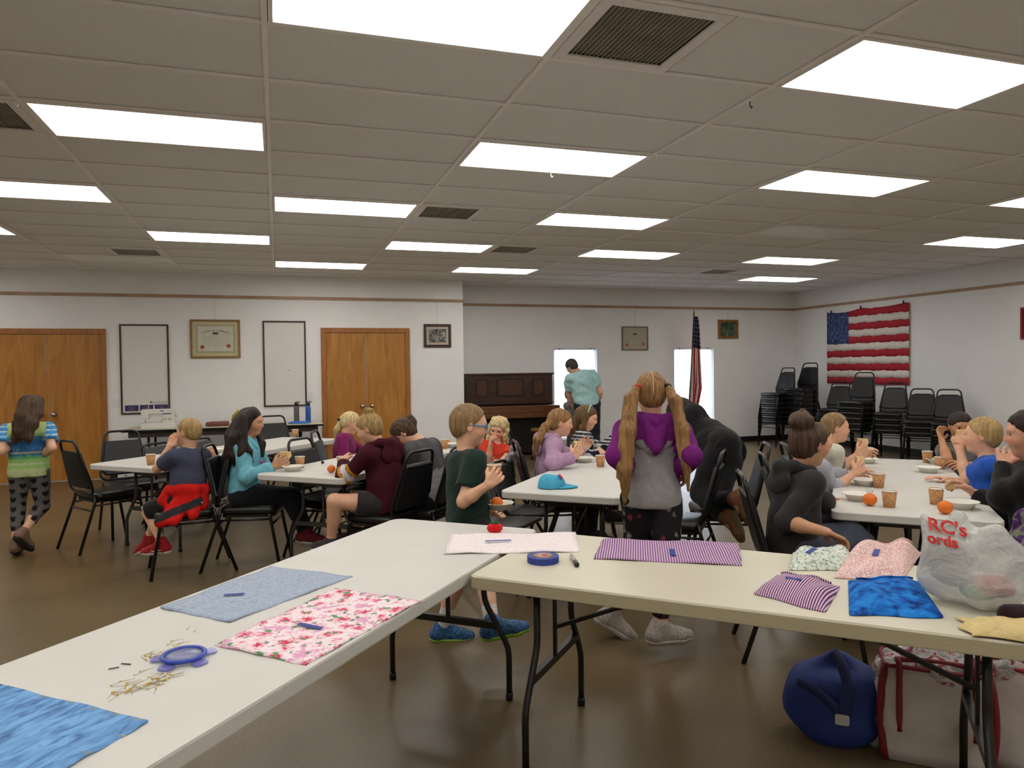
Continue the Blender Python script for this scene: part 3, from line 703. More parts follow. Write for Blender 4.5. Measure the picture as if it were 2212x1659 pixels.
# ------------------------------------------------------------------ flag quilt on right wall
def flag_quilt():
    ya, yb, za, zb = 11.14, 9.29, 1.13, 2.48
    t = thing('flag_quilt', 'large hanging fabric flag of red and white stripes with blue star field', 'flag', (X1-0.03, (ya+yb)/2, (za+zb)/2), 0)
    Wd, H = ya-yb, zb-za
    cmat = {'r': mat('flag_red', (168, 30, 44), 0.85, 0.08, 40), 'w': mat('flag_white', (222, 214, 204), 0.85, 0.05, 40), 'b': None}
    m = bpy.data.materials.new('flag_blue'); m.use_nodes = True; nt = m.node_tree; b = nt.nodes['Principled BSDF']; b.inputs['Roughness'].default_value = 0.85
    tc = N(nt, 'ShaderNodeTexCoord'); mp = N(nt, 'ShaderNodeMapping'); mp.inputs['Scale'].default_value = (1, 60, 14); nz = N(nt, 'ShaderNodeTexNoise', i_Scale=1.0, i_Detail=3.0)
    nt.links.new(tc.outputs['Object'], mp.inputs[0]); nt.links.new(mp.outputs[0], nz.inputs['Vector']); rp = N(nt, 'ShaderNodeValToRGB'); ramp_stops(rp, [(0.5, (34, 50, 100)), (0.68, (120, 150, 190))])
    nt.links.new(nz.outputs['Fac'], rp.inputs[0]); nt.links.new(rp.outputs[0], b.inputs['Base Color']); cmat['b'] = m
    rg = random.Random(9)
    top = lambda s: H/2-0.045*abs(math.sin(s*math.pi*2.0+0.25))*(1 if s < .6 else .6)-0.02*(1-s)
    wav = lambda s: 0.005*math.sin(s*9.0)+0.002*math.sin(s*23)
    ns = 90
    zi = []   # stripe boundaries
    for k in range(12):
        ph = [rg.uniform(0, 6.3) for _ in range(3)]; am = 0.0 if k in (0, 11) else 0.011
        zi.append([ (top(s) if k == 0 else (H/2-0.03-(H-0.03)*k/11+am*(math.sin(s*31+ph[0])+math.sin(s*77+ph[1])*.7+math.sin(s*190+ph[2])*.5)*.5)) for s in np.linspace(0, 1, ns+1)])
    sC = 0.29
    for k in range(11):
        i0 = int(ns*sC) if k < 5 else 0
        P = []
        for i in range(i0, ns+1):
            s = i/ns; yy = Wd/2-s*Wd; xx = wav(s)
            P.append([(xx, yy, zi[k][i]), (xx+0.002*math.sin(i), yy, (zi[k][i]+zi[k+1][i])/2), (xx, yy, zi[k+1][i])])
        o = MB().grid(P).build('stripe', cmat['r' if k % 2 == 0 else 'w'], t); md = o.modifiers.new('s', 'SOLIDIFY'); md.thickness = 0.006
    P = []
    for i in range(0, int(ns*sC)+1):
        s = i/ns; yy = Wd/2-s*Wd; xx = wav(s); P.append([(xx-0.001, yy, zi[0][i]+(zi[5][i]-zi[0][i])*j/6) for j in range(7)])
    o = MB().grid(P).build('star_field', cmat['b'], t); md = o.modifiers.new('s', 'SOLIDIFY'); md.thickness = 0.006
    for s in (0.29, 0.62): MB().bar((wav(s)-0.006, Wd/2-s*Wd, -H/2), (wav(s)-0.006, Wd/2-s*Wd, H/2-0.68 if s < .5 else H/2-0.08), 0.003, 0.002).build('seam', mat('seam_dark', (120, 90, 90), 0.8), t)
    for s in (0.06, 0.45, 0.94): MB().box((wav(s)-0.01, Wd/2-s*Wd, top(s)+0.012), (0.012, 0.02, 0.06)).build('clip', M_BLACK, t)
flag_quilt()
# ------------------------------------------------------------------ flag on a pole
def pole_flag():
    p = PY(1499, 672, 11.62); bx, by = p[0]-0.16, p[1]
    t = thing('flag_on_pole', 'striped flag hanging from a thin pole before the right window', 'flag', (bx, by, 0))
    zt = p[2]; a = np.array((0, 0, 0.03)); b = np.array((0.16, 0, zt-0.06))
    MB().tube([a, b], 0.012, 8).build('pole', wood_mat('pole_wood', (60, 40, 28), (74, 50, 34), (90, 62, 42), 0.4), t)
    MB().lathe([(0.0, 0), (0.013, 0.0), (0.02, 0.02), (0.012, 0.035), (0.006, 0.08), (0.0, 0.12)], b, 10).build('finial', mat('brass', (170, 130, 60), 0.3, metal=1.0), t)
    MB().lathe([(0.14, 0.0), (0.14, 0.012), (0.05, 0.04), (0.02, 0.09), (0.0, 0.09)], (0, 0, 0), 16).build('base', mat('brass', (170, 130, 60), 0.3, metal=1.0), t)
    red, wh, bl = mat('flag_red', ()), mat('flag_white', ()), mat('flag_navy', (30, 34, 64), 0.85, 0.3, 60)
    L = 1.62; rows = 28
    def P(s, v):   # s 0..1 across the bunched cloth, v 0..1 down
        ax = b+(a-b)*((0.04+v*L)/np.linalg.norm(a-b))
        wd = 0.06+0.21*v**0.6 if v < .75 else 0.235-0.09*(v-.75)/.25
        return ax+np.array((0.012+s*wd, 0.04*math.sin(s*14+v*2)*(0.4+v), -0.10*s*v*1.4+(0.05*math.sin(s*9) if v > .95 else 0)))
    ncol = 13
    for k in range(ncol):
        Pg = [[P((k+i/3)/ncol, j/rows) for j in range(rows+1)] for i in range(4)]
        o = MB().grid(Pg).build('stripe', red if k % 2 == 0 else wh, t); md = o.modifiers.new('s', 'SOLIDIFY'); md.thickness = 0.003
    Pg = [[P(i/12, 0.34*j/10)+np.array((0, -0.012, 0)) for j in range(11)] for i in range(13)]
    o = MB().grid(Pg).build('star_field', bl, t); md = o.modifiers.new('s', 'SOLIDIFY'); md.thickness = 0.003
    for r_ in range(7):
        for c_ in range(3):
            q = P((c_+.6)/3.6, 0.03+0.045*r_)+np.array((0, -0.016, 0)); MB().box(q, (0.016, 0.002, 0.016), mi=0).build('star', wh, t)
pole_flag()
# ------------------------------------------------------------------ upright piano and stool
def piano():
    M1 = wood_mat('piano_wood', (46, 26, 18), (62, 36, 24), (80, 48, 30), 0.35, 3, (1, 6, 6)); M2 = wood_mat('piano_wood_light', (84, 48, 26), (100, 60, 34), (116, 72, 42), 0.35, 3, (1, 6, 6)); MD = mat('piano_dark_wood', (24, 14, 11), 0.45)  # MD: darkest wood tone, for case, mouldings, lower panel and stool post
    x0, x1, yb, yf, H = 2.99, 4.50, YB-0.03, 11.72, 1.40
    t = thing('upright_piano', 'dark brown upright piano with three framed front panels', 'piano', ((x0+x1)/2, yb, 0)); w = x1-x0; d = yb-yf
    MB().box((0, -d/2, (H-0.05)/2+0.02), (w-0.03, d-0.04, H-0.09)).build('case', MD, t)
    for s in (-1, 1): MB().box((s*(w/2-0.02), -d/2, H/2), (0.04, d, H-0.06)).build('side_panel', M1, t)
    MB().box((0, -d/2, H-0.015), (w+0.06, d+0.05, 0.03)).build('lid', M1, t, bevel=0.006)
    fp = MB().box((0, -d-0.006+0.012, 1.14), (w-0.08, 0.022, 0.46)).build('front_panel', M1, t)
    for cx, pw in ((-0.50, 0.22), (0.0, 0.48), (0.50, 0.22)):
        o = rrect(pw, 0.30, 0.05); i = rrect(pw-0.04, 0.26, 0.04)
        Tm = lambda p: np.array((cx+p[0], -d-0.006-p[2], 1.16+p[1]))
        mb = MB(); n = len(o); mb.add([Tm((*q, 0.012)) for q in o]+[Tm((*q, 0.012)) for q in i]+[Tm((*q, 0.0)) for q in o]+[Tm((*q, 0.0)) for q in i], [(k, (k+1) % n, n+(k+1) % n, n+k) for k in range(n)]+[(2*n+k, 2*n+(k+1) % n, (k+1) % n, k) for k in range(n)]+[(n+k, n+(k+1) % n, 3*n+(k+1) % n, 3*n+k) for k in range(n)])
        mb.build('panel_moulding', MD, fp)
        MB().prism(i, 0.0, 0.004, T=Tm).build('panel_field', wood_mat('piano_panel', (58, 30, 18), (74, 42, 26), (92, 54, 32), 0.4, 4, (3, 3, 3)), fp)
    MB().box((0, -d-0.05, 0.90), (w-0.06, 0.14, 0.025)).build('music_ledge', M1, t)
    MB().box((0, -d-0.16, 0.80), (w+0.02, 0.36, 0.12)).build('key_lid', M2, t, bevel=0.012)
    MB().box((0, -d-0.16, 0.70), (w+0.02, 0.36, 0.08)).build('key_bed', M2, t, bevel=0.01)
    for s in (-1, 1):
        MB().lathe([(0.03, 0.06), (0.045, 0.1), (0.03, 0.2), (0.04, 0.45), (0.05, 0.56), (0.04, 0.66)], (s*(w/2-0.05), -d-0.28, 0), 12).build('leg', M1, t); MB().box((s*(w/2-0.05), -d-0.15, 0.03), (0.07, 0.36, 0.06)).build('toe_block', M1, t)
    MB().box((0, -d+0.02, 0.36), (w-0.08, 0.02, 0.58)).build('lower_panel', MD, t)
    st = thing('piano_stool', 'round wooden piano stool with turned legs in front of the piano', 'stool', (4.02, 10.95, 0))
    MB().lathe([(0.0, 0.47), (0.165, 0.47), (0.18, 0.485), (0.18, 0.505), (0.165, 0.52), (0.0, 0.522)], (0, 0, 0), 24).build('seat', wood_mat('stool_wood', (90, 62, 30), (110, 78, 40), (130, 94, 50), 0.4, 3, (3, 3, 3)), st)
    MB().tube([(0, 0, 0.30), (0, 0, 0.47)], 0.03, 10).build('screw_post', MD, st)
    for k in range(4):
        a = math.pi/4+k*math.pi/2; MB().tube([(0.05*math.cos(a), 0.05*math.sin(a), 0.42), (0.10*math.cos(a), 0.10*math.sin(a), 0.30), (0.15*math.cos(a), 0.15*math.sin(a), 0.16), (0.19*math.cos(a), 0.19*math.sin(a), 0.0)], [0.022, 0.03, 0.018, 0.022], 8).build('leg', M1, st)
piano()
# ------------------------------------------------------------------ things on and under the wall table
M_SEW = mat('sewing_white', (226, 224, 216), 0.35, 0.03)
def sewing_machine():
    p = PY(343, 930, 10.75); t = thing('sewing_machine', 'white domestic sewing machine on the wall table', 'sewing machine', (p[0], 10.75, 0.741))
    t.scale = (1, 1, 0.86)
    w, d = 0.42, 0.17
    MB().prism(rrect(w, d, 0.03), 0.0, 0.085, bev=0.008).build('bed', M_SEW, t)
    arm = MB(); arm.box((0.130, 0.005, 0.19), (0.150, 0.115, 0.215)); arm.box((-0.035, 0.005, 0.258), (0.34, 0.105, 0.08)); arm.box((-0.160, 0.005, 0.215), (0.095, 0.11, 0.125)); arm.build('arm', M_SEW, t, bevel=0.012)
    MB().tube([(-0.03+0.083*math.cos(a), -0.052, 0.152+0.068*math.sin(a)) for a in np.linspace(0, math.pi*2, 24, endpoint=False)], 0.004, 6, closed=True).build('throat_edge', mat('sewing_edge', (206, 190, 184), 0.4), t)
    MB().lathe([(0.045, 0.0), (0.048, 0.008), (0.048, 0.022), (0.04, 0.028)], (0.207, 0.0, 0.22), 16, R=np.array(((0,0,1),(0,1,0),(-1,0,0)), float)).build('hand_wheel', M_SEW, t)
    for x, z in ((0.09, 0.145), (0.15, 0.145)): MB().lathe([(0.02, 0), (0.018, 0.012), (0, 0.013)], (x, -0.05, z), 14, R=np.array(((1,0,0),(0,0,-1),(0,1,0)), float)).build('dial', mat('sewing_grey', (186, 184, 180), 0.4), t)
    MB().box((0.11, -0.052, 0.225), (0.10, 0.003, 0.018)).build('printed_name', mat('blue_print', (70, 90, 140), 0.5), t); MB().box((0.05, -0.052, 0.275), (0.045, 0.003, 0.012)).build('printed_name', M_INK, t)
    MB().tube([(-0.155, 0.0, 0.19), (-0.155, 0.0, 0.10)], 0.004, 6).build('needle_bar', M_CHROME, t); MB().box((-0.155, -0.004, 0.098), (0.018, 0.03, 0.006)).build('presser_foot', M_CHROME, t)
    MB().tube([(-0.12, 0.02, 0.30), (-0.12, 0.02, 0.36)], 0.004, 6).build('spool_pin', M_SEW, t); MB().box((0.185, 0.02, 0.32), (0.03, 0.03, 0.05)).build('bobbin_winder', M_SEW, t)
sewing_machine()
def bottle(px, py, m, label):
    p = PY(px, py, 10.95); t = thing('water_bottle', label, 'bottle', (p[0], 10.95, 0.741))
    MB().lathe([(0.0, 0.0), (0.036, 0.0), (0.038, 0.006), (0.038, 0.20), (0.034, 0.225), (0.027, 0.24), (0.027, 0.245)], (0, 0, 0), 18).build('body', m, t)
    c = MB().lathe([(0.03, 0.24), (0.031, 0.245), (0.031, 0.275), (0.024, 0.285), (0.0, 0.286)], (0, 0, 0), 16).build('lid', M_BLACK, t)
    MB().tube([(-0.02, 0, 0.285), (0.0, 0, 0.298), (0.035, 0, 0.292), (0.05, 0, 0.285)], 0.007, 6).build('spout', M_BLACK, t)
bottle(641, 915, mat('grey_bottle', (96, 92, 92), 0.4, 0.06), 'grey water bottle with black lid on the wall table'); bottle(666, 917, mat('blue_bottle', (40, 94, 170), 0.35, 0.06), 'blue water bottle on the wall table, beside the grey one')
def crumple(name, label, cat, c, sx, sy, hz, m, seed=1, n=14, rz=0.0):
    rg = random.Random(seed); ph = [[rg.uniform(0, 6.28) for _ in range(3)] for _ in range(5)]
    P = []
    for i in range(n+1):
        row = []
        for j in range(n+1):
            u, v = i/n*2-1, j/n*2-1; e = max(abs(u), abs(v))
            h = sum(math.sin(u*(2+k)*1.3+ph[k][0])*math.sin(v*(2+k)*1.1+ph[k][1]) for k in range(5))/3
            x, y = u*sx/2*(1+.10*math.sin(v*5+ph[0][2])), v*sy/2*(1+.10*math.sin(u*4+ph[1][2]))
            row.append((x*math.cos(rz)-y*math.sin(rz), x*math.sin(rz)+y*math.cos(rz), 0.004+hz*(1-e**4)*(0.55+0.45*h)))
        P.append(row)
    o = MB().grid(P).build(name, m, loc=c); md = o.modifiers.new('s', 'SOLIDIFY'); md.thickness = 0.003; md.offset = 1; sd = o.modifiers.new('d', 'SUBSURF'); sd.levels = 1; sd.render_levels = 1
    return tag(o, label, cat)
p = PY(647, 917, 10.78); crumple('folded_cloth', 'bright blue cloth lying before the water bottles', 'cloth', (p[0], 10.78, 0.741), 0.30, 0.16, 0.035, mat('blue_cloth', (36, 110, 190), 0.8, 0.2, 12), 3)
p = PY(470, 922, 10.8)
t = thing('zip_case', 'reddish brown soft case with papers on the wall table', 'case', (p[0], 10.8, 0.741)); MB().prism(rrect(0.30, 0.14, 0.03), 0, 0.055, bev=0.012).build('body', mat('brown_leather', (112, 56, 46), 0.5, 0.12, 20), t); MB().box((0.02, 0.0, 0.06), (0.24, 0.12, 0.006)).build('papers', mat('pinkish_paper', (170, 120, 110), 0.7), t); MB().tube([(-0.14, -0.072, 0.035), (0.14, -0.072, 0.035)], 0.003, 5).build('zip', M_GOLDP, t)
p = PY(435, 924, 10.7); tag(MB().box((0, 0, 0.001), (0.16, 0.11, 0.002), 0.3).build('paper_sheet', M_PAPER, loc=(p[0], 10.7, 0.741)), 'loose white paper left of the brown case on the wall table', 'paper')
p = PY(514, 908, 10.85)
t = thing('stuffed_toy', 'yellow and green round toy on the wall table, half hidden behind dark hair', 'toy', (p[0], 10.85, 0.741)); MB().lathe([(0.0, 0.0), (0.06, 0.01), (0.09, 0.07), (0.07, 0.14), (0.03, 0.18), (0, 0.185)], (0, 0, 0), 18).build('body', mat('toy_green', (90, 110, 50), 0.8, 0.2, 20, rgb2=(200, 160, 50)), t); MB().lathe([(0.0, 0.17), (0.02, 0.175), (0.015, 0.21), (0, 0.22)], (0, 0, 0), 10).build('tuft', mat('toy_yellow', (210, 170, 50), 0.8), t)
def carton():
    p = PZ(280, 1050, 0.0); t = thing('carton', 'white printed cardboard carton on the floor under the wall table', 'box', (p[0], p[1]+0.16, 0), 0.05)
    MB().box((0, 0, 0.13), (0.29, 0.30, 0.26)).build('body', mat('carton_white', (204, 202, 196), 0.7, 0.04), t)
    pr = MB()
    for k in range(3): pr.box((-0.09+0.02*k, -0.151, 0.20-0.03*k), (0.03, 0.002, 0.014))
    for k in range(2): pr.box((0.02, -0.151, 0.17-0.05*k), (0.10, 0.002, 0.008))
    pr.box((0.03, -0.151, 0.03), (0.08, 0.002, 0.018)); pr.box((0.10, -0.151, 0.035), (0.03, 0.002, 0.03)); pr.build('print', M_INK, t); MB().box((0, 0, 0.2605), (0.05, 0.30, 0.001)).build('packing_tape', mat('tape_tan', (190, 170, 130), 0.4), t)
carton()
# ------------------------------------------------------------------ organic surfaces: smooth unions meshed with surface nets
def unit(v):
    v = np.array(v, float); return v/(np.linalg.norm(v)+1e-12)
def rc(a, b, ra, rb, k=0.02): return ['rc', np.array(a, float), np.array(b, float), ra, rb, k]
def fc(a, b, ra, rb, k=0.02): return ['fc', np.array(a, float), np.array(b, float), ra, rb, k]   # cone with a flat far end
def el(c, ax, rad, k=0.02): return ['el', np.array(c, float), np.array(ax, float), np.array(rad, float), k]   # ax rows = local axes
def sub(p): return ['sub', p]
def cut(pt, n): return ['cut', np.array(pt, float), unit(n)]
def grow(p, e):
    if p[0] in ('rc', 'fc'): return [p[0], p[1], p[2], p[3]+e, p[4]+e, p[5]]
    return ['el', p[1], p[2], p[3]+e, p[4]]
def pb(p):
    if p[0] in ('rc', 'fc'): r = max(p[3], p[4]); return np.minimum(p[1], p[2])-r, np.maximum(p[1], p[2])+r
    e = np.abs(p[2]).T@p[3]; return p[1]-e, p[1]+e
def axis_pts(lo, hi, h, fine):
    cuts = sorted(set([lo, hi]+[min(max(v, lo), hi) for f in fine for v in f[:2]])); out = [lo]
    for a, b in zip(cuts[:-1], cuts[1:]):
        if b-a < 1e-6: continue
        hh = min([h]+[f[2] for f in fine if f[0] <= (a+b)/2 <= f[1]]); n = max(1, int(math.ceil((b-a)/hh)))
        out += list(a+(b-a)*np.arange(1, n+1)/n)
    return np.array(out)
def mesh_sdf(prims, h, fine=(), noise=None):
    """prims in order; returns verts, quads."""
    lo = np.min([pb(p)[0] for p in prims if p[0] in ('rc', 'el', 'fc')], axis=0)-3*h; hi = np.max([pb(p)[1] for p in prims if p[0] in ('rc', 'el', 'fc')], axis=0)+3*h
    A = [axis_pts(lo[i], hi[i], h, [(f[0][i], f[1][i], f[2]) for f in fine]) for i in range(3)]
    d = np.full([len(a) for a in A], 0.3, np.float32)
    def field(p, s):
        X = A[0][s[0]][:, None, None]; Y = A[1][s[1]][None, :, None]; Z = A[2][s[2]][None, None, :]
        if p[0] in ('rc', 'fc'):
            a, b, ra, rb = p[1:5]; ab = b-a; L2 = ab@ab+1e-12
            x, y, z = X-a[0], Y-a[1], Z-a[2]
            t = np.clip((x*ab[0]+y*ab[1]+z*ab[2])/L2, 0, 1)
            dd = np.sqrt((x-t*ab[0])**2+(y-t*ab[1])**2+(z-t*ab[2])**2)-(ra+t*(rb-ra))
            if p[0] == 'fc': dd = np.maximum(dd, (x*ab[0]+y*ab[1]+z*ab[2])/math.sqrt(L2)-math.sqrt(L2))
            return dd
        c, ax, r = p[1:4]; x, y, z = X-c[0], Y-c[1], Z-c[2]
        q = [(x*ax[i][0]+y*ax[i][1]+z*ax[i][2])/r[i] for i in range(3)]
        k0 = np.sqrt(q[0]**2+q[1]**2+q[2]**2)+1e-9; k1 = np.sqrt((q[0]/r[0])**2+(q[1]/r[1])**2+(q[2]/r[2])**2)+1e-9
        return k0*(k0-1)/k1
    for p in prims:
        if p[0] == 'cut':
            X = A[0][:, None, None]; Y = A[1][None, :, None]; Z = A[2][None, None, :]
            d = np.maximum(d, ((X-p[1][0])*p[2][0]+(Y-p[1][1])*p[2][1]+(Z-p[1][2])*p[2][2]).astype(np.float32)); continue
        s_ = p[0] == 'sub'; q = p[1] if s_ else p
        k = q[-1]; l, u = pb(q); m = 0.03+k
        s = tuple(slice(max(0, np.searchsorted(A[i], l[i]-m)-1), np.searchsorted(A[i], u[i]+m)+1) for i in range(3))
        f = field(q, s).astype(np.float32); e = d[s]
        if s_: f = -f; hh = np.maximum(k-np.abs(e-f), 0)/k; d[s] = np.maximum(e, f)+hh*hh*k*0.25
        else: hh = np.maximum(k-np.abs(e-f), 0)/k; d[s] = np.minimum(e, f)-hh*hh*k*0.25
    if noise is not None:
        msk = np.abs(d) < 0.04; I = np.nonzero(msk)
        d[msk] += noise(A[0][I[0]], A[1][I[1]], A[2][I[2]]).astype(np.float32)
    return nets(d, A)
def nets(d, A):
    sg = d < 0; nx, ny, nz = d.shape
    c = np.zeros((nx-1, ny-1, nz-1), np.int8)
    for i in (0, 1):
        for j in (0, 1):
            for k in (0, 1): c += sg[i:nx-1+i, j:ny-1+j, k:nz-1+k]
    act = (c > 0) & (c < 8); I, J, K = np.nonzero(act); n = len(I)
    idx = np.full(act.shape, -1, np.int64); idx[I, J, K] = np.arange(n)
    acc = np.zeros((n, 3)); cnt = np.zeros(n)
    cor = [(i, j, k) for i in (0, 1) for j in (0, 1) for k in (0, 1)]
    for a in range(8):
        for ax in range(3):
            if cor[a][ax]: continue
            b = list(cor[a]); b[ax] = 1
            va = d[I+cor[a][0], J+cor[a][1], K+cor[a][2]]; vb = d[I+b[0], J+b[1], K+b[2]]
            m = (va < 0) != (vb < 0); t = np.where(m, va/(va-vb+1e-20), 0)
            pa = np.stack([A[0][I+cor[a][0]], A[1][J+cor[a][1]], A[2][K+cor[a][2]]], 1); pbb = np.stack([A[0][I+b[0]], A[1][J+b[1]], A[2][K+b[2]]], 1)
            acc += np.where(m[:, None], pa+(pbb-pa)*t[:, None], 0); cnt += m
    V = acc/cnt[:, None]; F = []
    for ax in range(3):
        sl0 = [slice(None)]*3; sl1 = [slice(None)]*3; sl0[ax] = slice(0, -1); sl1[ax] = slice(1, None)
        s0 = sg[tuple(sl0)]; ch = s0 != sg[tuple(sl1)]
        o1, o2 = [a for a in range(3) if a != ax]
        P = list(np.nonzero(ch)); ok = (P[o1] > 0) & (P[o1] < d.shape[o1]-1) & (P[o2] > 0) & (P[o2] < d.shape[o2]-1)
        P = [p[ok] for p in P]; inside = s0[P[0], P[1], P[2]]
        def g(a, b):
            Q = [p.copy() for p in P]; Q[o1] = Q[o1]-a; Q[o2] = Q[o2]-b; return idx[Q[0], Q[1], Q[2]]
        q = np.stack([g(1, 1), g(0, 1), g(0, 0), g(1, 0)], 1)
        fl = inside if ax != 1 else ~inside
        q = np.where(fl[:, None], q, q[:, ::-1]); F.append(q)
    F = np.concatenate(F); F = F[(F >= 0).all(1)]
    return V, F
def np_mesh(name, V, F, m, origin=(0, 0, 0), col=None, relax=1):
    V = V.copy()
    for _ in range(relax):
        S = np.zeros_like(V); C = np.zeros(len(V))
        for a in range(4):
            b = (a+1) % 4; np.add.at(S, F[:, a], V[F[:, b]]); np.add.at(S, F[:, b], V[F[:, a]]); np.add.at(C, F[:, a], 1); np.add.at(C, F[:, b], 1)
        V = 0.5*V+0.5*S/np.maximum(C, 1)[:, None]
    me = bpy.data.meshes.new(name); n = len(V); f = len(F)
    me.vertices.add(n); me.vertices.foreach_set('co', (V-np.array(origin)).astype(np.float32).ravel())
    me.loops.add(f*4); me.loops.foreach_set('vertex_index', F.astype(np.int32).ravel())
    me.polygons.add(f); me.polygons.foreach_set('loop_start', np.arange(0, f*4, 4, dtype=np.int32)); me.polygons.foreach_set('use_smooth', np.ones(f, bool))
    me.materials.append(m); me.update(calc_edges=True); me.validate()
    if col is not None:
        ca = me.color_attributes.new('Col', 'FLOAT_COLOR', 'POINT'); C4 = np.ones((n, 4), np.float32); C4[:, :3] = col(V); ca.data.foreach_set('color', C4.ravel())
    return me
_ND = {}
def folds(seed, amp, freq, ax=(1, 1, 1)):
    rs = np.random.RandomState(seed); K = rs.normal(size=(6, 3)); K /= np.linalg.norm(K, axis=1)[:, None]; K *= freq*rs.uniform(0.6, 1.6, (6, 1))*np.array(ax); ph = rs.uniform(0, 6.28, 6)
    def f(x, y, z):
        s = 0
        w = 0.35*np.sin(x*freq*.5+y*freq*.4+z*freq*.3)
        for k in range(6): s = s+np.sin(x*K[k, 0]+y*K[k, 1]+z*K[k, 2]+ph[k]+w*2)
        return amp*s/3.5
    return f
# ------------------------------------------------------------------ people
def skin_mat(name, rgb): return mat('skin_'+name, rgb, 0.5, 0.06, 40, attr='Col', spec=0.35)
def hair_mat(name, c0, c1):
    k = 'hair_'+name
    if k in MATS: return MATS[k]
    m = mat(k, c0, 0.55, 0, 1.0, rgb2=c1, stretch=(70, 70, 5), bump=0.5, bscale=1.8, spec=0.28, detail=8.0); return m
def cloth(name, rgb, var=0.12, scale=30, rough=0.9, bump=0.25): return mat('cloth_'+name, rgb, rough, var, scale, bump=bump, bscale=scale*8, sheen=0.1, spec=0.2)
def solve(parent, px, py, L, sgn):
    d = ray(px, py); o = CAMP-parent; a = d@d; b = 2*(o@d); c = o@o-L*L; D = b*b-4*a*c
    if D <= 0 or sgn == 0:
        t = -b/(2*a); q = CAMP+d*t; return parent+unit(q-parent)*L
    if sgn == 0: return parent+unit(CAMP+d*(-b/(2*a))-parent)*L
    t0 = -b/(2*a); t = (-b+sgn*math.sqrt(D))/(2*a); return CAMP+d*(t0+(t-t0)*0.78)
class Fig: pass
def hand_prims(W, a, pn, s, curl=0.6, thumb_side=1, spread=0.2):
    """W wrist, a direction to knuckles, pn palm normal (palm side), s stature."""
    a = unit(a); pn = unit(np.array(pn)-a*np.dot(pn, a)); sd = np.cross(a, pn)*thumb_side       # thumb side
    hl = 0.105*s; P = []; r = 0.0058*s+0.0006; tips = []
    for i, (off, ln) in enumerate(((0.036, .92), (0.012, 1.0), (-0.012, .94), (-0.034, .75))):
        kn = W+a*hl*0.48+sd*off*s*0.75
        P.append(rc(W+sd*off*s*0.4, kn, 0.0085*s, r*1.15, 0.010))
        d = unit(a+sd*off*spread*8); p = kn; seg = [0.235*hl*ln, 0.16*hl*ln, 0.12*hl*ln]; ang = 0
        for j in range(3):
            ang += curl*(0.9, 1.2, 0.8)[j]; dd = d*math.cos(ang)+pn*math.sin(ang); q = p+dd*seg[j]
            P.append(rc(p, q, r*(1.08-0.06*j), r*(1.02-0.08*j), 0.0025)); p = q
        tips.append(p)
    tb = W+a*hl*0.14+sd*0.022*s; d1 = unit(a*0.75+sd*0.7+pn*(0.25+0.5*curl)); t1 = tb+d1*hl*0.24; d2 = unit(a*0.95+sd*0.15+pn*(0.2+0.9*curl)); t2 = t1+d2*hl*0.20
    P += [rc(tb, t1, r*1.5, r*1.15, 0.010), rc(t1, t2, r*1.15, r*0.95, 0.004)]
    c = W+a*hl*0.52+pn*(0.022*s)
    return P, c, tips
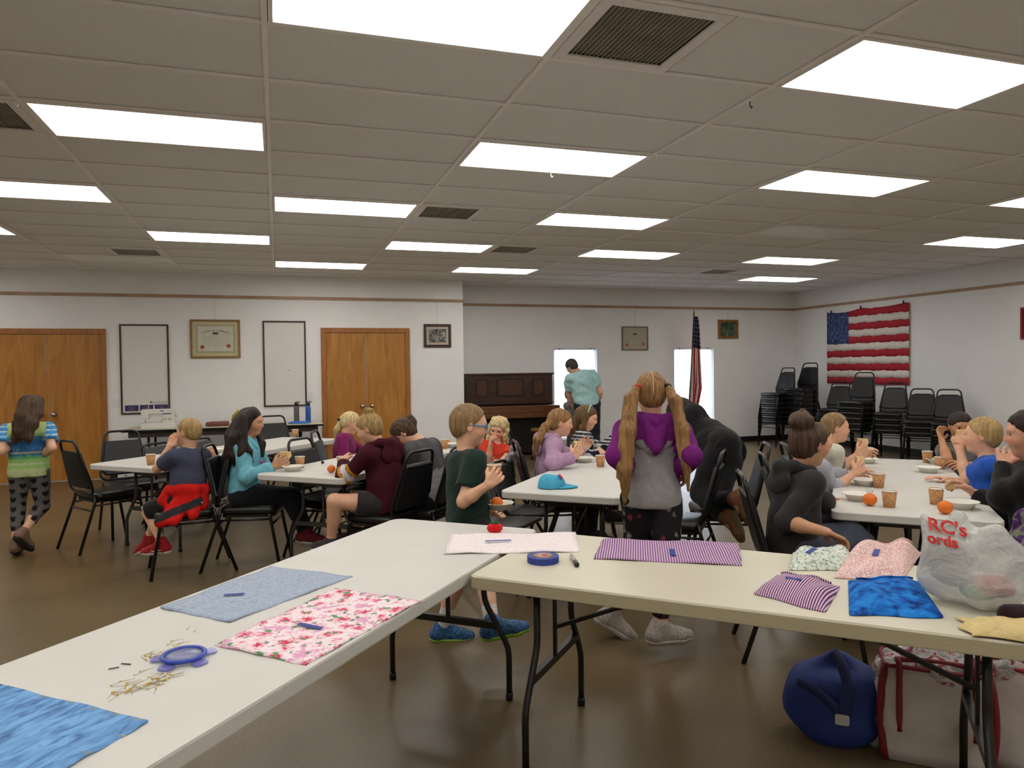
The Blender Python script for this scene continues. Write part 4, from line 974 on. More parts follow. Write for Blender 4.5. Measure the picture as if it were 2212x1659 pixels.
def person(label, S):
    """S: dict with pose in photo columns / depths; returns Fig with joints."""
    g = Fig(); s = S['h']; b = S.get('b', 1.0); hh = S.get('hh', 0.125+0.058*s); g.s, g.hh = s, hh; g.fs = S.get('fs', 1.0)
    Z = np.array((0, 0, 1.0))
    th = math.radians(S['th']); F0 = heading(th)
    pel = PDZ(*S['pel']); g.pel = pel
    def joint(par, spec, L, fr):
        if isinstance(spec[0], str):
            if spec[0] == 'z':                                                        # ('z', px, py, height)
                q = PZ(*spec[1:4])-par; n = np.linalg.norm(q); return par+q/n*min(max(n, 0.8*L), 1.12*L)
            v = fr[0]*spec[1]+fr[1]*spec[2]+fr[2]*spec[3]; return par+unit(v)*L      # ('v', right, forward, up)
        return solve(par, spec[0], spec[1], L, spec[2])
    R0 = np.cross(F0, Z); fr0 = (R0, F0, Z)
    neck = joint(pel, S['neck'], 0.278*s, fr0); g.neck = neck
    U = unit(neck-pel); R = unit(np.cross(F0, U)); F = np.cross(U, R); fr = (R, F, U); g.fr = fr; AX = np.stack([R, F, U])
    H = joint(neck, S['head'], 0.50*hh+0.020*s+S.get('nk', 0.0), fr0); g.H = H
    hth = math.radians(S.get('hth', S['th'])); hp = math.radians(S.get('hp', 0)); hr = math.radians(S.get('hr', 0))
    hf = heading(hth)*math.cos(hp)+Z*math.sin(hp); hR = unit(np.cross(hf, Z)); hU = np.cross(hR, hf); hR, hU = hR*math.cos(hr)-hU*math.sin(hr), hU*math.cos(hr)+hR*math.sin(hr)
    HX = np.stack([hR, hU, hf]); g.HX = HX
    def L(x, u, f): return H+hh*(x*hR+u*hU+f*hf)
    g.L = L
    sw = 0.104*s*S.get('shw', 1.0)
    shz = S.get('shz', -0.046)
    SH = {-1: neck-R*sw+U*shz*s, 1: neck+R*sw+U*shz*s}; HP = {-1: pel-R*0.052*s-U*0.02*s, 1: pel+R*0.052*s-U*0.02*s}
    g.SH, g.HP = SH, HP; g.EL, g.WR, g.KN, g.AN, g.hand = {}, {}, {}, {}, {}
    for sd, ka, kl in ((-1, 'la', 'll'), (1, 'ra', 'rl')):
        A = S.get(ka, (('v', sd*0.15, 0.1, -1), ('v', 0, 0.5, -0.8))); g.EL[sd] = joint(SH[sd], A[0], 0.172*s, fr); g.WR[sd] = joint(g.EL[sd], A[1], 0.145*s, fr)
        A = S.get(kl, (('v', sd*0.12, 1.0, -0.05), ('v', 0, -0.1, -1))); g.KN[sd] = joint(HP[sd], A[0], 0.235*s, fr0); g.AN[sd] = joint(g.KN[sd], A[1], 0.225*s, fr0)
    # --- primitives
    T = [el(pel+F*0.0, AX, np.array((0.090, 0.068, 0.078))*s*b, 0.05), el(pel+U*0.10*s, AX, np.array((0.078, 0.060, 0.095))*s*b, 0.06), el(pel+U*0.180*s+F*0.004*s, AX, np.array((0.090, 0.064, 0.090))*s*b, 0.06),
         rc(SH[-1]+R*0.012*s, SH[1]-R*0.012*s, 0.034*s, 0.034*s, 0.05), rc(neck-U*0.075*s-F*0.004*s, neck-U*0.035*s, 0.052*s*b, 0.036*s, 0.04)]
    g.T = T
    UA, FA, TH, SN = {}, {}, {}, {}
    for sd in (-1, 1):
        UA[sd] = [rc(SH[sd], g.EL[sd], 0.030*s*b, 0.0245*s, 0.025)]; FA[sd] = [rc(g.EL[sd], g.EL[sd]+(g.WR[sd]-g.EL[sd])*0.35, 0.0255*s, 0.0245*s, 0.02), rc(g.EL[sd]+(g.WR[sd]-g.EL[sd])*0.35, g.WR[sd], 0.0245*s, 0.0165*s, 0.02)]
        TH[sd] = [rc(HP[sd], g.KN[sd], 0.056*s*b, 0.036*s*b, 0.03)]; k2a = g.AN[sd]-g.KN[sd]
        bk = unit(np.cross(np.cross(k2a, g.KN[sd]-HP[sd]), k2a)); 
        if np.linalg.norm(np.cross(k2a, g.KN[sd]-HP[sd])) < 1e-3: bk = -F
        if bk@(HP[sd]-g.KN[sd]) > 0 and False: bk = -bk
        SN[sd] = [rc(g.KN[sd], g.AN[sd], 0.036*s, 0.022*s, 0.02), rc(g.KN[sd]+k2a*0.18-bk*0.008*s, g.KN[sd]+k2a*0.5-bk*0.010*s, 0.030*s, 0.026*s, 0.03)]
    g.UA, g.FA, g.THI, g.SN = UA, FA, TH, SN
    nb = L(0, -0.32, -0.10)
    body = list(T)+[rc(neck-U*0.02*s, nb, 0.034*s, 0.031*s, 0.02)]
    for sd in (-1, 1): body += UA[sd]+FA[sd]+TH[sd]+SN[sd]
    # feet
    g.toe = {}
    for sd, kk in ((-1, 'lf'), (1, 'rf')):
        spec = S.get(kk, None); fd = unit(F*1.0-Z*(F@Z)) if spec is None else unit(np.array((math.sin(math.radians(spec[0])), math.cos(math.radians(spec[0])), 0))*math.cos(math.radians(spec[1]))+Z*math.sin(math.radians(spec[1])))
        up = unit(Z-fd*(Z@fd)) if abs(fd[2]) < 0.9 else unit(F)
        if spec is not None and len(spec) > 2: up = unit(np.array(spec[2], float)-fd*np.dot(spec[2], fd))
        q_ = s*S.get('fs', 1.0); an = g.AN[sd]; heel = an-fd*0.022*q_-up*0.034*q_; ball = an+fd*0.085*q_-up*0.040*q_; toe = an+fd*0.115*q_-up*0.043*q_; g.toe[sd] = (fd, up, heel, ball, toe)
        body += [rc(an, heel, 0.024*s, 0.021*s, 0.02), rc(an+fd*0.005*s, ball, 0.024*s, 0.018*s, 0.02), rc(ball, toe, 0.020*s, 0.013*s, 0.015)]
    fine = []
    # head
    big = S.get('vox', 0.0135)
    HD = [el(L(0, 0.12, -0.04), HX, np.array((0.345, 0.385, 0.43))*hh, 0.02), el(L(0, -0.17, 0.09), HX, np.array((0.275, 0.31, 0.30))*hh, 0.05), rc(L(-0.05, -0.40, 0.24), L(0.05, -0.40, 0.24), 0.085*hh, 0.085*hh, 0.03),
          rc(L(-0.16, -0.14, 0.24), L(0.16, -0.14, 0.24), 0.13*hh, 0.13*hh, 0.02), rc(L(-0.16, 0.085, 0.335), L(0.16, 0.085, 0.335), 0.055*hh, 0.055*hh, 0.02)]
    for sx in (-1, 1): HD.append(sub(el(L(sx*0.15, -0.005, 0.42), HX, np.array((0.095, 0.045, 0.085))*hh, 0.012)))
    HD += [rc(L(0, 0.03, 0.375), L(0, -0.125, 0.445), 0.030*hh, 0.050*hh, 0.010), rc(L(-0.045, -0.14, 0.40), L(0.045, -0.14, 0.40), 0.035*hh, 0.035*hh, 0.008), rc(L(-0.07, -0.255, 0.365), L(0.07, -0.255, 0.365), 0.026*hh, 0.026*hh, 0.006), rc(L(-0.055, -0.295, 0.36), L(0.055, -0.295, 0.36), 0.028*hh, 0.028*hh, 0.006)]
    if S.get('mouth'): HD.append(sub(el(L(0, -0.275, 0.40), HX, np.array((0.055, 0.035, 0.06))*hh, 0.006)))
    for sx in (-1, 1):
        HD += [el(L(sx*0.355, -0.02, -0.06), np.stack([unit(hR+0.45*sx*hf*-1), hU, unit(hf+0.45*sx*hR)]), np.array((0.030, 0.125, 0.080))*hh, 0.008), sub(el(L(sx*0.395, -0.01, -0.045), HX, np.array((0.03, 0.07, 0.04))*hh, 0.006))]
    body += HD
    fine.append((H-0.55*hh, H+0.56*hh, S.get('hvox', 0.0062)))
    for sd, kk in ((-1, 'lh'), (1, 'rh')):
        hp_ = S.get(kk, {}); A = unit(g.WR[sd]-g.EL[sd])
        def wv(v): return unit(R*v[0]+F*v[1]+U*v[2])
        a = wv(hp_['dir']) if 'dir' in hp_ else A
        pn = wv(hp_.get('pn', (-sd*0.7, 0.1, -0.5)))
        P, c, tips = hand_prims(g.WR[sd], a, pn, s, hp_.get('curl', 0.45), thumb_side=hp_.get('ts', sd), spread=hp_.get('sp', 0.2)); g.hand[sd] = (c, a, pn, tips)
        if not hp_.get('skip'):
            body += P; q = [pb(p) for p in P]; fine.append((np.min([x[0] for x in q], 0)-0.004, np.max([x[1] for x in q], 0)+0.004, S.get('fvox', 0.0058)))
        else: body += [rc(g.WR[sd], g.WR[sd]+a*0.06*s, 0.02*s, 0.018*s, 0.01)]
    org = np.array((pel[0], pel[1], 0.0)); g.org = org
    sk = lin(S['skin']); lipc = np.array(lin(S.get('lip', tuple(int(v*f) for v, f in zip(S['skin'], (0.86, 0.62, 0.62))))))
    def colr(V):
        C = np.tile(np.array(sk), (len(V), 1)); q = (V-H)@HX.T/hh
        lip = np.exp(-((q[:, 0]/0.075)**2+((q[:, 1]+0.275)/0.035)**2)**2)*(q[:, 2] > 0.2); ck = np.exp(-(((np.abs(q[:, 0])-0.2)/0.11)**2+((q[:, 1]+0.14)/0.10)**2))*(q[:, 2] > 0.1)
        C = C*(1-lip[:, None])+lipc*lip[:, None]; C = C*(1-0.22*ck[:, None]*np.array((0.0, 1.0, 0.9))); ear = np.exp(-(((np.abs(q[:, 0])-0.38)/0.05)**2+((q[:, 1]+0.02)/0.14)**2+((q[:, 2]+0.05)/0.1)**2)); C = C*(1-0.2*ear[:, None]*np.array((0.0, 1, 1)))
        return C
    V, Fq = mesh_sdf(body, big, fine); me = np_mesh('person', V, Fq, skin_mat('skin', (200, 150, 120)), org, colr)
    o = link('person', me, None, org); tag(o, label, 'person', S.get('group')); g.o = o
    if S.get('face', True):
        for sx in (-1, 1):
            e = MB().lathe([(0.0, -1), (0.5, -0.87), (0.87, -0.5), (1, 0), (0.87, 0.5), (0.55, 0.835)], (0, 0, 0), 12); e.lathe([(0.55, 0.835), (0.3, 0.954), (0.0, 1.0)], (0, 0, 0), 12, mi=1)
            M3 = np.stack([hR, hU, hf], 1)*hh*0.072; c = L(sx*0.148, -0.005, 0.300)-org
            e.v = [tuple(M3@np.array(v)+c) for v in e.v]; e.build('eye', [mat('eye_white', (196, 186, 178), 0.35), mat('eye_iris', (60, 40, 26), 0.15)], o)
            pts = [L(sx*x, u, f)-org for x, u, f in ((0.06, 0.085, 0.395), (0.13, 0.115, 0.385), (0.21, 0.10, 0.335), (0.25, 0.075, 0.29))]
            MB().tube(pts, [0.010*hh, 0.016*hh, 0.013*hh, 0.006*hh], 6).build('eyebrow', S['hairm'], o)
    return g
def part(g, name, prims, m, h=0.012, noise=None, col=None, parent=None, label=None, relax=1, fine=()):
    V, Fq = mesh_sdf(prims, h, fine, noise)
    o = link(name, np_mesh(name, V, Fq, m, g.org, col, relax), parent or g.o)
    if parent: o.matrix_parent_inverse = Matrix()
    if label: o['label'] = label
    return o
def lerp(a, b, t): return a+(b-a)*t
def top(g, m, name='shirt', e=0.014, sleeve='long', hem=-0.03, hood=False, noise=None, col=None, seed=1, h=0.0115, neckr=0.044, label=None, extra=(), amp=0.006):
    s = g.s; R, F, U = g.fr; P = [grow(p, e) for p in g.T]
    for sx in (-1, 1): P.append(rc(g.pel+R*sx*0.036*s-U*0.09*s, g.pel+R*sx*0.034*s+U*0.08*s, 0.056*s+e, 0.054*s+e, 0.05))
    P.append(cut(g.pel+U*hem*s, -U))
    for sd in (-1, 1):
        sl = sleeve[sd] if isinstance(sleeve, dict) else sleeve
        if sl in ('short', 'cap'):
            t = 0.66 if sl == 'short' else 0.42; q = lerp(g.SH[sd], g.EL[sd], t); P.append(fc(g.SH[sd], q, 0.033*s+e, 0.033*s+e+0.003, 0.02))
        elif sl in ('long', 'elbow', '34'):
            P += [grow(p, e) for p in g.UA[sd]]; t = {'long': 0.98, 'elbow': 0.05, '34': 0.45}[sl]; P.append(fc(g.EL[sd], lerp(g.EL[sd], g.WR[sd], t), 0.026*s+e, 0.019*s+e*0.9, 0.02))
    if hood:
        hb = [g.neck+R*a*s+F*b_*s+U*c*s for a, b_, c in ((-.045, .060, -.045), (-.068, .012, -.006), (-.054, -.046, .0), (0, -.070, -.008), (.054, -.046, .0), (.068, .012, -.006), (.045, .060, -.045))]
        hs_ = 1.0 if hood is True else hood
        hr_ = tuple(v_*hs_ for v_ in (0.012, 0.020, 0.024, 0.025, 0.024, 0.020, 0.012))
        HP_ = [rc(hb[k], hb[k+1], hr_[k]*s, hr_[k+1]*s, 0.02) for k in range(6)]+[el(g.neck-F*(0.062*s+e*0.7)-U*0.056*s, np.stack([R, F, U]), np.array((0.084, 0.019, 0.060))*s*hs_, 0.03), sub(rc(g.neck+U*0.03*s+F*0.012*s, g.L(0, -0.1, 0.0), 0.036*s, 0.045*s, 0.006))]
        part(g, 'hood', HP_, m, h*0.85, folds(seed+5, amp*0.9, 40), col)
    P += list(extra)
    P.append(sub(rc(g.neck+U*0.0*s+F*0.012*s, g.L(0, -0.2, 0.0), neckr*s*0.82, neckr*s*0.9, 0.006)))
    return part(g, name, P, m, h, noise or folds(seed, amp*0.8, 42), col, label=label)
def bottoms(g, m, name='trousers', e=0.010, length=(0.9, 0.9), seed=2, waist=0.055, noise=None, col=None, label=None, flare=0.006, h=0.012, amp=0.005):
    s = g.s; R, F, U = g.fr; P = [grow(g.T[0], e), grow(g.T[1], e*0.8), cut(g.pel+U*waist*s, U)]
    for sd, ln in zip((-1, 1), length):
        if ln < 0: P.append(fc(g.HP[sd], lerp(g.HP[sd], g.KN[sd], 1+ln), 0.056*s+e, 0.046*s+e+flare, 0.02))     # shorts: -0.2 = ends 20% above the knee
        else: P += [grow(p, e) for p in g.THI[sd]]+[fc(g.KN[sd], lerp(g.KN[sd], g.AN[sd], ln), 0.036*s+e, 0.024*s+e+flare, 0.02), grow(g.SN[sd][1], e*0.7)]
    return part(g, name, P, m, h, noise or folds(seed, amp, 38), col, label=label)
def shoe(g, sd, m, msole, label=None, boot=0.0, sock=None, name='shoe'):
    s = g.s*g.fs; fd, up, heel, ball, toe = g.toe[sd]; an = g.AN[sd]; R = np.cross(fd, up)
    P = [rc(heel, an+up*0.006*s, 0.030*s, 0.030*s, 0.02), rc(heel+fd*0.01*s, ball, 0.029*s, 0.027*s, 0.02), rc(an+fd*0.02*s-up*0.012*s, ball, 0.026*s, 0.022*s, 0.02), rc(ball-R*0.008*s, toe+fd*0.006*s, 0.025*s, 0.019*s, 0.015), rc(ball+R*0.008*s, toe+fd*0.004*s, 0.025*s, 0.018*s, 0.015)]
    if boot: P.append(rc(an, lerp(an, g.KN[sd], boot), 0.034*s, 0.040*s, 0.02))
    bot = an-up*0.058*s
    up_cut = cut(bot, -up)
    o = part(g, name, P+[up_cut], m, 0.0065, label=label)
    So = [rc(heel-up*0.006*s, ball-up*0.004*s, 0.031*s, 0.031*s, 0.01), rc(ball-up*0.004*s-R*0.006*s, toe+fd*0.006*s, 0.029*s, 0.022*s, 0.01), rc(ball+R*0.006*s-up*0.004*s, toe+fd*0.004*s, 0.029*s, 0.021*s, 0.01), cut(bot-up*0.010*s, -up), cut(bot+up*0.010*s, up)]
    part(g, 'sole', So, msole, 0.0065, parent=o)
    if sock: part(g, 'sock', [rc(an-up*0.01*s, lerp(an, g.KN[sd], sock[1]), 0.027*s, 0.027*s+0.004, 0.01)], sock[0], 0.007)
    return o
def cap_hair(g, fringe=0.27, r=(0.380, 0.415, 0.465), nape=-0.32, tilt=(0, -0.69, 0.72), front=0.40, ctr=(0, 0.13, -0.05)):
    L = g.L; HX = g.HX; hh = g.hh; n = HX[0]*tilt[0]+HX[1]*tilt[1]+HX[2]*tilt[2]
    return [el(L(*ctr), HX, np.array(r)*hh, 0.02), el(L(0, -0.10, -0.20), HX, np.array((0.30, 0.26, 0.26))*hh, 0.03), cut(L(0, fringe, front), n), cut(L(0, nape, 0), -HX[1])]
def hairnoise(g, amp=0.006, fr=20, seed=0):
    def f(x, y, z):
        q = (np.stack([x, y, z], 1)-g.H)@g.HX.T/g.hh; a = np.arctan2(q[:, 0], -q[:, 2]+0.05)
        return amp*(np.sin(a*fr+3*q[:, 1]+seed+2*np.sin(q[:, 1]*4+q[:, 2]*5))+0.7*np.sin(a*fr*2.3+seed*2+q[:, 1]*6+1.5*np.sin(q[:, 0]*9))+0.5*np.sin(a*fr*4.1+q[:, 1]*8))*0.35
    return f
def ears(g): return [el(g.L(sx*0.33, -0.02, -0.05), g.HX, np.array((0.085, 0.22, 0.17))*g.hh, 0.02) for sx in (-1, 1)]
def strand(g, pts, rs, k=0.02): 
    P = [g.L(*p) if isinstance(p, tuple) else np.array(p) for p in pts]
    return [rc(P[i], P[i+1], rs[i]*g.hh, rs[i+1]*g.hh, k) for i in range(len(P)-1)]
def hair(g, prims, m, noise=None, h=0.0075, name='hair', label=None): return part(g, name, prims, m, h, noise, label=label)
# ------------------------------------------------------------------ the people in the room
M_SOLEW = mat('sole_white', (200, 196, 186), 0.6); M_SOLEB = mat('sole_dark', (40, 38, 36), 0.7)
SK_FAIR, SK_TAN, SK_BRN = (222, 172, 142), (196, 146, 112), (164, 112, 80)
H_DARK = hair_mat('dark', (22, 15, 12), (54, 38, 30)); H_DKBR = hair_mat('dark_brown', (50, 36, 26), (92, 68, 50)); H_BROWN = hair_mat('brown', (74, 54, 34), (122, 92, 60))
H_BLOND = hair_mat('blond', (132, 104, 62), (190, 160, 108)); H_PALE = hair_mat('pale_blond', (176, 150, 96), (226, 206, 158)); H_STRAW = hair_mat('strawberry', (104, 74, 42), (168, 128, 80)); H_SAND = hair_mat('sandy', (108, 84, 54), (160, 128, 88))
LW = np.array((lin((1, 1, 1))))
def C(*a): return np.array(lin(a))
def stripes_z(g, bands):
    """bands: list of (fraction along pelvis->neck from top, colour)."""
    R, F, U = g.fr
    def f(V):
        t = 1-((V-g.pel)@U+0.03*g.s)/(0.32*g.s); out = np.zeros((len(V), 3))
        for a, c in bands: out[t >= a] = C(*c)
        return out
    return f
M_ATTR = mat('cloth_pattern', (200, 200, 200), 0.9, 0.10, 30, bump=0.25, bscale=240, attr='Col', spec=0.2)

# 1 girl walking away at far left
g = person('girl seen from behind walking at far left, striped blue and lime T-shirt, grey heart leggings', dict(h=1.36, th=-8, pel=(62, 6.08, 0.71), neck=(60, 905, 0), head=(68, 870, 0), hth=28, skin=SK_FAIR, hairm=H_DKBR, face=False,
    la=((2, 975, -1), (25, 962, 1)), ra=((112, 968, -1), (88, 985, 1)), ll=((40, 1095, 1), (34, 1172, -1)), rl=((92, 1092, 1), (50, 1150, -1)), lf=(-10, -5), rf=(20, -40)))
bd = []
for a, c in ((-1, (176, 196, 120)), (0.10, (184, 204, 130)), (0.24, (150, 190, 130)), (0.30, (70, 128, 160)), (0.37, (196, 180, 150)), (0.385, (52, 106, 160)), (0.46, (60, 116, 168)), (0.53, (200, 180, 150)), (0.545, (56, 108, 156)), (0.60, (190, 176, 140)), (0.615, (60, 120, 150)), (0.66, (96, 160, 110)), (0.72, (150, 190, 110)), (0.80, (200, 206, 170)), (0.82, (160, 200, 120)), (0.92, (190, 204, 150))): bd.append((a, c))
sc = stripes_z(g, bd)
def col1(V, g=g, sc=sc):
    o = sc(V); R, F, U = g.fr; x = np.abs((V-g.neck)@R); m = (x > 0.098*g.s) & ((V-g.neck)@U > -0.16*g.s); t = ((V-g.neck)@U); o[m] = np.where((np.sin(t[m]*160) > 0.75)[:, None], C(190, 210, 220), C(70, 140, 200)); return o
top(g, M_ATTR, 'striped_shirt', 0.016, 'short', -0.055, col=col1, seed=3)
def col1b(V, g=g):
    R, F, U = g.fr; q = np.stack([(V-g.pel)@R, (V-g.pel)@U], 1)*13; cell = np.floor(q+np.array((0, 0.5))*(np.floor(q[:, :1]) % 2)); fcl = q+np.array((0, 0.5))*(np.floor(q[:, :1]) % 2)-cell-0.5
    x, y = fcl[:, 0]*2.6, fcl[:, 1]*2.6-0.1; ht = (x*x+y*y-0.45)**3-x*x*y**3 < 0; return np.where(ht[:, None], C(28, 26, 32), C(104, 100, 100))
bottoms(g, M_ATTR, 'leggings', 0.006, (0.72, 0.62), col=col1b, flare=0.0, h=0.009, waist=0.03)
DH = 5.90
hair(g, cap_hair(g, 0.16, nape=-0.5)+ears(g)+strand(g, [PD(60, 868, DH+.05), PD(52, 900, DH), PD(46, 930, DH-.02), PD(42, 955, DH-.01)], (0.30, 0.30, 0.22, 0.06))+strand(g, [PD(66, 880, DH+.05), PD(66, 915, DH), PD(62, 945, DH-.02), PD(62, 962, DH)], (0.24, 0.24, 0.16, 0.04))+strand(g, [PD(48, 880, DH+.08), PD(40, 915, DH+.02), PD(34, 945, DH), PD(33, 958, DH)], (0.18, 0.2, 0.13, 0.04))+strand(g, [PD(82, 865, DH+.12), PD(84, 895, DH+.06), PD(80, 925, DH+.02)], (0.2, 0.16, 0.05)), H_DKBR, folds(7, 0.010, 60, (1, 1, 0.4)), h=0.009)
for sd in (-1, 1): shoe(g, sd, mat('sandal_tan', (120, 92, 74), 0.7), M_SOLEB)

# 2 boy in blue tee with red jacket round the waist
g = person('boy in navy T-shirt eating at the far left table, red jacket tied round his waist', dict(h=1.27, th=-42, pel=(408, 5.42, 0.57), neck=(408, 972, 0), head=(408, 936, 0), hth=-52, hp=-4, skin=SK_FAIR, hairm=H_BLOND, face=True,
    la=((340, 1012, 1), (368, 962, 1)), ra=((432, 1030, 1), (400, 985, 1)), ll=((322, 1108, 1), (350, 1172, -1)), rl=((345, 1095, 1), (322, 1160, 1)), lf=(-62, -6), rf=(-60, -28), lh=dict(curl=0.9, pn=(0.8, 0.3, 0.2)), rh=dict(curl=0.7)))
P2 = g
top(g, cloth('navy', (66, 70, 92)), 'T_shirt', 0.014, 'short', 0.0, seed=5)
bottoms(g, cloth('black_shorts', (28, 28, 30)), 'shorts', 0.012, (-0.06, -0.06), flare=0.014)
R, F, U = g.fr; s = g.s
part(g, 'shorts_stripe', [rc(lerp(g.HP[-1], g.KN[-1], 0.62)-R*0.045*s+U*0.035*s, lerp(g.HP[-1], g.KN[-1], 0.93)-R*0.045*s+U*0.028*s, 0.014*s, 0.016*s, 0.01)], cloth('white_stripe', (214, 208, 204)), 0.007)
jk = []
for a0 in range(0, 360, 24):
    a1 = a0+24; f = lambda a: g.pel+U*0.04*s+R*0.098*s*math.cos(math.radians(a))+F*0.078*s*math.sin(math.radians(a)); jk.append(rc(f(a0), f(a1), 0.030*s, 0.030*s, 0.015))
tc_ = np.array((-0.30, -0.95, 0.0)); jk += [rc(g.pel+tc_*0.09+np.array((-.02, 0, .0)), g.pel+tc_*0.22+np.array((-0.10, 0, -0.13)), 0.035, 0.042, 0.03), rc(g.pel+tc_*0.10+np.array((0.06, 0, .0)), g.pel+tc_*0.22+np.array((-0.01, 0, -0.14)), 0.035, 0.040, 0.03), rc(g.pel+tc_*0.10+np.array((0.10, 0, 0)), g.pel+tc_*0.20+np.array((0.10, 0, -0.11)), 0.035, 0.035, 0.03)]
jk += [rc(g.pel-R*0.085*s+F*0.05*s+U*0.04*s, g.pel-R*0.115*s+F*0.07*s-U*0.02*s, 0.032*s, 0.040*s, 0.02), rc(g.pel-R*0.09*s+F*0.05*s+U*0.02*s, g.pel-R*0.12*s-F*0.0*s-U*0.13*s, 0.03*s, 0.034*s, 0.02), rc(g.pel-R*0.06*s-F*0.07*s+U*0.03*s, g.pel-R*0.075*s-F*0.075*s-U*0.07*s, 0.034*s, 0.034*s, 0.03), rc(g.pel+R*0.05*s-F*0.075*s+U*0.03*s, g.pel+R*0.03*s-F*0.08*s-U*0.06*s, 0.034*s, 0.03*s, 0.03)]
def colj(V, g=g):
    q = V-g.pel; x = q@_r; z = q[:, 2]; n_ = q@np.array((-0.30, -0.95, 0.0))
    return np.where(((np.abs(z-(-0.070+0.39*x)) < 0.030) & (n_ > 0.06))[:, None], C(44, 44, 48), C(196, 26, 20))
part(g, 'tied_jacket', jk, M_ATTR, 0.010, folds(8, 0.010, 44), colj, label='red jacket with dark sleeve tied at the waist')
MB().box((g.pel-R*0.01*s-F*0.118*s-U*0.035*s)-g.org, (0.03, 0.004, 0.012), R=np.stack([R, -F, U], 1)).build('jacket_logo', M_SOLEW, g.o)
hair(g, cap_hair(g, 0.25, front=0.30), H_BLOND, hairnoise(g, 0.004, 24))
for sd in (-1, 1): shoe(g, sd, cloth('red_shoe', (150, 30, 36)), M_SOLEW)
fd, up, heel, ball, toe = g.toe[-1]; sR = np.cross(fd, up)
MB().tube([heel-sR*0.038-g.org+up*0.0, lerp(heel, ball, .45)-sR*0.037-up*0.008-g.org, lerp(heel, ball, .75)-sR*0.036+up*0.002-g.org], [0.003, 0.006, 0.002], 6).build('swoosh', M_SOLEW, g.o)

# 3 girl in light blue hoodie
g = person('girl with long dark hair in a light blue hoodie holding a sandwich', dict(h=1.46, th=102, pel=(528, 5.62, 0.57), neck=(533, 960, 0), head=(541, 918, 0), hth=112, hp=-6, skin=SK_TAN, hairm=H_DARK,
    ra=((532, 1032, -1), (600, 1004, 1)), la=((585, 1022, 1), (616, 1000, 1)), rl=((672, 1070, 1), (660, 1148, 1)), ll=((700, 1072, 1), (668, 1165, 1)), rf=(105, -8), lf=(110, 0), rh=dict(curl=0.55, pn=(-0.6, 0.4, 0.5), dir=(-0.1, 0.85, 0.5)), lh=dict(curl=0.5, pn=(0.6, 0.2, 0.4))))
P3 = g
def col3(V, g=g):
    R, F, U = g.fr; q = V-g.neck; hd = (((q@F) < 0.02*g.s) & ((q@U) > -0.045*g.s) & (np.abs(q@R) < 0.09*g.s)); rn = np.sin(V[:, 0]*90)*np.sin(V[:, 2]*70+V[:, 1]*60)*0.10
    return np.where(hd[:, None], C(150, 40, 120), C(112, 178, 196))*(1+rn[:, None])
top(g, M_ATTR, 'hoodie', 0.018, 'long', -0.02, hood=True, col=col3, seed=11, amp=0.009)
R, F, U = g.fr; s = g.s
for off, w_ in ((0.0, 0.05), (0.03, 0.03), (-0.03, 0.035)): MB().tube([g.pel+U*(0.145+off*0.4)*s+F*0.096*s+R*(0.06+off)*s-g.org, g.pel+U*(0.135+off*0.3)*s+F*0.100*s+R*(0.03+off)*s-g.org, g.pel+U*(0.15+off*0.4)*s+F*0.101*s+R*(off)*s-g.org], 0.006, 6).build('hoodie_print', cloth('magenta_print', (150, 40, 110)), g.o)
bottoms(g, cloth('dark_jeans', (28, 28, 36)), 'trousers', 0.012, (0.93, 0.93))
hair(g, cap_hair(g, 0.28, nape=-0.5)+ears(g)+strand(g, [PD(526, 905, 5.60), PD(508, 945, 5.56), PD(500, 985, 5.54), PD(496, 1025, 5.56)], (0.28, 0.32, 0.28, 0.08))+strand(g, [PD(526, 900, 5.50), PD(522, 940, 5.47), PD(524, 980, 5.45), PD(528, 1010, 5.46)], (0.13, 0.17, 0.15, 0.04))+strand(g, [PD(518, 905, 5.54), PD(510, 945, 5.50), PD(506, 985, 5.48), PD(504, 1010, 5.49)], (0.16, 0.22, 0.18, 0.05))+strand(g, [PD(532, 948, 5.46), PD(540, 975, 5.44), PD(548, 1000, 5.44)], (0.05, 0.08, 0.03))+strand(g, [PD(556, 930, 5.70), PD(564, 958, 5.66), PD(568, 985, 5.64)], (0.09, 0.12, 0.05)), H_DARK, folds(4, 0.010, 60, (1, 1, 0.3)), h=0.009)
for sd in (-1, 1): shoe(g, sd, cloth('maroon_shoe', (110, 34, 46)), M_SOLEW)

# 4 small girl in magenta fleece
g = person('small fair haired girl in a magenta fleece, in front of the double door', dict(h=1.18, th=105, pel=(742, 6.75, 0.57), neck=(744, 949, 0), head=(754, 920, 0), hth=100, hp=-18, skin=SK_FAIR, hairm=H_PALE,
    ra=((742, 995, -1), (790, 985, 1)), la=((790, 980, 1), (805, 985, 1)), vox=0.0145, rh=dict(curl=0.6), lh=dict(curl=0.5)))
top(g, cloth('magenta_fleece', (118, 26, 84)), 'fleece', 0.018, 'long', -0.05, seed=13, amp=0.008)
bottoms(g, cloth('dark_trousers', (40, 40, 48)))
hair(g, cap_hair(g, 0.28)+strand(g, [(0.0, 0.05, -0.42), (0.0, -0.5, -0.52), (0.05, -1.0, -0.45)], (0.16, 0.15, 0.05)), H_PALE, hairnoise(g, 0.005, 18))
MB().lathe([(0.03, -0.012), (0.036, 0), (0.03, 0.012)], g.L(0, 0.02, -0.50)-g.org, 12).build('hair_clip', M_BLACK, g.o)

for sd in (-1, 1): shoe(g, sd, cloth('dark_shoe', (60, 56, 60)), M_SOLEW)

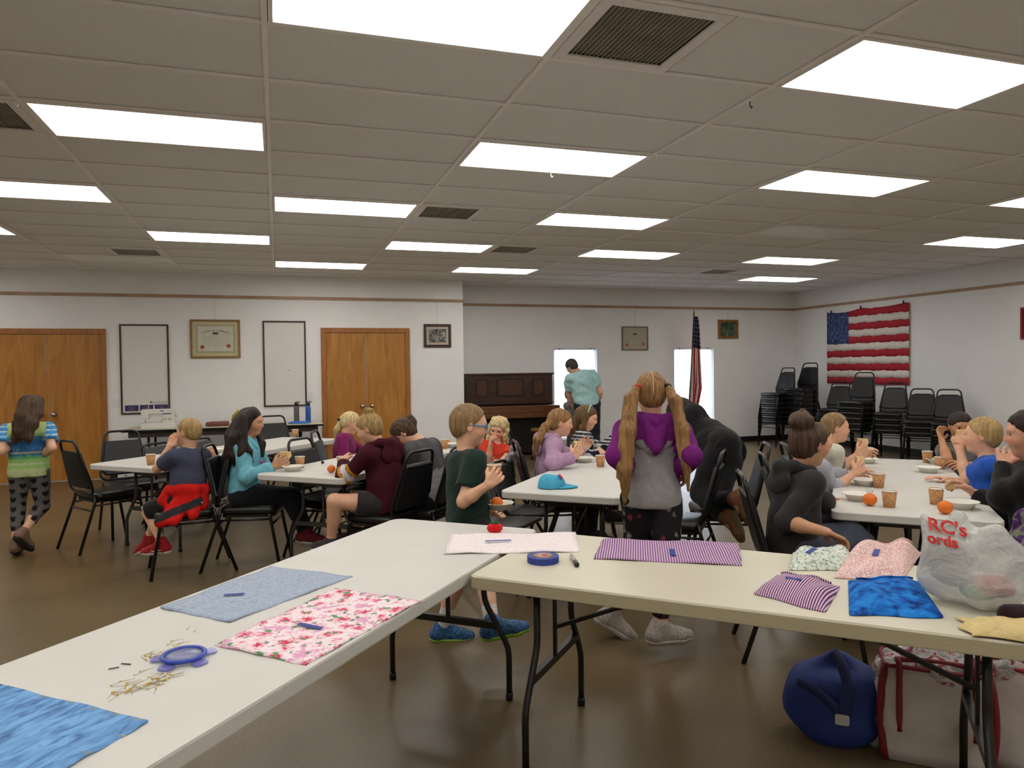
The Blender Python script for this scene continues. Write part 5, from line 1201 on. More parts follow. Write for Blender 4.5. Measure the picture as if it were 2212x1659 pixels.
# 5 girl in maroon hoodie with top bun
g = person('girl in maroon hoodie with yellow and white sleeve stripes, hair in a top knot', dict(h=1.44, th=-40, pel=(842, 5.22, 0.57), neck=(822, 962, 0), head=(800, 930, 0), hth=-62, hp=-16, skin=SK_FAIR, hairm=H_BLOND,
    la=((744, 1030, 1), (742, 1000, 1)), ra=((850, 1035, 1), (800, 1010, 1)), ll=((716, 1082, 1), (716, 1168, 1)), rl=((770, 1075, 1), (770, 1150, 1)), lh=dict(curl=0.5), rh=dict(curl=0.5)))
P5 = g
def col5(V, g=g):
    a, b = g.SH[-1], g.EL[-1]; t = ((V-a)@(b-a))/((b-a)@(b-a)); tt = np.clip(t, 0, 1); m = np.linalg.norm(V-(a+tt[:, None]*(b-a)), axis=1) < 0.058*g.s
    o = np.tile(C(66, 18, 30), (len(V), 1)); t2 = t
    for lo_, hi_, c in ((0.62, 0.70, (196, 140, 30)), (0.72, 0.90, (206, 200, 200)), (0.92, 1.0, (196, 140, 30))):
        k = m & (t2 > lo_) & (t2 < hi_) ; o[k] = C(*c)
    return o
top(g, M_ATTR, 'hoodie', 0.022, 'long', -0.06, hood=True, col=col5, seed=17, amp=0.009)
bottoms(g, cloth('dark_shorts', (50, 46, 48)), 'shorts', 0.012, (-0.45, -0.45), flare=0.012)
hair(g, cap_hair(g, 0.27)+[el(g.L(0, 0.56, -0.16), g.HX, np.array((0.17, 0.14, 0.17))*g.hh, 0.02)]+strand(g, [(0.1, 0.62, -0.1), (-0.12, 0.64, -0.12), (-0.1, 0.58, -0.28), (0.1, 0.54, -0.28)], (0.06, 0.07, 0.07, 0.05), 0.01), H_BLOND, hairnoise(g, 0.006, 18))
MB().tube([g.L(0.14*math.cos(a), 0.47, -0.14+0.14*math.sin(a))-g.org for a in np.linspace(0, 6.0, 16)], 0.008, 6, closed=True).build('hair_tie', cloth('dark_tie', (40, 30, 40)), g.o)
for sd in (-1, 1): shoe(g, sd, cloth('dark_shoe', (60, 56, 60)), M_SOLEW)

# 6 girl hunched in grey sweater
g = person('girl in grey top hunched over the table, dark hair clipped up', dict(h=1.46, th=-48, pel=(930, 5.42, 0.57), neck=(912, 968, 0), head=(884, 940, 0), hth=-70, hp=-42, skin=SK_FAIR, hairm=H_DKBR, face=False,
    la=((878, 1030, 1), (850, 1000, 1)), ra=((955, 1030, 1), (905, 1005, 1)), lh=dict(curl=0.5), rh=dict(curl=0.5)))
def col6(V, g=g):
    R, F, U = g.fr; z = (V-g.pel)@U; w = np.sin(z*150)*0.08
    return np.where((z > 0.115*g.s)[:, None], C(84, 82, 86), C(150, 146, 148)*(1+w)[:, None])
top(g, M_ATTR, 'sweater', 0.018, 'long', -0.05, col=col6, seed=19, amp=0.009, neckr=0.05)
bottoms(g, cloth('black_trousers', (24, 24, 26)))
hair(g, cap_hair(g, 0.27)+[el(g.L(0.05, 0.12, -0.52), g.HX, np.array((0.15, 0.2, 0.13))*g.hh, 0.03)]+strand(g, [(0.05, 0.1, -0.5), (0.08, 0.30, -0.56)], (0.12, 0.09)), H_DKBR, hairnoise(g, 0.006, 16))
MB().tube([g.L(0.12, 0.25, -0.42)-g.org, g.L(0.02, 0.30, -0.46)-g.org, g.L(-0.08, 0.25, -0.44)-g.org], 0.010, 6).build('hair_clip', mat('pearl_clip', (210, 190, 190), 0.3), g.o)

for sd in (-1, 1): shoe(g, sd, cloth('dark_shoe', (60, 56, 60)), M_SOLEW)

# 7 boy in dark green tee with blue glasses
g = person('boy in dark green T-shirt and blue glasses standing with a paper cup and bowl', dict(h=1.33, hh=0.225, nk=0.008, th=80, pel=(1012, 4.0, 0.67), neck=(1003, 970, 0), head=(1014, 918, 0), hth=92, hp=-6, skin=SK_FAIR, hairm=H_SAND,
    ra=((1000, 1084, -1), (1056, 1046, -1)), la=((1038, 1074, -1), (1060, 1100, 1)), ll=((985, 1266, 1), (955, 1352, 1)), rl=((1050, 1270, -1), (1062, 1344, -1)), lf=(95, -4), rf=(98, 8), rh=dict(curl=0.7, pn=(-0.8, 0.1, 0.1), dir=(0.1, 0.75, 0.65)), lh=dict(curl=0.35, pn=(0.3, 0.1, 0.9)), fvox=0.005, hvox=0.0052))
P7 = g
top(g, cloth('dark_green', (24, 46, 38)), 'T_shirt', 0.018, 'short', -0.10, seed=23, amp=0.008)
bottoms(g, cloth('charcoal_shorts', (44, 46, 48)), 'shorts', 0.014, (-0.10, -0.10), flare=0.015)
hair(g, cap_hair(g, 0.27, nape=-0.36, front=0.28), H_SAND, hairnoise(g, 0.004, 26), h=0.0065)
gl = mat('blue_glasses', (50, 130, 190), 0.3)
for sx in (-1, 1):
    MB().tube([g.L(sx*0.155+0.105*math.cos(a), 0.0+0.072*math.sin(a), 0.43-0.03*abs(math.cos(a)))-g.org for a in np.linspace(0, 2*math.pi, 16)[:-1]], 0.0028, 6, closed=True).build('glasses_rim', gl, g.o)
    MB().tube([g.L(sx*0.27, 0.02, 0.40)-g.org, g.L(sx*0.355, 0.025, 0.20)-g.org, g.L(sx*0.375, 0.03, -0.06)-g.org], [0.0042, 0.0042, 0.003], 6).build('glasses_temple', gl, g.o)
MB().tube([g.L(-0.05, 0.01, 0.435)-g.org, g.L(0.05, 0.01, 0.435)-g.org], 0.003, 6).build('glasses_bridge', gl, g.o)
for sd in (-1, 1): shoe(g, sd, mat('blue_sneaker', (20, 40, 84), 0.6, 0.2, 60, rgb2=(56, 120, 170)), mat('lime_sole', (150, 190, 60), 0.6), sock=(cloth('white_sock', (214, 212, 208)), 0.42))

# 8 little girl in coral tee
g = person('small girl with curly pale hair in a coral T-shirt, hand at her mouth', dict(h=1.08, th=205, pel=(1056, 6.3, 0.56), neck=(1076, 951, 0), head=(1077, 916, 0), hth=214, hp=-12, hr=-10, skin=SK_FAIR, hairm=H_PALE, mouth=True,
    ra=((1054, 996, -1), (1060, 960, -1)), la=((1092, 990, -1), (1080, 1000, -1)), ll=(('v', -0.15, 1, -0.1), ('v', 0, 0, -1)), rl=(('v', 0.15, 1, -0.1), ('v', 0, 0, -1)), rh=dict(curl=0.8, pn=(-0.7, -0.4, 0.2)), lh=dict(curl=0.4)))
def col8(V, g=g):
    R, F, U = g.fr; q = V-g.pel; z = q@U/g.s; x = q@R/g.s; f = q@F; sp = (np.sin(x*170)*np.sin(z*150) > 0.25) & (f > 0) & (z > 0.05) & (z < 0.16) & (x > -0.06)
    return np.where(sp[:, None], C(214, 180, 110), np.where((z < 0.13)[:, None], C(176, 70, 56), C(206, 66, 46)))
top(g, M_ATTR, 'T_shirt', 0.014, 'short', -0.02, col=col8, seed=29)
bottoms(g, cloth('mauve_trousers', (116, 74, 104)), 'trousers', 0.012, (0.9, 0.9))
rgh = np.random.RandomState(6); cur = cap_hair(g, 0.27, r=(0.44, 0.47, 0.5), nape=-0.45)
for k in range(80):
    a = rgh.uniform(0.75, 2*math.pi-0.75); u = rgh.uniform(-0.62, 0.45); rr_ = 0.44*math.sqrt(max(0.15, 1-(max(u, 0)/0.6)**2)); cur.append(el(g.L(rr_*math.sin(a), u, rr_*math.cos(a)-0.04), g.HX, np.array((0.10, 0.12, 0.10))*g.hh*rgh.uniform(.7, 1.2), 0.008))
hair(g, cur, H_PALE, folds(31, 0.006, 90), h=0.008)
for sd in (-1, 1): shoe(g, sd, cloth('grey_shoe', (120, 112, 116)), M_SOLEW)

# 9 girl in lavender hoodie
g = person('girl in lavender hoodie with a low ponytail, at the table with the blue cap', dict(h=1.40, th=100, pel=(1186, 5.65, 0.57), neck=(1190, 950, 0), head=(1209, 915, 0), hth=104, hp=-5, skin=SK_FAIR, hairm=H_STRAW,
    ra=((1192, 1003, -1), (1238, 988, 1)), la=((1235, 985, 1), (1258, 972, 1)), rh=dict(curl=0.6, pn=(-0.5, 0.3, 0.6), dir=(-0.1, 0.6, 0.8)), lh=dict(curl=0.6, pn=(0.5, 0.2, 0.5), dir=(0, 0.5, 0.85))))
P9 = g
top(g, cloth('lavender', (172, 138, 168)), 'hoodie', 0.020, 'long', -0.06, hood=True, seed=37, amp=0.009)
bottoms(g, cloth('dark_leggings', (34, 34, 40)))
hair(g, cap_hair(g, 0.26)+strand(g, [(0, -0.05, -0.42), PD(1178, 922, 5.60), PD(1162, 950, 5.56), PD(1152, 985, 5.56)], (0.13, 0.15, 0.16, 0.04)), H_STRAW, hairnoise(g, 0.005, 20))
MB().tube([g.L(0.13*math.cos(a), -0.10+0.1*math.sin(a), -0.50)-g.org for a in np.linspace(0, 6, 14)], 0.007, 6, closed=True).build('hair_tie', cloth('pink_tie', (170, 80, 100)), g.o)
w = g.WR[1]; ax_ = unit(g.WR[1]-g.EL[1]); MB().lathe([(0.034, -0.008), (0.035, 0.008)], (0, 0, 0), 14).build('wristband', mat('red_band', (200, 40, 60), 0.5), g.o, loc=tuple(w-ax_*0.012-g.org)).rotation_euler = Vector(ax_).to_track_quat('Z', 'Y').to_euler()

for sd in (-1, 1): shoe(g, sd, cloth('dark_shoe', (60, 56, 60)), M_SOLEW)

# 10 girl in navy and white stripes
g = person('long haired girl in navy and white striped top behind the lavender girl', dict(h=1.32, th=112, pel=(1252, 6.35, 0.57), neck=(1258, 945, 0), head=(1266, 908, 0), hth=124, hp=-14, skin=SK_FAIR, hairm=H_BROWN,
    ra=((1262, 990, -1), (1290, 978, 1)), la=((1300, 968, 1), (1326, 945, 1)), vox=0.0145, lh=dict(curl=0.4), rh=dict(curl=0.5)))
def col10(V, g=g):
    R, F, U = g.fr; q = V-g.pel; z = q@U/g.s; x = q@R; v = np.where(z > 0.20, np.sin(z*260), np.sin(x*120+q@F*90)); return np.where((v > 0.35)[:, None], C(190, 188, 190), C(24, 26, 40))
top(g, M_ATTR, 'striped_shirt', 0.016, 'long', -0.05, col=col10, seed=41)
bottoms(g, cloth('dark_trousers', (40, 40, 48)))
hair(g, cap_hair(g, 0.28, nape=-0.5)+ears(g)+strand(g, [(0, 0.1, -0.32), (0, -0.5, -0.40), (0, -1.05, -0.36)], (0.26, 0.28, 0.16))+strand(g, [(0.32, 0.1, -0.02), (0.37, -0.5, 0.0), (0.36, -1.0, 0.08)], (0.10, 0.13, 0.07))+strand(g, [(-0.32, 0.1, -0.02), (-0.36, -0.5, 0.04), (-0.34, -0.9, 0.1)], (0.10, 0.12, 0.06)), H_BROWN, hairnoise(g, 0.005, 22), h=0.009)
MB().tube([g.L(0.39*math.sin(a), 0.13+0.43*math.cos(a), 0.06)-g.org for a in np.linspace(-1.3, 1.3, 14)], 0.006, 6).build('headband', mat('mint_band', (150, 200, 170), 0.5), g.o)
for sd in (-1, 1): shoe(g, sd, cloth('dark_shoe', (60, 56, 60)), M_SOLEW)
# 11 pigtailed girl in raglan hoodie
g = person('girl seen from behind with very long blond pigtails, purple and grey raglan hoodie', dict(h=1.47, hh=0.222, th=22, pel=(1408, 3.95, 0.80), neck=(1410, 893, 0), head=(1406, 846, 0), hth=22, skin=SK_FAIR, hairm=H_BLOND, face=False,
    la=((1330, 985, -1), (1350, 1010, 1)), ra=((1492, 985, -1), (1478, 1015, 1)), ll=((1375, 1215, 1), (1322, 1322, 1)), rl=((1440, 1215, -1), (1424, 1351, 1)), lf=(95, -32), rf=(88, -3), lh=dict(curl=0.5), rh=dict(curl=0.5)))
P11 = g
def col11(V, g=g):
    R, F, U = g.fr; q = V-g.neck; x = np.abs(q@R); z = q@U; f = q@F
    arm = np.zeros(len(V), bool)
    for sd in (-1, 1):
        for a_, b_ in ((g.SH[sd], g.EL[sd]), (g.EL[sd], g.WR[sd])):
            t_ = np.clip(((V-a_)@(b_-a_))/((b_-a_)@(b_-a_)), 0, 1.2); arm |= np.linalg.norm(V-(a_+t_[:, None]*(b_-a_)), axis=1) < 0.050*g.s
    purple = (x > (0.030*g.s+(-z-0.02*g.s)*0.62)) & (x > 0.03*g.s) & (z > -0.14*g.s) | arm; hood = (z > -0.075*g.s) & (f < 0.0) & (x < 0.085*g.s) | ((z > -0.135*g.s+x*1.3) & (f < -0.055*g.s) & (x < 0.06*g.s))
    rn = (np.sin(V[:, 0]*300)*np.sin(V[:, 2]*260)*0.06+1)
    return np.where((purple | hood)[:, None], C(112, 32, 112), C(158, 154, 154)*rn[:, None])
R, F, U = g.fr; s = g.s
top(g, M_ATTR, 'hoodie', 0.017, 'long', -0.045, hood=True, col=col11, seed=43, amp=0.007, h=0.0095, extra=[rc(g.neck+R*0.035*s-F*0.060*s-U*0.01*s, g.neck-F*0.085*s-U*0.10*s, 0.028*s, 0.024*s, 0.025), rc(g.neck-R*0.035*s-F*0.060*s-U*0.01*s, g.neck-F*0.085*s-U*0.10*s, 0.028*s, 0.024*s, 0.025)])
def col11b(V, g=g):
    rs = np.random.RandomState(3); o = np.tile(C(24, 22, 24), (len(V), 1)); idx = rs.randint(0, len(V), 150)
    for k, i in enumerate(idx):
        d = V-V[i]; dd = np.sqrt((d[:, 0]*1.2)**2+d[:, 1]**2+(d[:, 2]*0.9)**2)+0.004*np.sin(V[:, 0]*400+V[:, 2]*300); m = dd < rs.uniform(0.008, 0.017); o[m] = C(*((92, 90, 88), (120, 114, 112), (110, 40, 60))[k % 3])
    return o
bottoms(g, M_ATTR, 'leggings', 0.009, (0.86, 0.86), col=col11b, flare=0.0, h=0.008, waist=0.02)
Lc = lambda px, py, D: PD(px, py, D)
hp = cap_hair(g, 0.30, nape=-0.36)
hair(g, hp, H_STRAW, hairnoise(g, 0.005, 22), h=0.0065)
MB().tube([g.L(0.0, u_, f_)-g.org for u_, f_ in ((0.555, -0.03), (0.505, -0.275), (0.405, -0.42), (0.26, -0.505), (0.10, -0.53), (-0.04, -0.515))], 0.0032, 6).build('hair_parting', mat('scalp', (206, 160, 126), 0.6), g.o)
for sx, pts, rs_ in ((-1, [(1376, 836, 3.90), (1364, 862, 3.84), (1356, 930, 3.78), (1350, 1010, 3.77), (1350, 1085, 3.78)], (0.09, 0.16, 0.19, 0.18, 0.05)), (1, [(1440, 834, 3.90), (1458, 866, 3.83), (1476, 930, 3.78), (1482, 1000, 3.76), (1486, 1060, 3.77)], (0.09, 0.14, 0.14, 0.11, 0.03))):
    P = [PD(*p) for p in pts]; pr = [rc(P[i], P[i+1], rs_[i]*g.hh, rs_[i+1]*g.hh, 0.02) for i in range(4)]
    pr += [rc(P[1]+np.array((0.02*sx, 0.0, 0)), P[3]+np.array((0.03*sx, 0.02, -0.05)), 0.10*g.hh, 0.05*g.hh, 0.01), rc(P[1], P[3]+np.array((-0.035*sx, 0.0, 0.02)), 0.10*g.hh, 0.04*g.hh, 0.01)]
    hair(g, pr, H_STRAW, folds(50+sx, 0.0035, 170, (1, 1, 0.04)), h=0.0065, name='pigtail')
    c = PD(*pts[0]); MB().lathe([(0.020, -0.012), (0.028, 0), (0.020, 0.012)], c-g.org, 12).build('hair_tie', cloth('red_tie', (190, 40, 60)) if sx < 0 else cloth('black_tie', (28, 24, 26)), g.o)
for sd in (-1, 1): shoe(g, sd, mat('grey_sneaker', (138, 130, 122), 0.8, 0.2, 80, rgb2=(178, 168, 160)), mat('pale_sole', (176, 170, 160), 0.7))

# 12 adult in black kneeling on a chair
g = person('adult in black clothes and tan boots kneeling on a chair, leaning over the middle table', dict(h=1.64, th=-40, pel=(1560, 5.25, 0.88), neck=(1494, 925, 1), head=(1466, 888, 1), hth=-40, hp=-40, skin=SK_FAIR, hairm=H_DARK, face=False, b=1.08, fs=0.8,
    la=((1462, 990, 1), (1440, 1010, 1)), ra=((1505, 945, -1), (1480, 1000, 1)), ll=((1500, 1092, 1), (1566, 1118, -1)), rl=((1540, 1088, -1), (1588, 1078, -1)), lf=(120, -72, (-0.64, 0.77, 0.2)), rf=(120, -78, (-0.64, 0.77, 0.2)), lh=dict(curl=0.5), rh=dict(curl=0.5)))
P12 = g
top(g, cloth('black_jacket', (22, 22, 24)), 'jacket', 0.022, 'elbow', -0.06, seed=47, amp=0.010)
bottoms(g, cloth('black_trousers', (24, 24, 26)), 'trousers', 0.014, (0.97, 0.97))
hair(g, cap_hair(g, 0.26, nape=-0.5)+strand(g, [(0, 0.0, -0.3), (0.05, -0.5, -0.4), (0.1, -0.9, -0.2)], (0.28, 0.26, 0.1)), H_DARK, hairnoise(g, 0.008, 14), h=0.010)
for sd in (-1, 1): shoe(g, sd, mat('tan_boot', (128, 84, 54), 0.75, 0.15, 30), mat('boot_sole', (120, 104, 76), 0.8), boot=0.08, name='boot')

# 13 man by the window
g = person('man in an aqua T-shirt standing with his back turned before the left window', dict(h=1.80, b=1.12, th=4, pel=(1267, 11.45, 0.93), neck=(1256, 818, 0), head=(1242, 796, 0), hth=-22, hp=-25, hr=-14, skin=SK_FAIR, hairm=H_DKBR, face=False, vox=0.018, hvox=0.011, fvox=0.010,
    la=((1230, 853, 1), (1238, 878, 1)), ra=((1296, 848, 1), (1290, 872, 1)), ll=((1258, 935, 1), (1256, 990, 1)), rl=((1285, 935, 1), (1288, 990, 1)), lf=(0, 0), rf=(15, 0)))
top(g, cloth('aqua', (166, 206, 208)), 'T_shirt', 0.026, 'short', -0.03, seed=53, amp=0.012, h=0.015)
bottoms(g, cloth('dark_jeans2', (34, 36, 48)), 'jeans', 0.016, (0.95, 0.95), h=0.016)
hair(g, cap_hair(g, 0.28), hair_mat('cropped', (44, 38, 36), (78, 70, 66)), h=0.011)
for sd in (-1, 1): shoe(g, sd, cloth('black_shoe', (30, 30, 32)), M_SOLEB)
MB().box(g.pel+g.fr[0]*0.20+np.array((0, 0, -0.10))-g.org, (0.03, 0.05, 0.10)).build('belt_pouch', M_BLACK, g.o)
# 14 child half hidden beside the man
g = person('child in a grey jacket half hidden beside the man at the left window', dict(h=1.16, th=150, pel=(1236, 11.85, 0.60), neck=(1234, 864, 0), head=(1230, 850, 0), hth=60, skin=SK_FAIR, hairm=H_BLOND, face=False, vox=0.018, hvox=0.011, fvox=0.011,
    la=((1250, 890, 1), (1245, 905, 1)), ra=((1225, 888, 1), (1226, 872, -1)), ll=(('v', -0.1, 0.1, -1), ('v', 0, -0.05, -1)), rl=(('v', 0.1, 0.1, -1), ('v', 0, -0.05, -1))))
top(g, cloth('grey_jacket', (128, 120, 128)), 'jacket', 0.022, 'long', -0.06, seed=59, h=0.015, amp=0.01)
bottoms(g, cloth('slate_trousers', (70, 68, 78)), 'trousers', 0.012, (0.95, 0.95), h=0.015)
hair(g, cap_hair(g, 0.26), H_BLOND, h=0.011)
for sd in (-1, 1): shoe(g, sd, cloth('black_shoe', (30, 30, 32)), M_SOLEB)

# 15 girl with bun in dark grey hoodie
g = person('girl in a dark grey hoodie with a big hair bun, at the right table', dict(h=1.42, hh=0.226, nk=-0.01, shz=-0.056, th=96, pel=(1712, 3.80, 0.57), neck=(1722, 1012, 0), head=(1744, 966, 0), hth=82, hp=-4, skin=SK_TAN, hairm=H_DKBR, face=True,
    ra=((1698, 1128, -1), (1786, 1150, -1)), la=((1790, 1090, 1), ('z', 1812, 1070, 0.72)), rl=((1860, 1176, 1), ('v', 0, 0.05, -1)), ll=((1850, 1150, 1), ('v', 0, 0.05, -1)), rh=dict(curl=0.45, pn=(0, -0.2, -0.9), dir=(0.0, 0.9, -0.3)), lh=dict(curl=0.3, pn=(-0.4, 0.2, -0.8)), fvox=0.005))
P15 = g
top(g, cloth('charcoal_hoodie', (46, 44, 44)), 'hoodie', 0.018, {-1: '34', 1: 'elbow'}, -0.06, hood=0.85, seed=61, amp=0.007)
bottoms(g, cloth('blue_grey_jeans', (66, 70, 84)), 'jeans', 0.014, (0.9, 0.9))
hair(g, cap_hair(g, 0.28, nape=-0.40)+[el(g.L(0.02, 0.52, -0.30), g.HX, np.array((0.28, 0.24, 0.28))*g.hh, 0.02)]+strand(g, [(0.2, 0.6, -0.3), (0.0, 0.72, -0.25), (-0.2, 0.58, -0.3), (0.0, 0.5, -0.52), (0.2, 0.56, -0.4)], (0.09, 0.10, 0.09, 0.10, 0.06), 0.008), H_DKBR, hairnoise(g, 0.007, 16), h=0.0072)
for sd in (-1, 1): shoe(g, sd, cloth('dark_shoe', (60, 56, 60)), M_SOLEW)

# 16 boy in white and grey tee
g = person('boy with sandy hair in a white T-shirt, turned to the right at the right table', dict(h=1.31, th=108, pel=(1778, 5.15, 0.57), neck=(1786, 972, 0), head=(1804, 925, 0), hth=116, skin=SK_FAIR, hairm=H_SAND,
    ra=((1806, 1018, 1), (1852, 982, 1)), la=((1838, 1002, 1), (1864, 985, 1)), rh=dict(curl=0.7, pn=(-0.5, 0.2, 0.5)), lh=dict(curl=0.6)))
P16 = g
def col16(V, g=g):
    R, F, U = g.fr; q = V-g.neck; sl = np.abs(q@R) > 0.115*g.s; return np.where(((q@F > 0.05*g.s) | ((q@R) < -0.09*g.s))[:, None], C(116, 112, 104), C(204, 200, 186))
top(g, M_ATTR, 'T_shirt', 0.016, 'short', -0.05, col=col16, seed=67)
bottoms(g, cloth('dark_trousers', (40, 40, 48)))
hair(g, cap_hair(g, 0.26, front=0.28), H_SAND, hairnoise(g, 0.004, 24), h=0.007)

for sd in (-1, 1): shoe(g, sd, cloth('dark_shoe', (60, 56, 60)), M_SOLEW)

# 17 child hidden behind the bun girl
g = person('child in a pale grey sweater mostly hidden behind the girl with the bun', dict(h=1.24, th=105, pel=(1742, 4.55, 0.57), neck=(1752, 1000, 0), head=(1760, 968, 0), hth=105, skin=SK_FAIR, hairm=H_BROWN,
    ra=((1798, 1058, 1), (1846, 1022, 1)), la=((1812, 1030, 1), (1850, 1025, 1)), rh=dict(curl=0.7, pn=(-0.4, 0.4, 0.5), dir=(0, 0.6, 0.7)), lh=dict(curl=0.5)))
P17 = g
top(g, cloth('pale_grey', (162, 162, 172)), 'sweater', 0.018, '34', -0.05, seed=71)
bottoms(g, cloth('dark_trousers', (40, 40, 48)))
hair(g, cap_hair(g, 0.26, nape=-0.4), H_BROWN, hairnoise(g, 0.005, 20), h=0.009)

for sd in (-1, 1): shoe(g, sd, cloth('dark_shoe', (60, 56, 60)), M_SOLEW)

# 18 boy with dark hair at the back right
g = person('dark haired boy in a grey T-shirt at the far end of the right table', dict(h=1.24, th=225, pel=(2086, 5.25, 0.57), neck=(2084, 957, 0), head=(2074, 920, 0), hth=212, hp=-6, skin=(190, 136, 100), hairm=H_DARK,
    ra=((2046, 992, -1), (2034, 950, 1)), la=((2110, 1010, -1), (2080, 1005, -1)), rh=dict(curl=0.62, pn=(-0.6, 0.3, 0.2)), lh=dict(curl=0.4)))
P18 = g
top(g, cloth('mid_grey', (92, 94, 88)), 'T_shirt', 0.016, 'short', -0.04, seed=73)
bottoms(g, cloth('dark_trousers', (40, 40, 48)))
hair(g, cap_hair(g, 0.25), H_DARK, hairnoise(g, 0.006, 20), h=0.008)

for sd in (-1, 1): shoe(g, sd, cloth('dark_shoe', (60, 56, 60)), M_SOLEW)

# 19 boy in blue tee
g = person('blond boy in a bright blue T-shirt, turned away, beside the woman in black', dict(h=1.29, hh=0.212, th=-42, pel=(2142, 4.35, 0.57), neck=(2134, 988, 0), head=(2122, 942, 0), hth=-28, skin=SK_FAIR, hairm=H_BLOND, face=True,
    la=((2088, 1032, 1), (2072, 968, 1)), ra=((2118, 1052, 1), ('z', 2030, 1032, 0.765)), lh=dict(curl=0.9, pn=(0.5, -0.3, 0.3)), rh=dict(curl=0.25, pn=(0, 0.1, -1))))
P19 = g
top(g, cloth('bright_blue', (36, 84, 176)), 'T_shirt', 0.016, 'short', -0.05, seed=79)
bottoms(g, cloth('dark_trousers', (40, 40, 48)))
hair(g, cap_hair(g, 0.27, nape=-0.36, front=0.28), H_BLOND, hairnoise(g, 0.004, 26), h=0.0065)

for sd in (-1, 1): shoe(g, sd, cloth('dark_shoe', (60, 56, 60)), M_SOLEW)

# 20 woman in black at the right edge
g = person('woman in black at the right edge of the photo, hand raised to her mouth', dict(h=1.56, hh=0.228, nk=-0.01, th=-48, pel=(2250, 3.55, 0.58), neck=(2242, 992, 0), head=(2224, 938, 0), hth=-46, hp=-4, skin=(204, 150, 122), hairm=H_DARK, mouth=True,
    la=((2165, 1072, 1), (2172, 1005, 1)), ra=((2190, 1122, 1), (2105, 1066, 1)), lh=dict(curl=0.22, pn=(0.75, -0.3, 0.2), sp=0.5), rh=dict(curl=0.6, pn=(-0.3, 0.2, -0.8)), fvox=0.005))
P20 = g
top(g, cloth('black_top', (20, 19, 20)), 'jacket', 0.024, 'long', -0.06, seed=83, amp=0.010)
bottoms(g, cloth('black_trousers', (24, 24, 26)))
hair(g, cap_hair(g, 0.30, nape=-0.4)+[el(g.L(0, 0.15, -0.5), g.HX, np.array((0.2, 0.2, 0.18))*g.hh, 0.03)], H_DARK, hairnoise(g, 0.006, 18), h=0.009)
MB().lathe([(0.0, -0.006), (0.006, 0), (0.0, 0.006)], g.L(-0.37, -0.16, -0.05)-g.org, 8).build('earring', M_CHROME, g.o)
for sd in (-1, 1): shoe(g, sd, cloth('black_shoe', (30, 30, 32)), M_SOLEB)
# ------------------------------------------------------------------ food, cups and bowls
M_CUP = None
def cup_mat():
    m = bpy.data.materials.new('cup_print'); m.use_nodes = True; nt = m.node_tree; b = nt.nodes['Principled BSDF']; b.inputs['Roughness'].default_value = 0.6
    tc = N(nt, 'ShaderNodeTexCoord'); v = N(nt, 'ShaderNodeTexVoronoi', i_Scale=95.0); n1 = N(nt, 'ShaderNodeTexNoise', i_Scale=120.0, i_Detail=4.0)
    nt.links.new(tc.outputs['Object'], v.inputs['Vector']); nt.links.new(tc.outputs['Object'], n1.inputs['Vector'])
    mx = N(nt, 'ShaderNodeMath', operation='ADD'); nt.links.new(v.outputs['Distance'], mx.inputs[0]); nt.links.new(n1.outputs['Fac'], mx.inputs[1])
    rp = N(nt, 'ShaderNodeValToRGB'); ramp_stops(rp, [(0.6, (158, 100, 56)), (0.85, (176, 120, 72)), (1.0, (196, 148, 98))]); nt.links.new(mx.outputs[0], rp.inputs[0]); nt.links.new(rp.outputs[0], b.inputs['Base Color']); return m
M_CUP = cup_mat(); M_CUPW = mat('cup_white', (226, 222, 214), 0.6, 0.03)
def make_cup():
    t = thing('paper_cup', 'x', 'cup')
    MB().lathe([(0.026, 0.006), (0.0265, 0.0), (0.028, 0.0), (0.0375, 0.084), (0.036, 0.084), (0.0268, 0.008), (0.0, 0.008)], (0, 0, 0), 24).build('body', M_CUP, t)
    MB().tube([(0.0375*math.cos(a), 0.0375*math.sin(a), 0.085) for a in np.linspace(0, 2*math.pi, 24, endpoint=False)], 0.0022, 6, closed=True).build('rim', M_CUPW, t)
    MB().lathe([(0.0355, 0.082), (0.0345, 0.070), (0.0, 0.070)], (0, 0, 0), 24).build('inside', M_CUPW, t)
    return t
CUP = make_cup(); _uc = [False]
def cup(p, label, tilt=None):
    if not _uc[0]: _uc[0] = True; c = CUP; c.location = p; c['label'] = label; c['group'] = 'patterned paper cups'
    else: c = copy_tree(CUP, None, p, random.Random(int(p[0]*1000)).uniform(0, 6), label, 'patterned paper cups')
    if tilt: c.rotation_euler = tilt
    return c
TZ = 0.7405
def on(px, py, z=TZ): return tuple(PZ(px, py, z))
for px, py, l in ((326, 1004, 'paper cup at the elbow of the boy in navy'), (457, 986, 'paper cup between the boy in navy and the girl in light blue'), (638, 944, 'paper cup at the far end of the far left table'), (648, 1010, 'paper cup behind the bowl of the girl in light blue'), (738, 1010, 'paper cup before the girl in maroon'), (960, 969, 'paper cup at the far end of the table beyond the girl in grey'),
                  (1297, 1008, 'paper cup on the middle table beside the pigtailed girl'), (1898, 1053, 'paper cup on the right table, second nearest on its left side'), (1921, 1095, 'paper cup nearest on the right table, right of the stemmed orange'), (2022, 1089, 'paper cup behind the plain orange on the right table'), (2003, 999, 'paper cup at the far end of the right table'), (2031, 1013, 'paper cup in front of the boy in bright blue'), (1874, 990, 'paper cup at the hands of the boy in white')):
    cup(on(px, py), l)
M_BOWL = mat('paper_bowl', (226, 222, 212), 0.7, 0.03, 20)
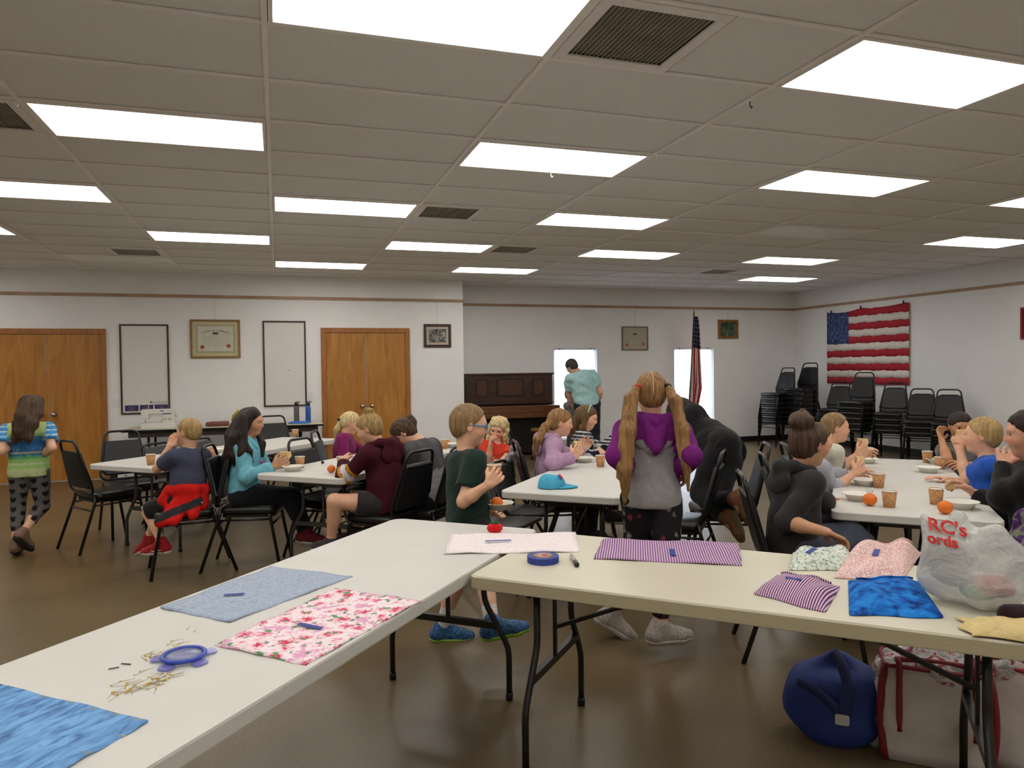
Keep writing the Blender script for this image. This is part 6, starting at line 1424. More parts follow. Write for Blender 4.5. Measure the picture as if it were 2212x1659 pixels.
def make_bowl():
    t = thing('paper_bowl', 'x', 'bowl')
    MB().lathe([(0.0, 0.002), (0.045, 0.0), (0.048, 0.001), (0.066, 0.030), (0.080, 0.036), (0.080, 0.038), (0.065, 0.032), (0.047, 0.004), (0.0, 0.005)], (0, 0, 0), 28).build('body', M_BOWL, t)
    MB().tube([(0.08*math.cos(a), 0.08*math.sin(a), 0.037) for a in np.linspace(0, 2*math.pi, 28, endpoint=False)], 0.002, 5, closed=True).build('rim', M_BOWL, t)
    return t
BOWL = make_bowl(); _ub = [False]
def bowl(p, label):
    if not _ub[0]: _ub[0] = True; BOWL.location = p; BOWL['label'] = label; BOWL['group'] = 'white paper bowls'; return BOWL
    return copy_tree(BOWL, None, p, 0, label, 'white paper bowls')
for px, py, l in ((633, 1017, 'white paper bowl in front of the girl in light blue'), (975, 966, 'white paper bowl at the far end of the table beyond the girl in grey'), (1262, 998, 'white paper bowl in front of the girl in lavender'), (1868, 1048, 'white paper bowl before the child in pale grey'), (1852, 1080, 'white paper bowl left of the stemmed orange'), (1872, 1000, 'white paper bowl before the boy in white'), (2005, 1020, 'white paper bowl under the arm of the boy in bright blue'), (2078, 1098, 'white paper bowl before the woman in black'), (2026, 1002, 'white paper bowl before the dark haired boy'), (468, 978, 'white paper bowl beside the cup on the far left table')):
    bowl(on(px, py), l)
M_ORANGE = mat('orange_peel', (230, 116, 26), 0.5, 0.08, 20, bump=0.08, bscale=260); M_LEAF = mat('stem_green', (70, 92, 40), 0.7)
def orange(p, r, label, stems=False, group=None):
    t = thing('orange', label, 'fruit', p, 0, group)
    MB().lathe([(r*math.sin(a), r*(0.92-0.92*math.cos(a))) for a in np.linspace(0.0, math.pi, 12)], (0, 0, 0), 20).build('peel', M_ORANGE, t)
    MB().lathe([(0.0, r*1.86), (r*0.12, r*1.845), (r*0.08, r*1.83)], (0, 0, 0), 8).build('stem_scar', M_LEAF, t)
    if stems:
        for k in range(6): a = k*1.05; MB().tube([(r*0.3*math.cos(a), r*0.3*math.sin(a), r*1.75), (r*0.5*math.cos(a), r*0.5*math.sin(a), r*2.6)], 0.0009, 4).build('pin_shaft', M_CHROME, t)
    return t
GO = 'oranges on the tables'
orange(on(716, 1021), 0.031, 'orange beside the striped sleeve of the girl in maroon', group=GO); orange(on(1879, 1092), 0.036, 'orange stuck with thin pins, left of the nearest paper cup', True, GO); orange(on(2042, 1110), 0.036, 'plain orange near the front edge of the right table', group=GO); orange(on(967, 962), 0.030, 'orange behind the far cup beyond the girl in grey', group=GO)
t = thing('cherry', 'dark cherry with its stem on the table between two cups', 'fruit', on(697, 1002)); MB().lathe([(0.013*math.sin(a), 0.0125-0.0125*math.cos(a)) for a in np.linspace(0, math.pi, 9)], (0, 0, 0), 12).build('fruit', mat('cherry_skin', (50, 18, 26), 0.25), t); MB().tube([(0, 0, 0.024), (0.012, 0, 0.04), (0.03, 0.0, 0.05)], 0.0012, 5).build('stem', M_LEAF, t)
M_BREAD = mat('bread', (222, 196, 140), 0.85, 0.1, 40, bump=0.3); M_FILL = mat('sandwich_filling', (190, 130, 90), 0.6, 0.2, 60)
def sandwich(c, d, label, w=0.085):
    d = unit(d); t = thing('sandwich', label, 'sandwich', tuple(c), math.atan2(d[1], d[0]), 'half-eaten sandwiches in hand')
    o = [(-w/2, -0.025), (w/2*0.7, -0.028), (w/2, -0.01), (w/2*0.85, 0.022), (-w/2, 0.026)]
    for k, (z0, z1, m, n) in enumerate(((-0.016, -0.004, M_BREAD, 'bread_slice'), (-0.004, 0.003, M_FILL, 'filling'), (0.003, 0.016, M_BREAD, 'bread_slice'))): MB().prism([(x, y) for x, y in o], z0, z1, bev=0.002, T=lambda p: np.array((p[0], p[2], p[1]+0.012))).build(n, m, t)
def inhand(g, sd, up=0.012): c, a, pn, tips = g.hand[sd]; return np.mean(tips, axis=0)*0.6+c*0.4+np.array((0, 0, up))
sandwich(inhand(P3, 1), P3.fr[1], 'sandwich in the hand of the girl in light blue'); sandwich(inhand(P9, 1), P9.fr[1], 'sandwich in the hands of the girl in lavender', 0.06); sandwich(inhand(P16, 1), P16.fr[1], 'sandwich in the hands of the boy in white', 0.07)
sandwich(inhand(P17, 1), P17.fr[1], 'sandwich in the hand of the child in pale grey', 0.05); sandwich(inhand(P19, -1), P19.fr[1], 'sandwich at the mouth of the boy in bright blue', 0.06); sandwich(inhand(P2, -1), P2.fr[1], 'sandwich at the mouth of the boy in navy', 0.05); sandwich(inhand(P20, 1), P20.fr[1], 'sandwich in the lower hand of the woman in black', 0.06)
c, a, pn, tips = P7.hand[1]
cup(tuple(c+np.array((0, 0, -0.042))+pn*0.028), 'paper cup held up by the boy in dark green')
c, a, pn, tips = P7.hand[-1]
bp = np.array(PD(1078, 1100, 3.98)); bowl(tuple(bp), 'white paper bowl carried by the boy in dark green'); orange((bp[0]-0.012, bp[1], bp[2]+0.006), 0.034, 'orange lying in the bowl the boy in dark green carries', group=GO)
# blue cap on the middle table
def blue_cap():
    p = PZ(1190, 1053, TZ); t = thing('baseball_cap', 'light blue baseball cap with a pink badge lying on the middle table', 'cap', tuple(p), math.radians(-22)); M = mat('cap_blue', (70, 168, 204), 0.85, 0.1, 30, bump=0.3)
    P = []
    for i in range(17):
        a = i/16*2*math.pi; row = []
        for j in range(9):
            v = j/8*math.pi/2; r = 0.085*math.cos(v)**0.8*(1+0.07*math.sin(3*a+1)); row.append((r*math.cos(a)*1.05, r*math.sin(a), 0.004+0.085*math.sin(v)*(1+0.18*math.sin(a*2+0.6)*math.cos(v))-0.02*math.exp(-((math.cos(a)*r-0.02)**2+(math.sin(a)*r-0.03)**2)/0.0012)))
        P.append(row)
    MB().grid(P, flip=True).build('crown', M, t)
    B = []
    for i in range(11):
        a = math.radians(-75+15*i); B.append([(0.07*math.cos(a)+0.02, 0.08*math.sin(a), 0.010), (0.11*math.cos(a)+0.02, 0.085*math.sin(a), 0.012), (0.155*math.cos(a)+0.015, 0.085*math.sin(a), 0.005)])
    o = MB().grid(B).build('brim', M, t); md = o.modifiers.new('s', 'SOLIDIFY'); md.thickness = 0.003
    MB().lathe([(0.0, -0.006), (0.018, -0.004), (0.02, 0.0), (0.016, 0.006), (0.0, 0.009)], (0.062, -0.02, 0.072), 14, R=np.array(((0.6, 0, 0.8), (0, 1, 0), (-0.8, 0, 0.6)))).build('badge', mat('pink_badge', (214, 60, 110), 0.7), t)
blue_cap()
q = on(786, 984); crumple('napkin', 'small bright blue napkin before the small girl in magenta', 'napkin', q, 0.12, 0.09, 0.04, mat('blue_cloth', ()), 12)
q = PDZ(1112, 5.9, 0.79)
g_ = Fig(); g_.org = q; g_.o = None
def loose(name, label, cat, prims, m, org, h=0.01, noise=None, col=None, group=None):
    V, Fq = mesh_sdf(prims, h, (), noise); o = link(name, np_mesh(name, V, Fq, m, org, col), None, org); return tag(o, label, cat, group)
loose('scarf', 'grey knotted scarf hung on a folding chair left of the girl in lavender', 'scarf', [rc(q+np.array((-0.05, 0, -0.03)), q+np.array((0.0, 0, 0.05)), 0.03, 0.035, 0.02), rc(q+np.array((0.0, 0, 0.05)), q+np.array((0.055, 0.0, -0.02)), 0.035, 0.03, 0.02), rc(q+np.array((-0.02, -0.02, 0.0)), q+np.array((0.03, -0.03, -0.08)), 0.03, 0.02, 0.01)], cloth('grey_scarf', (150, 146, 150)), q, 0.008, folds(3, 0.012, 80))
# ------------------------------------------------------------------ fabric pieces in the foreground
def pat(name, nodes_fn, rough=0.9):
    m = bpy.data.materials.new(name); m.use_nodes = True; nt = m.node_tree; b = nt.nodes['Principled BSDF']; b.inputs['Roughness'].default_value = rough; b.inputs['Specular IOR Level'].default_value = 0.2
    tc = N(nt, 'ShaderNodeTexCoord'); out = nodes_fn(nt, tc.outputs['Object']); nt.links.new(out, b.inputs['Base Color'])
    n2 = N(nt, 'ShaderNodeTexNoise', i_Scale=400.0); nt.links.new(tc.outputs['Object'], n2.inputs['Vector']); bn = N(nt, 'ShaderNodeBump', i_Strength=0.15, i_Distance=0.002); nt.links.new(n2.outputs['Fac'], bn.inputs['Height']); nt.links.new(bn.outputs[0], b.inputs['Normal']); return m
def noise_ramp(scale, stops, detail=4.0, dist=0.5, st=(1, 1, 1)):
    def f(nt, vec):
        mp = N(nt, 'ShaderNodeMapping'); mp.inputs['Scale'].default_value = st; nt.links.new(vec, mp.inputs[0])
        n = N(nt, 'ShaderNodeTexNoise', i_Scale=scale, i_Detail=detail, i_Distortion=dist); nt.links.new(mp.outputs[0], n.inputs['Vector']); r = N(nt, 'ShaderNodeValToRGB'); ramp_stops(r, stops); nt.links.new(n.outputs['Fac'], r.inputs[0]); return r.outputs[0]
    return f
def stripes(freq, axis_, c0, c1, dark=None):
    def f(nt, vec):
        sp = N(nt, 'ShaderNodeSeparateXYZ'); nt.links.new(vec, sp.inputs[0]); mu = N(nt, 'ShaderNodeMath', operation='MULTIPLY'); mu.inputs[1].default_value = freq; nt.links.new(sp.outputs[axis_], mu.inputs[0])
        s = N(nt, 'ShaderNodeMath', operation='SINE'); nt.links.new(mu.outputs[0], s.inputs[0]); r = N(nt, 'ShaderNodeValToRGB'); r.color_ramp.interpolation = 'LINEAR'; mr = N(nt, 'ShaderNodeMapRange'); mr.inputs['From Min'].default_value = -1.0; nt.links.new(s.outputs[0], mr.inputs[0])
        ramp_stops(r, [(0.40, c0), (0.60, c1)]); nt.links.new(mr.outputs[0], r.inputs[0]); return r.outputs[0]
    return f
def floral(nt, vec):
    v = N(nt, 'ShaderNodeTexVoronoi', i_Scale=17.0, i_Randomness=1.0); n = N(nt, 'ShaderNodeTexNoise', i_Scale=70.0, i_Detail=3.0); mp = N(nt, 'ShaderNodeMixRGB'); mp.inputs[0].default_value = 0.06
    nt.links.new(vec, mp.inputs[1]); nt.links.new(vec, n.inputs['Vector']); nt.links.new(n.outputs['Color'], mp.inputs[2]); nt.links.new(mp.outputs[0], v.inputs['Vector'])
    r = N(nt, 'ShaderNodeValToRGB'); ramp_stops(r, [(0.05, (190, 48, 74)), (0.19, (210, 84, 106)), (0.29, (228, 150, 172)), (0.40, (238, 206, 216)), (0.60, (242, 232, 234)), (0.74, (222, 164, 194))]); nt.links.new(v.outputs['Distance'], r.inputs[0])
    n2 = N(nt, 'ShaderNodeTexNoise', i_Scale=34.0, i_Detail=2.0); nt.links.new(vec, n2.inputs['Vector']); r2 = N(nt, 'ShaderNodeValToRGB'); r2.color_ramp.elements[0].position = 0.60; r2.color_ramp.elements[1].position = 0.64; nt.links.new(n2.outputs['Fac'], r2.inputs[0])
    m2 = N(nt, 'ShaderNodeMixRGB'); m2.inputs[2].default_value = (*lin((110, 150, 110)), 1); nt.links.new(r2.outputs[0], m2.inputs[0]); nt.links.new(r.outputs[0], m2.inputs[1]); return m2.outputs[0]
M_TAPE = mat('painter_tape', (36, 58, 140), 0.6, 0.1, 60)
def fabric(label, quad, m, seed, tape=None, thick=0.004, wav=0.004, world=None, n=(26, 18)):
    Q = [np.array(world[i]) if world else PZ(*quad[i], 0.744) for i in range(4)]; Q = [np.array((q[0], q[1], TZ)) for q in Q]
    c = sum(Q)/4; ux = unit(Q[1]-Q[0]); rz = math.atan2(ux[1], ux[0]); rg = np.random.RandomState(seed); ph = rg.uniform(0, 6.28, 8)
    o_ = bpy.data.objects.new('fabric_piece', None)
    P = []; Rm = np.array(((math.cos(-rz), -math.sin(-rz), 0), (math.sin(-rz), math.cos(-rz), 0), (0, 0, 1)))
    for i in range(n[0]+1):
        row = []
        for j in range(n[1]+1):
            u, v = i/n[0], j/n[1]; eu = 0.002*math.sin(v*17+ph[0])*(1 if i in (0, n[0]) else 0); ev = 0.002*math.sin(u*23+ph[1])*(1 if j in (0, n[1]) else 0)
            p = (Q[0]*(1-u)+Q[1]*u)*(1-v)+(Q[3]*(1-u)+Q[2]*u)*v; e = min(u, 1-u, v, 1-v)
            z = 0.002+wav*(0.5+0.5*math.sin(u*11+ph[2]+2*math.sin(v*5+ph[3])))*(0.5 if e > 0.12 else 1.0)
            row.append(Rm@(p-c)+np.array((eu, ev, z)))
        P.append(row)
    o = MB().grid(P).build('fabric_piece', m, None, loc=tuple(c), rz=rz); md = o.modifiers.new('s', 'SOLIDIFY'); md.thickness = thick; md.offset = 1
    tag(o, label, 'fabric', 'cut fabric pieces')
    if tape:
        a, b = Rm@(PZ(*tape[0], 0.746)-c), Rm@(PZ(*tape[1], 0.746)-c); a[2] = b[2] = thick+wav*0.5+0.0028
        MB().bar(a, b, tape[2], 0.0012).build('tape_strip', M_TAPE, o)
    return o
fabric('light blue fabric piece on the white foreground table', [(345, 1312), (586, 1223), (762, 1244), (495, 1343)], pat('pale_blue_print', noise_ramp(130, [(0.3, (140, 155, 178)), (0.7, (180, 190, 206))])), 1, ((484, 1287), (528, 1284), 0.014))
fabric('pink and red floral fabric piece on the white foreground table', [(463, 1392), (723, 1271), (909, 1297), (660, 1435)], pat('pink_floral', floral), 2, ((645, 1349), (694, 1359), 0.017))
R_ = PZ(320, 1562, TZ); FL = PZ(-40, 1468, TZ); Bq = PZ(70, 1702, TZ)
fabric('blue mottled fabric piece at the lower left corner', None, pat('blue_print', noise_ramp(22, [(0.3, (62, 92, 140)), (0.46, (104, 150, 202)), (0.62, (126, 176, 226)), (0.75, (90, 130, 184))], 5, 0.8, (0.5, 1.6, 1))), 3, None, world=[Bq+(FL-R_), FL, R_, Bq])
fabric('white and pink pinned fabric piece across the joint of the two tables', [(973, 1153), (1243, 1151), (1254, 1191), (960, 1196)], pat('white_pink', noise_ramp(160, [(0.32, (220, 190, 196)), (0.5, (236, 228, 230))])), 4, ((1048, 1171), (1104, 1169), 0.014), wav=0.007)
fabric('purple and white striped fabric piece on the cream table', [(1303, 1164), (1594, 1172), (1603, 1221), (1282, 1206)], pat('purple_stripe', stripes(640, 0, (120, 74, 124), (200, 176, 198))), 5, ((1450, 1188), (1455, 1202), 0.020), wav=0.006)
# tape roll, marker, pincushion
def tape_roll():
    p = PZ(1173, 1213, TZ); t = thing('tape_roll', "roll of blue painter's tape on the cream table", 'tape', tuple(p)); r = 0.062
    MB().lathe([(0.040, 0.0), (r, 0.0), (r, 0.024), (0.040, 0.024), (0.040, 0.0)], (0, 0, 0), 36, smooth=False).build('tape', M_TAPE, t)
    MB().lathe([(0.036, 0.0), (0.040, 0.0), (0.040, 0.0245), (0.036, 0.0245), (0.036, 0.0)], (0, 0, 0), 36).build('core', mat('card_core', (190, 160, 130), 0.8), t)
    d = MB().lathe([(0.0, 0.0235), (0.044, 0.0245), (0.0, 0.0255)], (0, 0, 0), 30).build('label', mat('tape_label', (190, 158, 150), 0.6, 0.15, 60), t); MB().lathe([(0.0, 0.026), (0.012, 0.026), (0.012, 0.027), (0.0, 0.027)], (0.006, -0.004, 0), 12).build('label_dot', mat('label_red', (190, 70, 60), 0.6), d)
tape_roll()
def marker():
    a, b = PZ(1234, 1200, TZ+0.009), PZ(1247, 1221, TZ+0.009); c = (a+b)/2; d = unit(b-a); t = thing('marker_pen', 'silver marker pen with black cap beside the tape roll', 'pen', (c[0], c[1], TZ))
    f = lambda s: d*s*0.07+np.array((0, 0, 0.009))
    MB().tube([f(-1), f(0.45)], [0.0075, 0.009], 12).build('barrel', mat('silver_barrel', (170, 160, 158), 0.35, 0.15, 80), t); MB().tube([f(0.45), f(0.5), f(0.95), f(1)], [0.0095, 0.0098, 0.009, 0.007], 12).build('cap', M_BLACK, t); MB().tube([f(0.30), f(0.40)], 0.0093, 12).build('band', mat('pink_band', (170, 90, 120), 0.5), t)
marker()
def pincushion():
    p = PZ(1069, 1152, TZ); t = thing('pincushion', 'red tomato pincushion on the far end of the white foreground table', 'pincushion', tuple(p)); P = []
    for i in range(33):
        a = i/32*2*math.pi; P.append([(max(0.0005, 0.037*math.sin(v)*(1-0.07*abs(math.sin(3*a))**6))*math.cos(a), max(0.0005, 0.037*math.sin(v)*(1-0.07*abs(math.sin(3*a))**6))*math.sin(a), 0.025-0.025*math.cos(v)-0.006*math.exp(-((math.pi-v)/0.4)**2)) for v in np.linspace(0.02, math.pi-0.02, 14)])
    MB().grid(P).build('body', cloth('tomato_red', (200, 22, 26)), t)
    lf = MB()
    for k in range(6): a = k*math.pi/3; lf.tube([(0, 0, 0.046), (0.012*math.cos(a), 0.012*math.sin(a), 0.052), (0.022*math.cos(a), 0.022*math.sin(a), 0.046)], [0.003, 0.005, 0.001], 6)
    lf.build('leaf', cloth('felt_green', (40, 110, 70)), t); MB().tube([(0, 0, 0.046), (0.004, 0.0, 0.066)], 0.003, 6).build('stem', cloth('felt_green', ()), t)
pincushion()
def pin_dish():
    p = PZ(397, 1424, TZ); t = thing('pin_case', 'round clear pin case with a blue rim among scattered pins', 'case', tuple(p)); Mb = mat('blue_plastic', (48, 74, 176), 0.25)
    Mc = mat('clear_plastic', (170, 176, 220), 0.12, 0.05, 10, alpha=0.45)
    MB().tube([(0.052*math.cos(a), 0.052*math.sin(a), 0.012) for a in np.linspace(0, 2*math.pi, 32, endpoint=False)], 0.006, 8, closed=True).build('rim', Mb, t)
    MB().lathe([(0.0, 0.018), (0.03, 0.017), (0.05, 0.013)], (0, 0, 0), 28).build('lens', Mc, t)
    for k in range(5): a = 0.4+k*2*math.pi/5; MB().prism(rrect(0.034, 0.04, 0.012), 0.002, 0.006, T=lambda q: np.array((math.cos(a)*(0.066+q[0])-math.sin(a)*q[1], math.sin(a)*(0.066+q[0])+math.cos(a)*q[1], q[2]))).build('petal', mat('clear_violet', (120, 124, 214), 0.15, 0.05, 10, alpha=0.5), t)
pin_dish()
M_PINH = mat('pin_yellow', (214, 174, 40), 0.3); M_PINS = mat('pin_steel', (176, 170, 150), 0.3, metal=0.8)
def pin_mesh(L=0.034):
    mb = MB(); mb.tube([(0, 0, 0.0017), (L, 0, 0.0009)], [0.0007, 0.0004], 4, mi=1); mb.lathe([(0.0021*math.sin(a), 0.0021-0.0021*math.cos(a)) for a in np.linspace(0, math.pi, 6)], (0, 0, 0), 8, mi=0); return mb.mesh('sewing_pin', [M_PINH, M_PINS])
PINM = pin_mesh(); rgp = random.Random(5)
def pin(px, py, ang, label, z=TZ):
    p = PZ(px, py, z); o = link('sewing_pin', PINM, None, (p[0], p[1], z), ang); tag(o, label, 'pin', 'yellow-headed sewing pins')
for k in range(48):
    u = rgp.random(); px = 250+u*115+rgp.gauss(0, 6); py = 1498-u*36+rgp.gauss(0, 6); pin(px, py, rgp.uniform(0, 6.28) if rgp.random() < .4 else rgp.gauss(0.7, 0.5), 'yellow-headed pin in the long scattered heap near the blue fabric')
for k in range(34):
    u = rgp.random(); px = 320+u*75+rgp.gauss(0, 8); py = 1428-u*32+rgp.gauss(0, 6); pin(px, py, rgp.gauss(0.9, 0.7), 'yellow-headed pin in the loose heap beside the clear pin case')
for px, py, a in ((405, 1360, 1.4), (420, 1366, 1.5), (290, 1460, 0.8), (370, 1386, 0.3), (302, 1452, 0.5)): pin(px, py, a, 'stray yellow-headed pin lying apart on the white foreground table')
for px, py in ((96, 1506), (152, 1519), (202, 1533), (252, 1545), (302, 1556), (268, 1592), (194, 1628)): pin(px, py, rgp.uniform(2.2, 2.8), 'yellow-headed pin along the edge of the blue mottled fabric', TZ+0.012)
for (xa, ya, xb, yb), l in (((234, 1447, 257, 1443), 'dark hairpin on the white foreground table, nearer one'), ((261, 1435, 281, 1437), 'dark hairpin on the white foreground table, farther one')):
    a, b = PZ(xa, ya, TZ), PZ(xb, yb, TZ); d = unit(b-a); n_ = np.array((-d[1], d[0], 0)); tag(MB().tube([a+np.array((0, 0, .0015)), b+np.array((0, 0, .0015)), b+n_*0.004+np.array((0, 0, .0015)), a+n_*0.003+np.array((0, 0, .0015))], 0.0009, 5).build('hairpin', mat('hairpin_brown', (70, 54, 50), 0.4)), l, 'hairpin')
# ------------------------------------------------------------------ pouches and bags
def pouch(label, quad, m, hz, seed, tapes=(), tilt=0.0, fold=True):
    Q = [np.array((*PZ(px, py, TZ+0.01)[:2], TZ)) for px, py in quad]; c = sum(Q)/4; ux = unit(Q[1]-Q[0]); rz = math.atan2(ux[1], ux[0]); Rm = np.array(((math.cos(-rz), -math.sin(-rz), 0), (math.sin(-rz), math.cos(-rz), 0), (0, 0, 1)))
    rg = np.random.RandomState(seed); ph = rg.uniform(0, 6.28, 8); n = 18; T_, B_ = [], []
    for i in range(n+1):
        ta, ba = [], []
        for j in range(n+1):
            u, v = i/n, j/n; p = Rm@((Q[0]*(1-u)+Q[1]*u)*(1-v)+(Q[3]*(1-u)+Q[2]*u)*v-c); e = (1-abs(2*u-1)**5)*(1-abs(2*v-1)**5)
            w = 0.72+0.28*math.sin(u*6+ph[0]+1.5*math.sin(v*5+ph[1]))*math.sin(v*7+ph[2]); 
            z = 0.004+hz*e*w*(1+tilt*(u-0.5)); bul = 1+0.03*math.sin(v*9+ph[3]); ta.append((p[0]*bul, p[1], z)); ba.append((p[0]*bul, p[1], 0.001))
        T_.append(ta); B_.append(ba)
    mb = MB(); mb.grid(T_); mb.grid(B_, flip=True)
    rim = lambda G: [G[i][0] for i in range(n+1)]+[G[n][j] for j in range(1, n+1)]+[G[i][n] for i in range(n-1, -1, -1)]+[G[0][j] for j in range(n-1, 0, -1)]
    a, b = rim(T_), rim(B_); k = len(a); mb.add(a+b, [(q, k+q, k+(q+1) % k, (q+1) % k) for q in range(k)], True)
    o = mb.build('fabric_pouch', m, None, loc=tuple(c), rz=rz); tag(o, label, 'pouch', 'sewn fabric pouches')
    sd = o.modifiers.new('d', 'SUBSURF'); sd.levels = 1; sd.render_levels = 1
    for (u0, v0, u1, v1, w) in tapes:
        f = lambda u, v: np.array(T_[int(u*n)][int(v*n)])+np.array((0, 0, 0.003)); MB().bar(f(u0, v0), f(u1, v1), w, 0.0015).build('tape_strip', M_TAPE, o)
    if fold:
        pts = [np.array(T_[int(n*.9)][j])+np.array((0, 0, 0.004)) for j in range(2, n-1)]; MB().tube(pts, 0.004, 6).build('zip', m, o)
    return o
pouch('mint and white floral pouch at the back of the cream table', [(1702, 1226), (1713, 1190), (1838, 1192), (1852, 1228)], pat('mint_floral', noise_ramp(90, [(0.35, (120, 140, 124)), (0.5, (206, 214, 204)), (0.62, (226, 228, 220)), (0.7, (180, 170, 120))])), 0.055, 21, [(0.3, 0.3, 0.4, 0.42, 0.022)])
pouch('pink checked pouch leaning toward the plastic bag', [(1800, 1244), (1826, 1208), (1992, 1190), (1950, 1246)], pat('pink_gingham', noise_ramp(170, [(0.4, (206, 150, 150)), (0.6, (236, 216, 210))])), 0.075, 22, [(0.4, 0.5, 0.6, 0.55, 0.02)], 0.9)
pouch('purple and white striped pouch in front on the cream table', [(1627, 1277), (1678, 1238), (1816, 1262), (1782, 1318)], pat('purple_stripe_dark', stripes(820, 1, (98, 44, 96), (208, 184, 200))), 0.042, 23, [(0.45, 0.35, 0.5, 0.6, 0.02)])
pouch('bright blue mottled pouch in front on the cream table', [(1834, 1322), (1832, 1250), (1984, 1250), (2040, 1330)], pat('royal_blue_mottle', noise_ramp(26, [(0.36, (12, 52, 120)), (0.5, (22, 104, 188)), (0.68, (40, 130, 210))])), 0.040, 24)
# plastic carrier bag with contents
def bag_mat():
    m = bpy.data.materials.new('thin_plastic'); m.use_nodes = True; nt = m.node_tree; b = nt.nodes['Principled BSDF']; tc = N(nt, 'ShaderNodeTexCoord'); n1 = N(nt, 'ShaderNodeTexNoise', i_Scale=9.0, i_Detail=5.0, i_Distortion=1.5); nt.links.new(tc.outputs['Object'], n1.inputs['Vector'])
    rp = N(nt, 'ShaderNodeValToRGB'); ramp_stops(rp, [(0.3, (196, 196, 192)), (0.7, (222, 222, 218))]); nt.links.new(n1.outputs['Fac'], rp.inputs[0]); nt.links.new(rp.outputs[0], b.inputs['Base Color']); b.inputs['Roughness'].default_value = 0.2; b.inputs['Alpha'].default_value = 0.62
    n2 = N(nt, 'ShaderNodeTexNoise', i_Scale=15.0, i_Detail=4.0, i_Distortion=1.2); nt.links.new(tc.outputs['Object'], n2.inputs['Vector']); bn = N(nt, 'ShaderNodeBump', i_Strength=0.55, i_Distance=0.02); nt.links.new(n2.outputs['Fac'], bn.inputs['Height']); nt.links.new(bn.outputs[0], b.inputs['Normal']); return m
def plastic_bag():
    c = PDZ(2095, 2.28, TZ); v = heading(YAW+0.56); r_ = np.array((v[1], -v[0], 0)); up = np.array((0, 0, 1.0)); D = lambda x, y, z: c+r_*x+v*y+up*z
    pr = [el(D(0, 0, 0.085), np.stack([r_, v, up]), (0.155, 0.11, 0.085), 0.04), el(D(0.02, 0, 0.14), np.stack([r_, v, up]), (0.14, 0.09, 0.09), 0.05), rc(D(-0.06, 0, 0.16), D(-0.125, 0.0, 0.262), 0.06, 0.026, 0.04), rc(D(-0.02, 0, 0.17), D(-0.03, 0, 0.26), 0.06, 0.028, 0.05), rc(D(0.08, 0, 0.16), D(0.07, 0, 0.235), 0.06, 0.03, 0.05), rc(D(0.10, 0, 0.10), D(0.16, -0.02, 0.09), 0.06, 0.03, 0.04), cut(D(0, 0, 0.001), -up)]
    V, Fq = mesh_sdf(pr, 0.0085, (), folds(91, 0.016, 34)); V[:, 2] = np.maximum(V[:, 2], TZ+0.001)
    o = link('plastic_bag', np_mesh('plastic_bag', V, Fq, bag_mat(), c, None, 0), None, c); tag(o, 'crumpled translucent white plastic bag with red lettering on the cream table', 'bag')
    X = np.stack([r_, up, -v], 1)
    P3d = V
    for s_, px, py, sz, ang in (("RC's", 2046, 1140, 0.052, 0.10), ('ords', 2036, 1168, 0.042, 0.12)):
        me = text_mesh(s_, sz, bold=0.0016, ext=0.0); q0 = PD(px, py, 2.1)
        vs = []
        for vv in me.vertices:
            w = q0+r_*(vv.co.x*math.cos(ang)-vv.co.y*math.sin(ang))+up*(vv.co.x*math.sin(ang)*-1+vv.co.y); d = unit(w-CAMP); rel = V-CAMP; t_ = rel@d; dist = np.linalg.norm(rel-np.outer(t_, d), axis=1); near = np.argsort(dist)[:40]; hit = CAMP+d*(t_[near].min()-0.0035); vs.append(hit-c)
        mb = MB(); mb.add(vs, [tuple(p.vertices) for p in me.polygons]); bpy.data.meshes.remove(me); mb.build('printed_letters', mat('red_print', (196, 40, 34), 0.5), o)
    for x, z, m, rr in ((0.06, 0.075, mat('pink_bundle', (206, 110, 120), 0.8), 0.045), (0.02, 0.05, mat('green_bundle', (120, 180, 120), 0.8), 0.04), (-0.05, 0.10, mat('grey_bundle', (140, 142, 140), 0.8), 0.05)):
        V2, F2 = mesh_sdf([el(D(x, -0.02, z), np.stack([r_, v, up]), (rr*1.3, rr, rr*.8), 0.02)], 0.01, (), folds(5, 0.008, 60)); link('contents', np_mesh('contents', V2, F2, m, c), o)
plastic_bag()
c = PDZ(2222, 2.55, TZ); loose('drawstring_bag', 'purple and green patterned bag at the right edge behind the plastic bag', 'bag', [rc(c+np.array((0, 0, 0.06)), c+np.array((0.02, 0, 0.20)), 0.085, 0.05, 0.04), rc(c+np.array((0.03, 0, 0.19)), c+np.array((0.05, 0, 0.26)), 0.05, 0.03, 0.03), cut(c+np.array((0, 0, 0.002)), (0, 0, -1))], pat('purple_garden', noise_ramp(40, [(0.34, (40, 24, 60)), (0.48, (86, 50, 110)), (0.58, (110, 130, 80)), (0.68, (150, 90, 150))])), c, 0.009, folds(13, 0.012, 50))
c = PDZ(2196, 2.03, TZ); crumple('cream_cloth', 'folded cream cloth at the front of the cream table, right edge', 'cloth', tuple(c), 0.26, 0.15, 0.05, mat('cream_flannel', (206, 184, 130), 0.95, 0.1, 30, bump=0.4), 31, 18, -0.7)
c = PDZ(2216, 2.10, TZ); loose('dark_pouch', 'dark folded pouch at the right edge beside the plastic bag', 'pouch', [rc(c+np.array((-0.05, 0.02, 0.03)), c+np.array((0.08, -0.06, 0.04)), 0.028, 0.034, 0.02), cut(c+np.array((0, 0, 0.001)), (0, 0, -1))], cloth('wine_black', (44, 26, 32)), c, 0.008, folds(16, 0.008, 60))
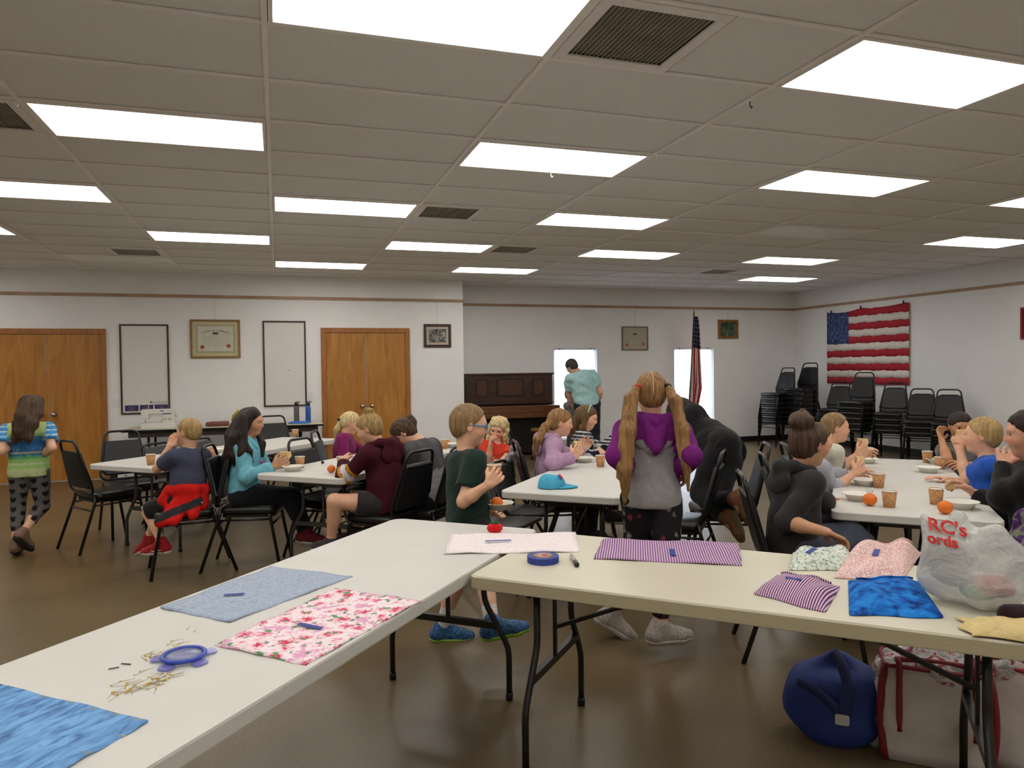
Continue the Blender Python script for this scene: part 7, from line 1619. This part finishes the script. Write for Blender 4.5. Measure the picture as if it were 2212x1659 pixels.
# bags on the floor under the cream table
def blue_bag():
    c = PZ(1800, 1618, 0.0); c[2] = 0; v = heading(YAW+0.4); r_ = np.array((v[1], -v[0], 0)); up = np.array((0, 0, 1.0)); D = lambda x, y, z: c+r_*x+v*(y+0.10)+up*z; AXb = np.stack([r_, v, up])
    pr = [el(D(0, 0, 0.11), AXb, (0.185, 0.13, 0.13), 0.05), el(D(-0.01, 0, 0.19), AXb, (0.165, 0.11, 0.11), 0.05), rc(D(-0.10, 0, 0.24), D(0.0, 0.0, 0.335), 0.06, 0.035, 0.05), rc(D(0.12, 0, 0.23), D(0.04, 0, 0.325), 0.055, 0.03, 0.05), cut(D(0, 0, 0.001), -up)]
    o = loose('cloth_bag', 'slouching royal blue cloth bag on the floor under the cream table', 'bag', pr, mat('blue_nylon', (26, 50, 120), 0.65, 0.15, 12, bump=0.2), c, 0.010, folds(23, 0.020, 20))
    def ribbon(pts, w, nm):
        pts = smooth_path(pts, 5); P = []
        for i, p in enumerate(pts):
            t_ = unit(pts[min(i+1, len(pts)-1)]-pts[max(i-1, 0)]); sd = unit(np.cross(t_, v)); P.append([p+sd*w/2-c, p-v*0.004-c, p-sd*w/2-c])
        q = MB().grid(P).build(nm, mat('blue_nylon_dark', (18, 34, 84), 0.7), o); md = q.modifiers.new('s', 'SOLIDIFY'); md.thickness = 0.004
    ribbon([D(-0.13, -0.09, 0.245), D(-0.07, -0.128, 0.235), D(-0.01, -0.150, 0.20), D(0.03, -0.158, 0.15)], 0.035, 'handle')
    ribbon([D(0.0, -0.03, 0.362), D(0.03, -0.085, 0.335), D(0.05, -0.128, 0.27), D(0.04, -0.155, 0.19), D(0.03, -0.160, 0.15)], 0.04, 'handle')
    MB().prism(rrect(0.05, 0.04, 0.008), 0, 0.003, T=lambda p: D(0.03+p[0], -0.166-p[2], 0.150+p[1])-c).build('tag', mat('tag_white', (190, 186, 184), 0.5), o)
blue_bag()
def tote(px, D_, w, d, h, label, mbody, mtrim, rot=0.0, lean=0.0, fill=True):
    c = PDZ(px, D_, 0.0); t = thing('tote_bag', label, 'bag', (c[0], c[1], 0.0), -(YAW+0.5)+rot); n = 16
    P = []
    ol = rrect(w, d, min(w, d)*0.22, 5)
    for k in range(9):
        z = h*k/8; f = 1+0.10*math.sin(math.pi*k/8)+0.03*math.sin(k*2.3); P.append([(x*f+0.008*math.sin(z*40+x*30)+lean*z, y*f+0.008*math.sin(z*33+x*41), z+0.003) for x, y in ol])
    m_ = len(ol); mb = MB(); mb.add([p for r in P for p in r], [(i*m_+k, i*m_+(k+1) % m_, (i+1)*m_+(k+1) % m_, (i+1)*m_+k) for i in range(8) for k in range(m_)]+[tuple(range(m_-1, -1, -1))], True)
    o = mb.build('body', mbody, t); md = o.modifiers.new('s', 'SOLIDIFY'); md.thickness = 0.004
    for sx in (-1, 1): MB().tube([(sx*w*0.47*(1+0.10*math.sin(math.pi*k/8))+lean*h*k/8, -d*0.44*(1+0.10*math.sin(math.pi*k/8)), h*k/8+0.004) for k in range(9)], 0.014, 8).build('corner_piping', mtrim, t)
    MB().tube([(p[0], p[1], p[2]) for p in P[8]], 0.008, 6, closed=True).build('top_binding', mtrim, t)
    for sy in (-1, 1):
        pts = smooth_path([(-w*0.34+lean*h*.5, sy*d*0.56, h*0.35), (-w*0.34+lean*h, sy*d*0.54, h), (-w*0.30+lean*h, sy*d*0.40, h+0.025), (w*0.30+lean*h, sy*d*0.40, h+0.025), (w*0.34+lean*h, sy*d*0.54, h), (w*0.34+lean*h*.5, sy*d*0.56, h*0.35)], 5); MB().tube(pts, 0.011, 6).build('strap', mtrim, t)
    if fill:
        rg = np.random.RandomState(int(px)); pr = [el((rg.uniform(-.3, .3)*w+lean*h, rg.uniform(-.25, .25)*d, h*rg.uniform(0.86, 1.0)), np.eye(3), (w*.3, d*.3, 0.06), 0.03) for _ in range(5)]; V, Fq = mesh_sdf(pr, 0.012, (), folds(int(px), 0.012, 50)); link('contents', np_mesh('contents', V, Fq, pat('mixed_cloth', noise_ramp(26, [(0.36, (150, 150, 150)), (0.5, (208, 204, 200)), (0.62, (150, 60, 70)), (0.7, (90, 90, 120))])), (0, 0, 0)), t)
M_TOTE = mat('tote_white', (196, 186, 176), 0.8, 0.06, 10, bump=0.2, bscale=200); M_TRED = mat('tote_red', (120, 22, 30), 0.6, 0.12, 20)
tote(2015, 2.78, 0.36, 0.20, 0.36, 'off-white tote bag with dark red piping on the floor right of the blue bag', M_TOTE, M_TRED, 0.1)
tote(2205, 2.72, 0.30, 0.20, 0.38, 'white and red tote bag at the lower right corner, behind the table leg', mat('tote_mix', (200, 190, 184), 0.7, 0.1, 10), mat('tote_crimson', (150, 24, 34), 0.55), -0.15)
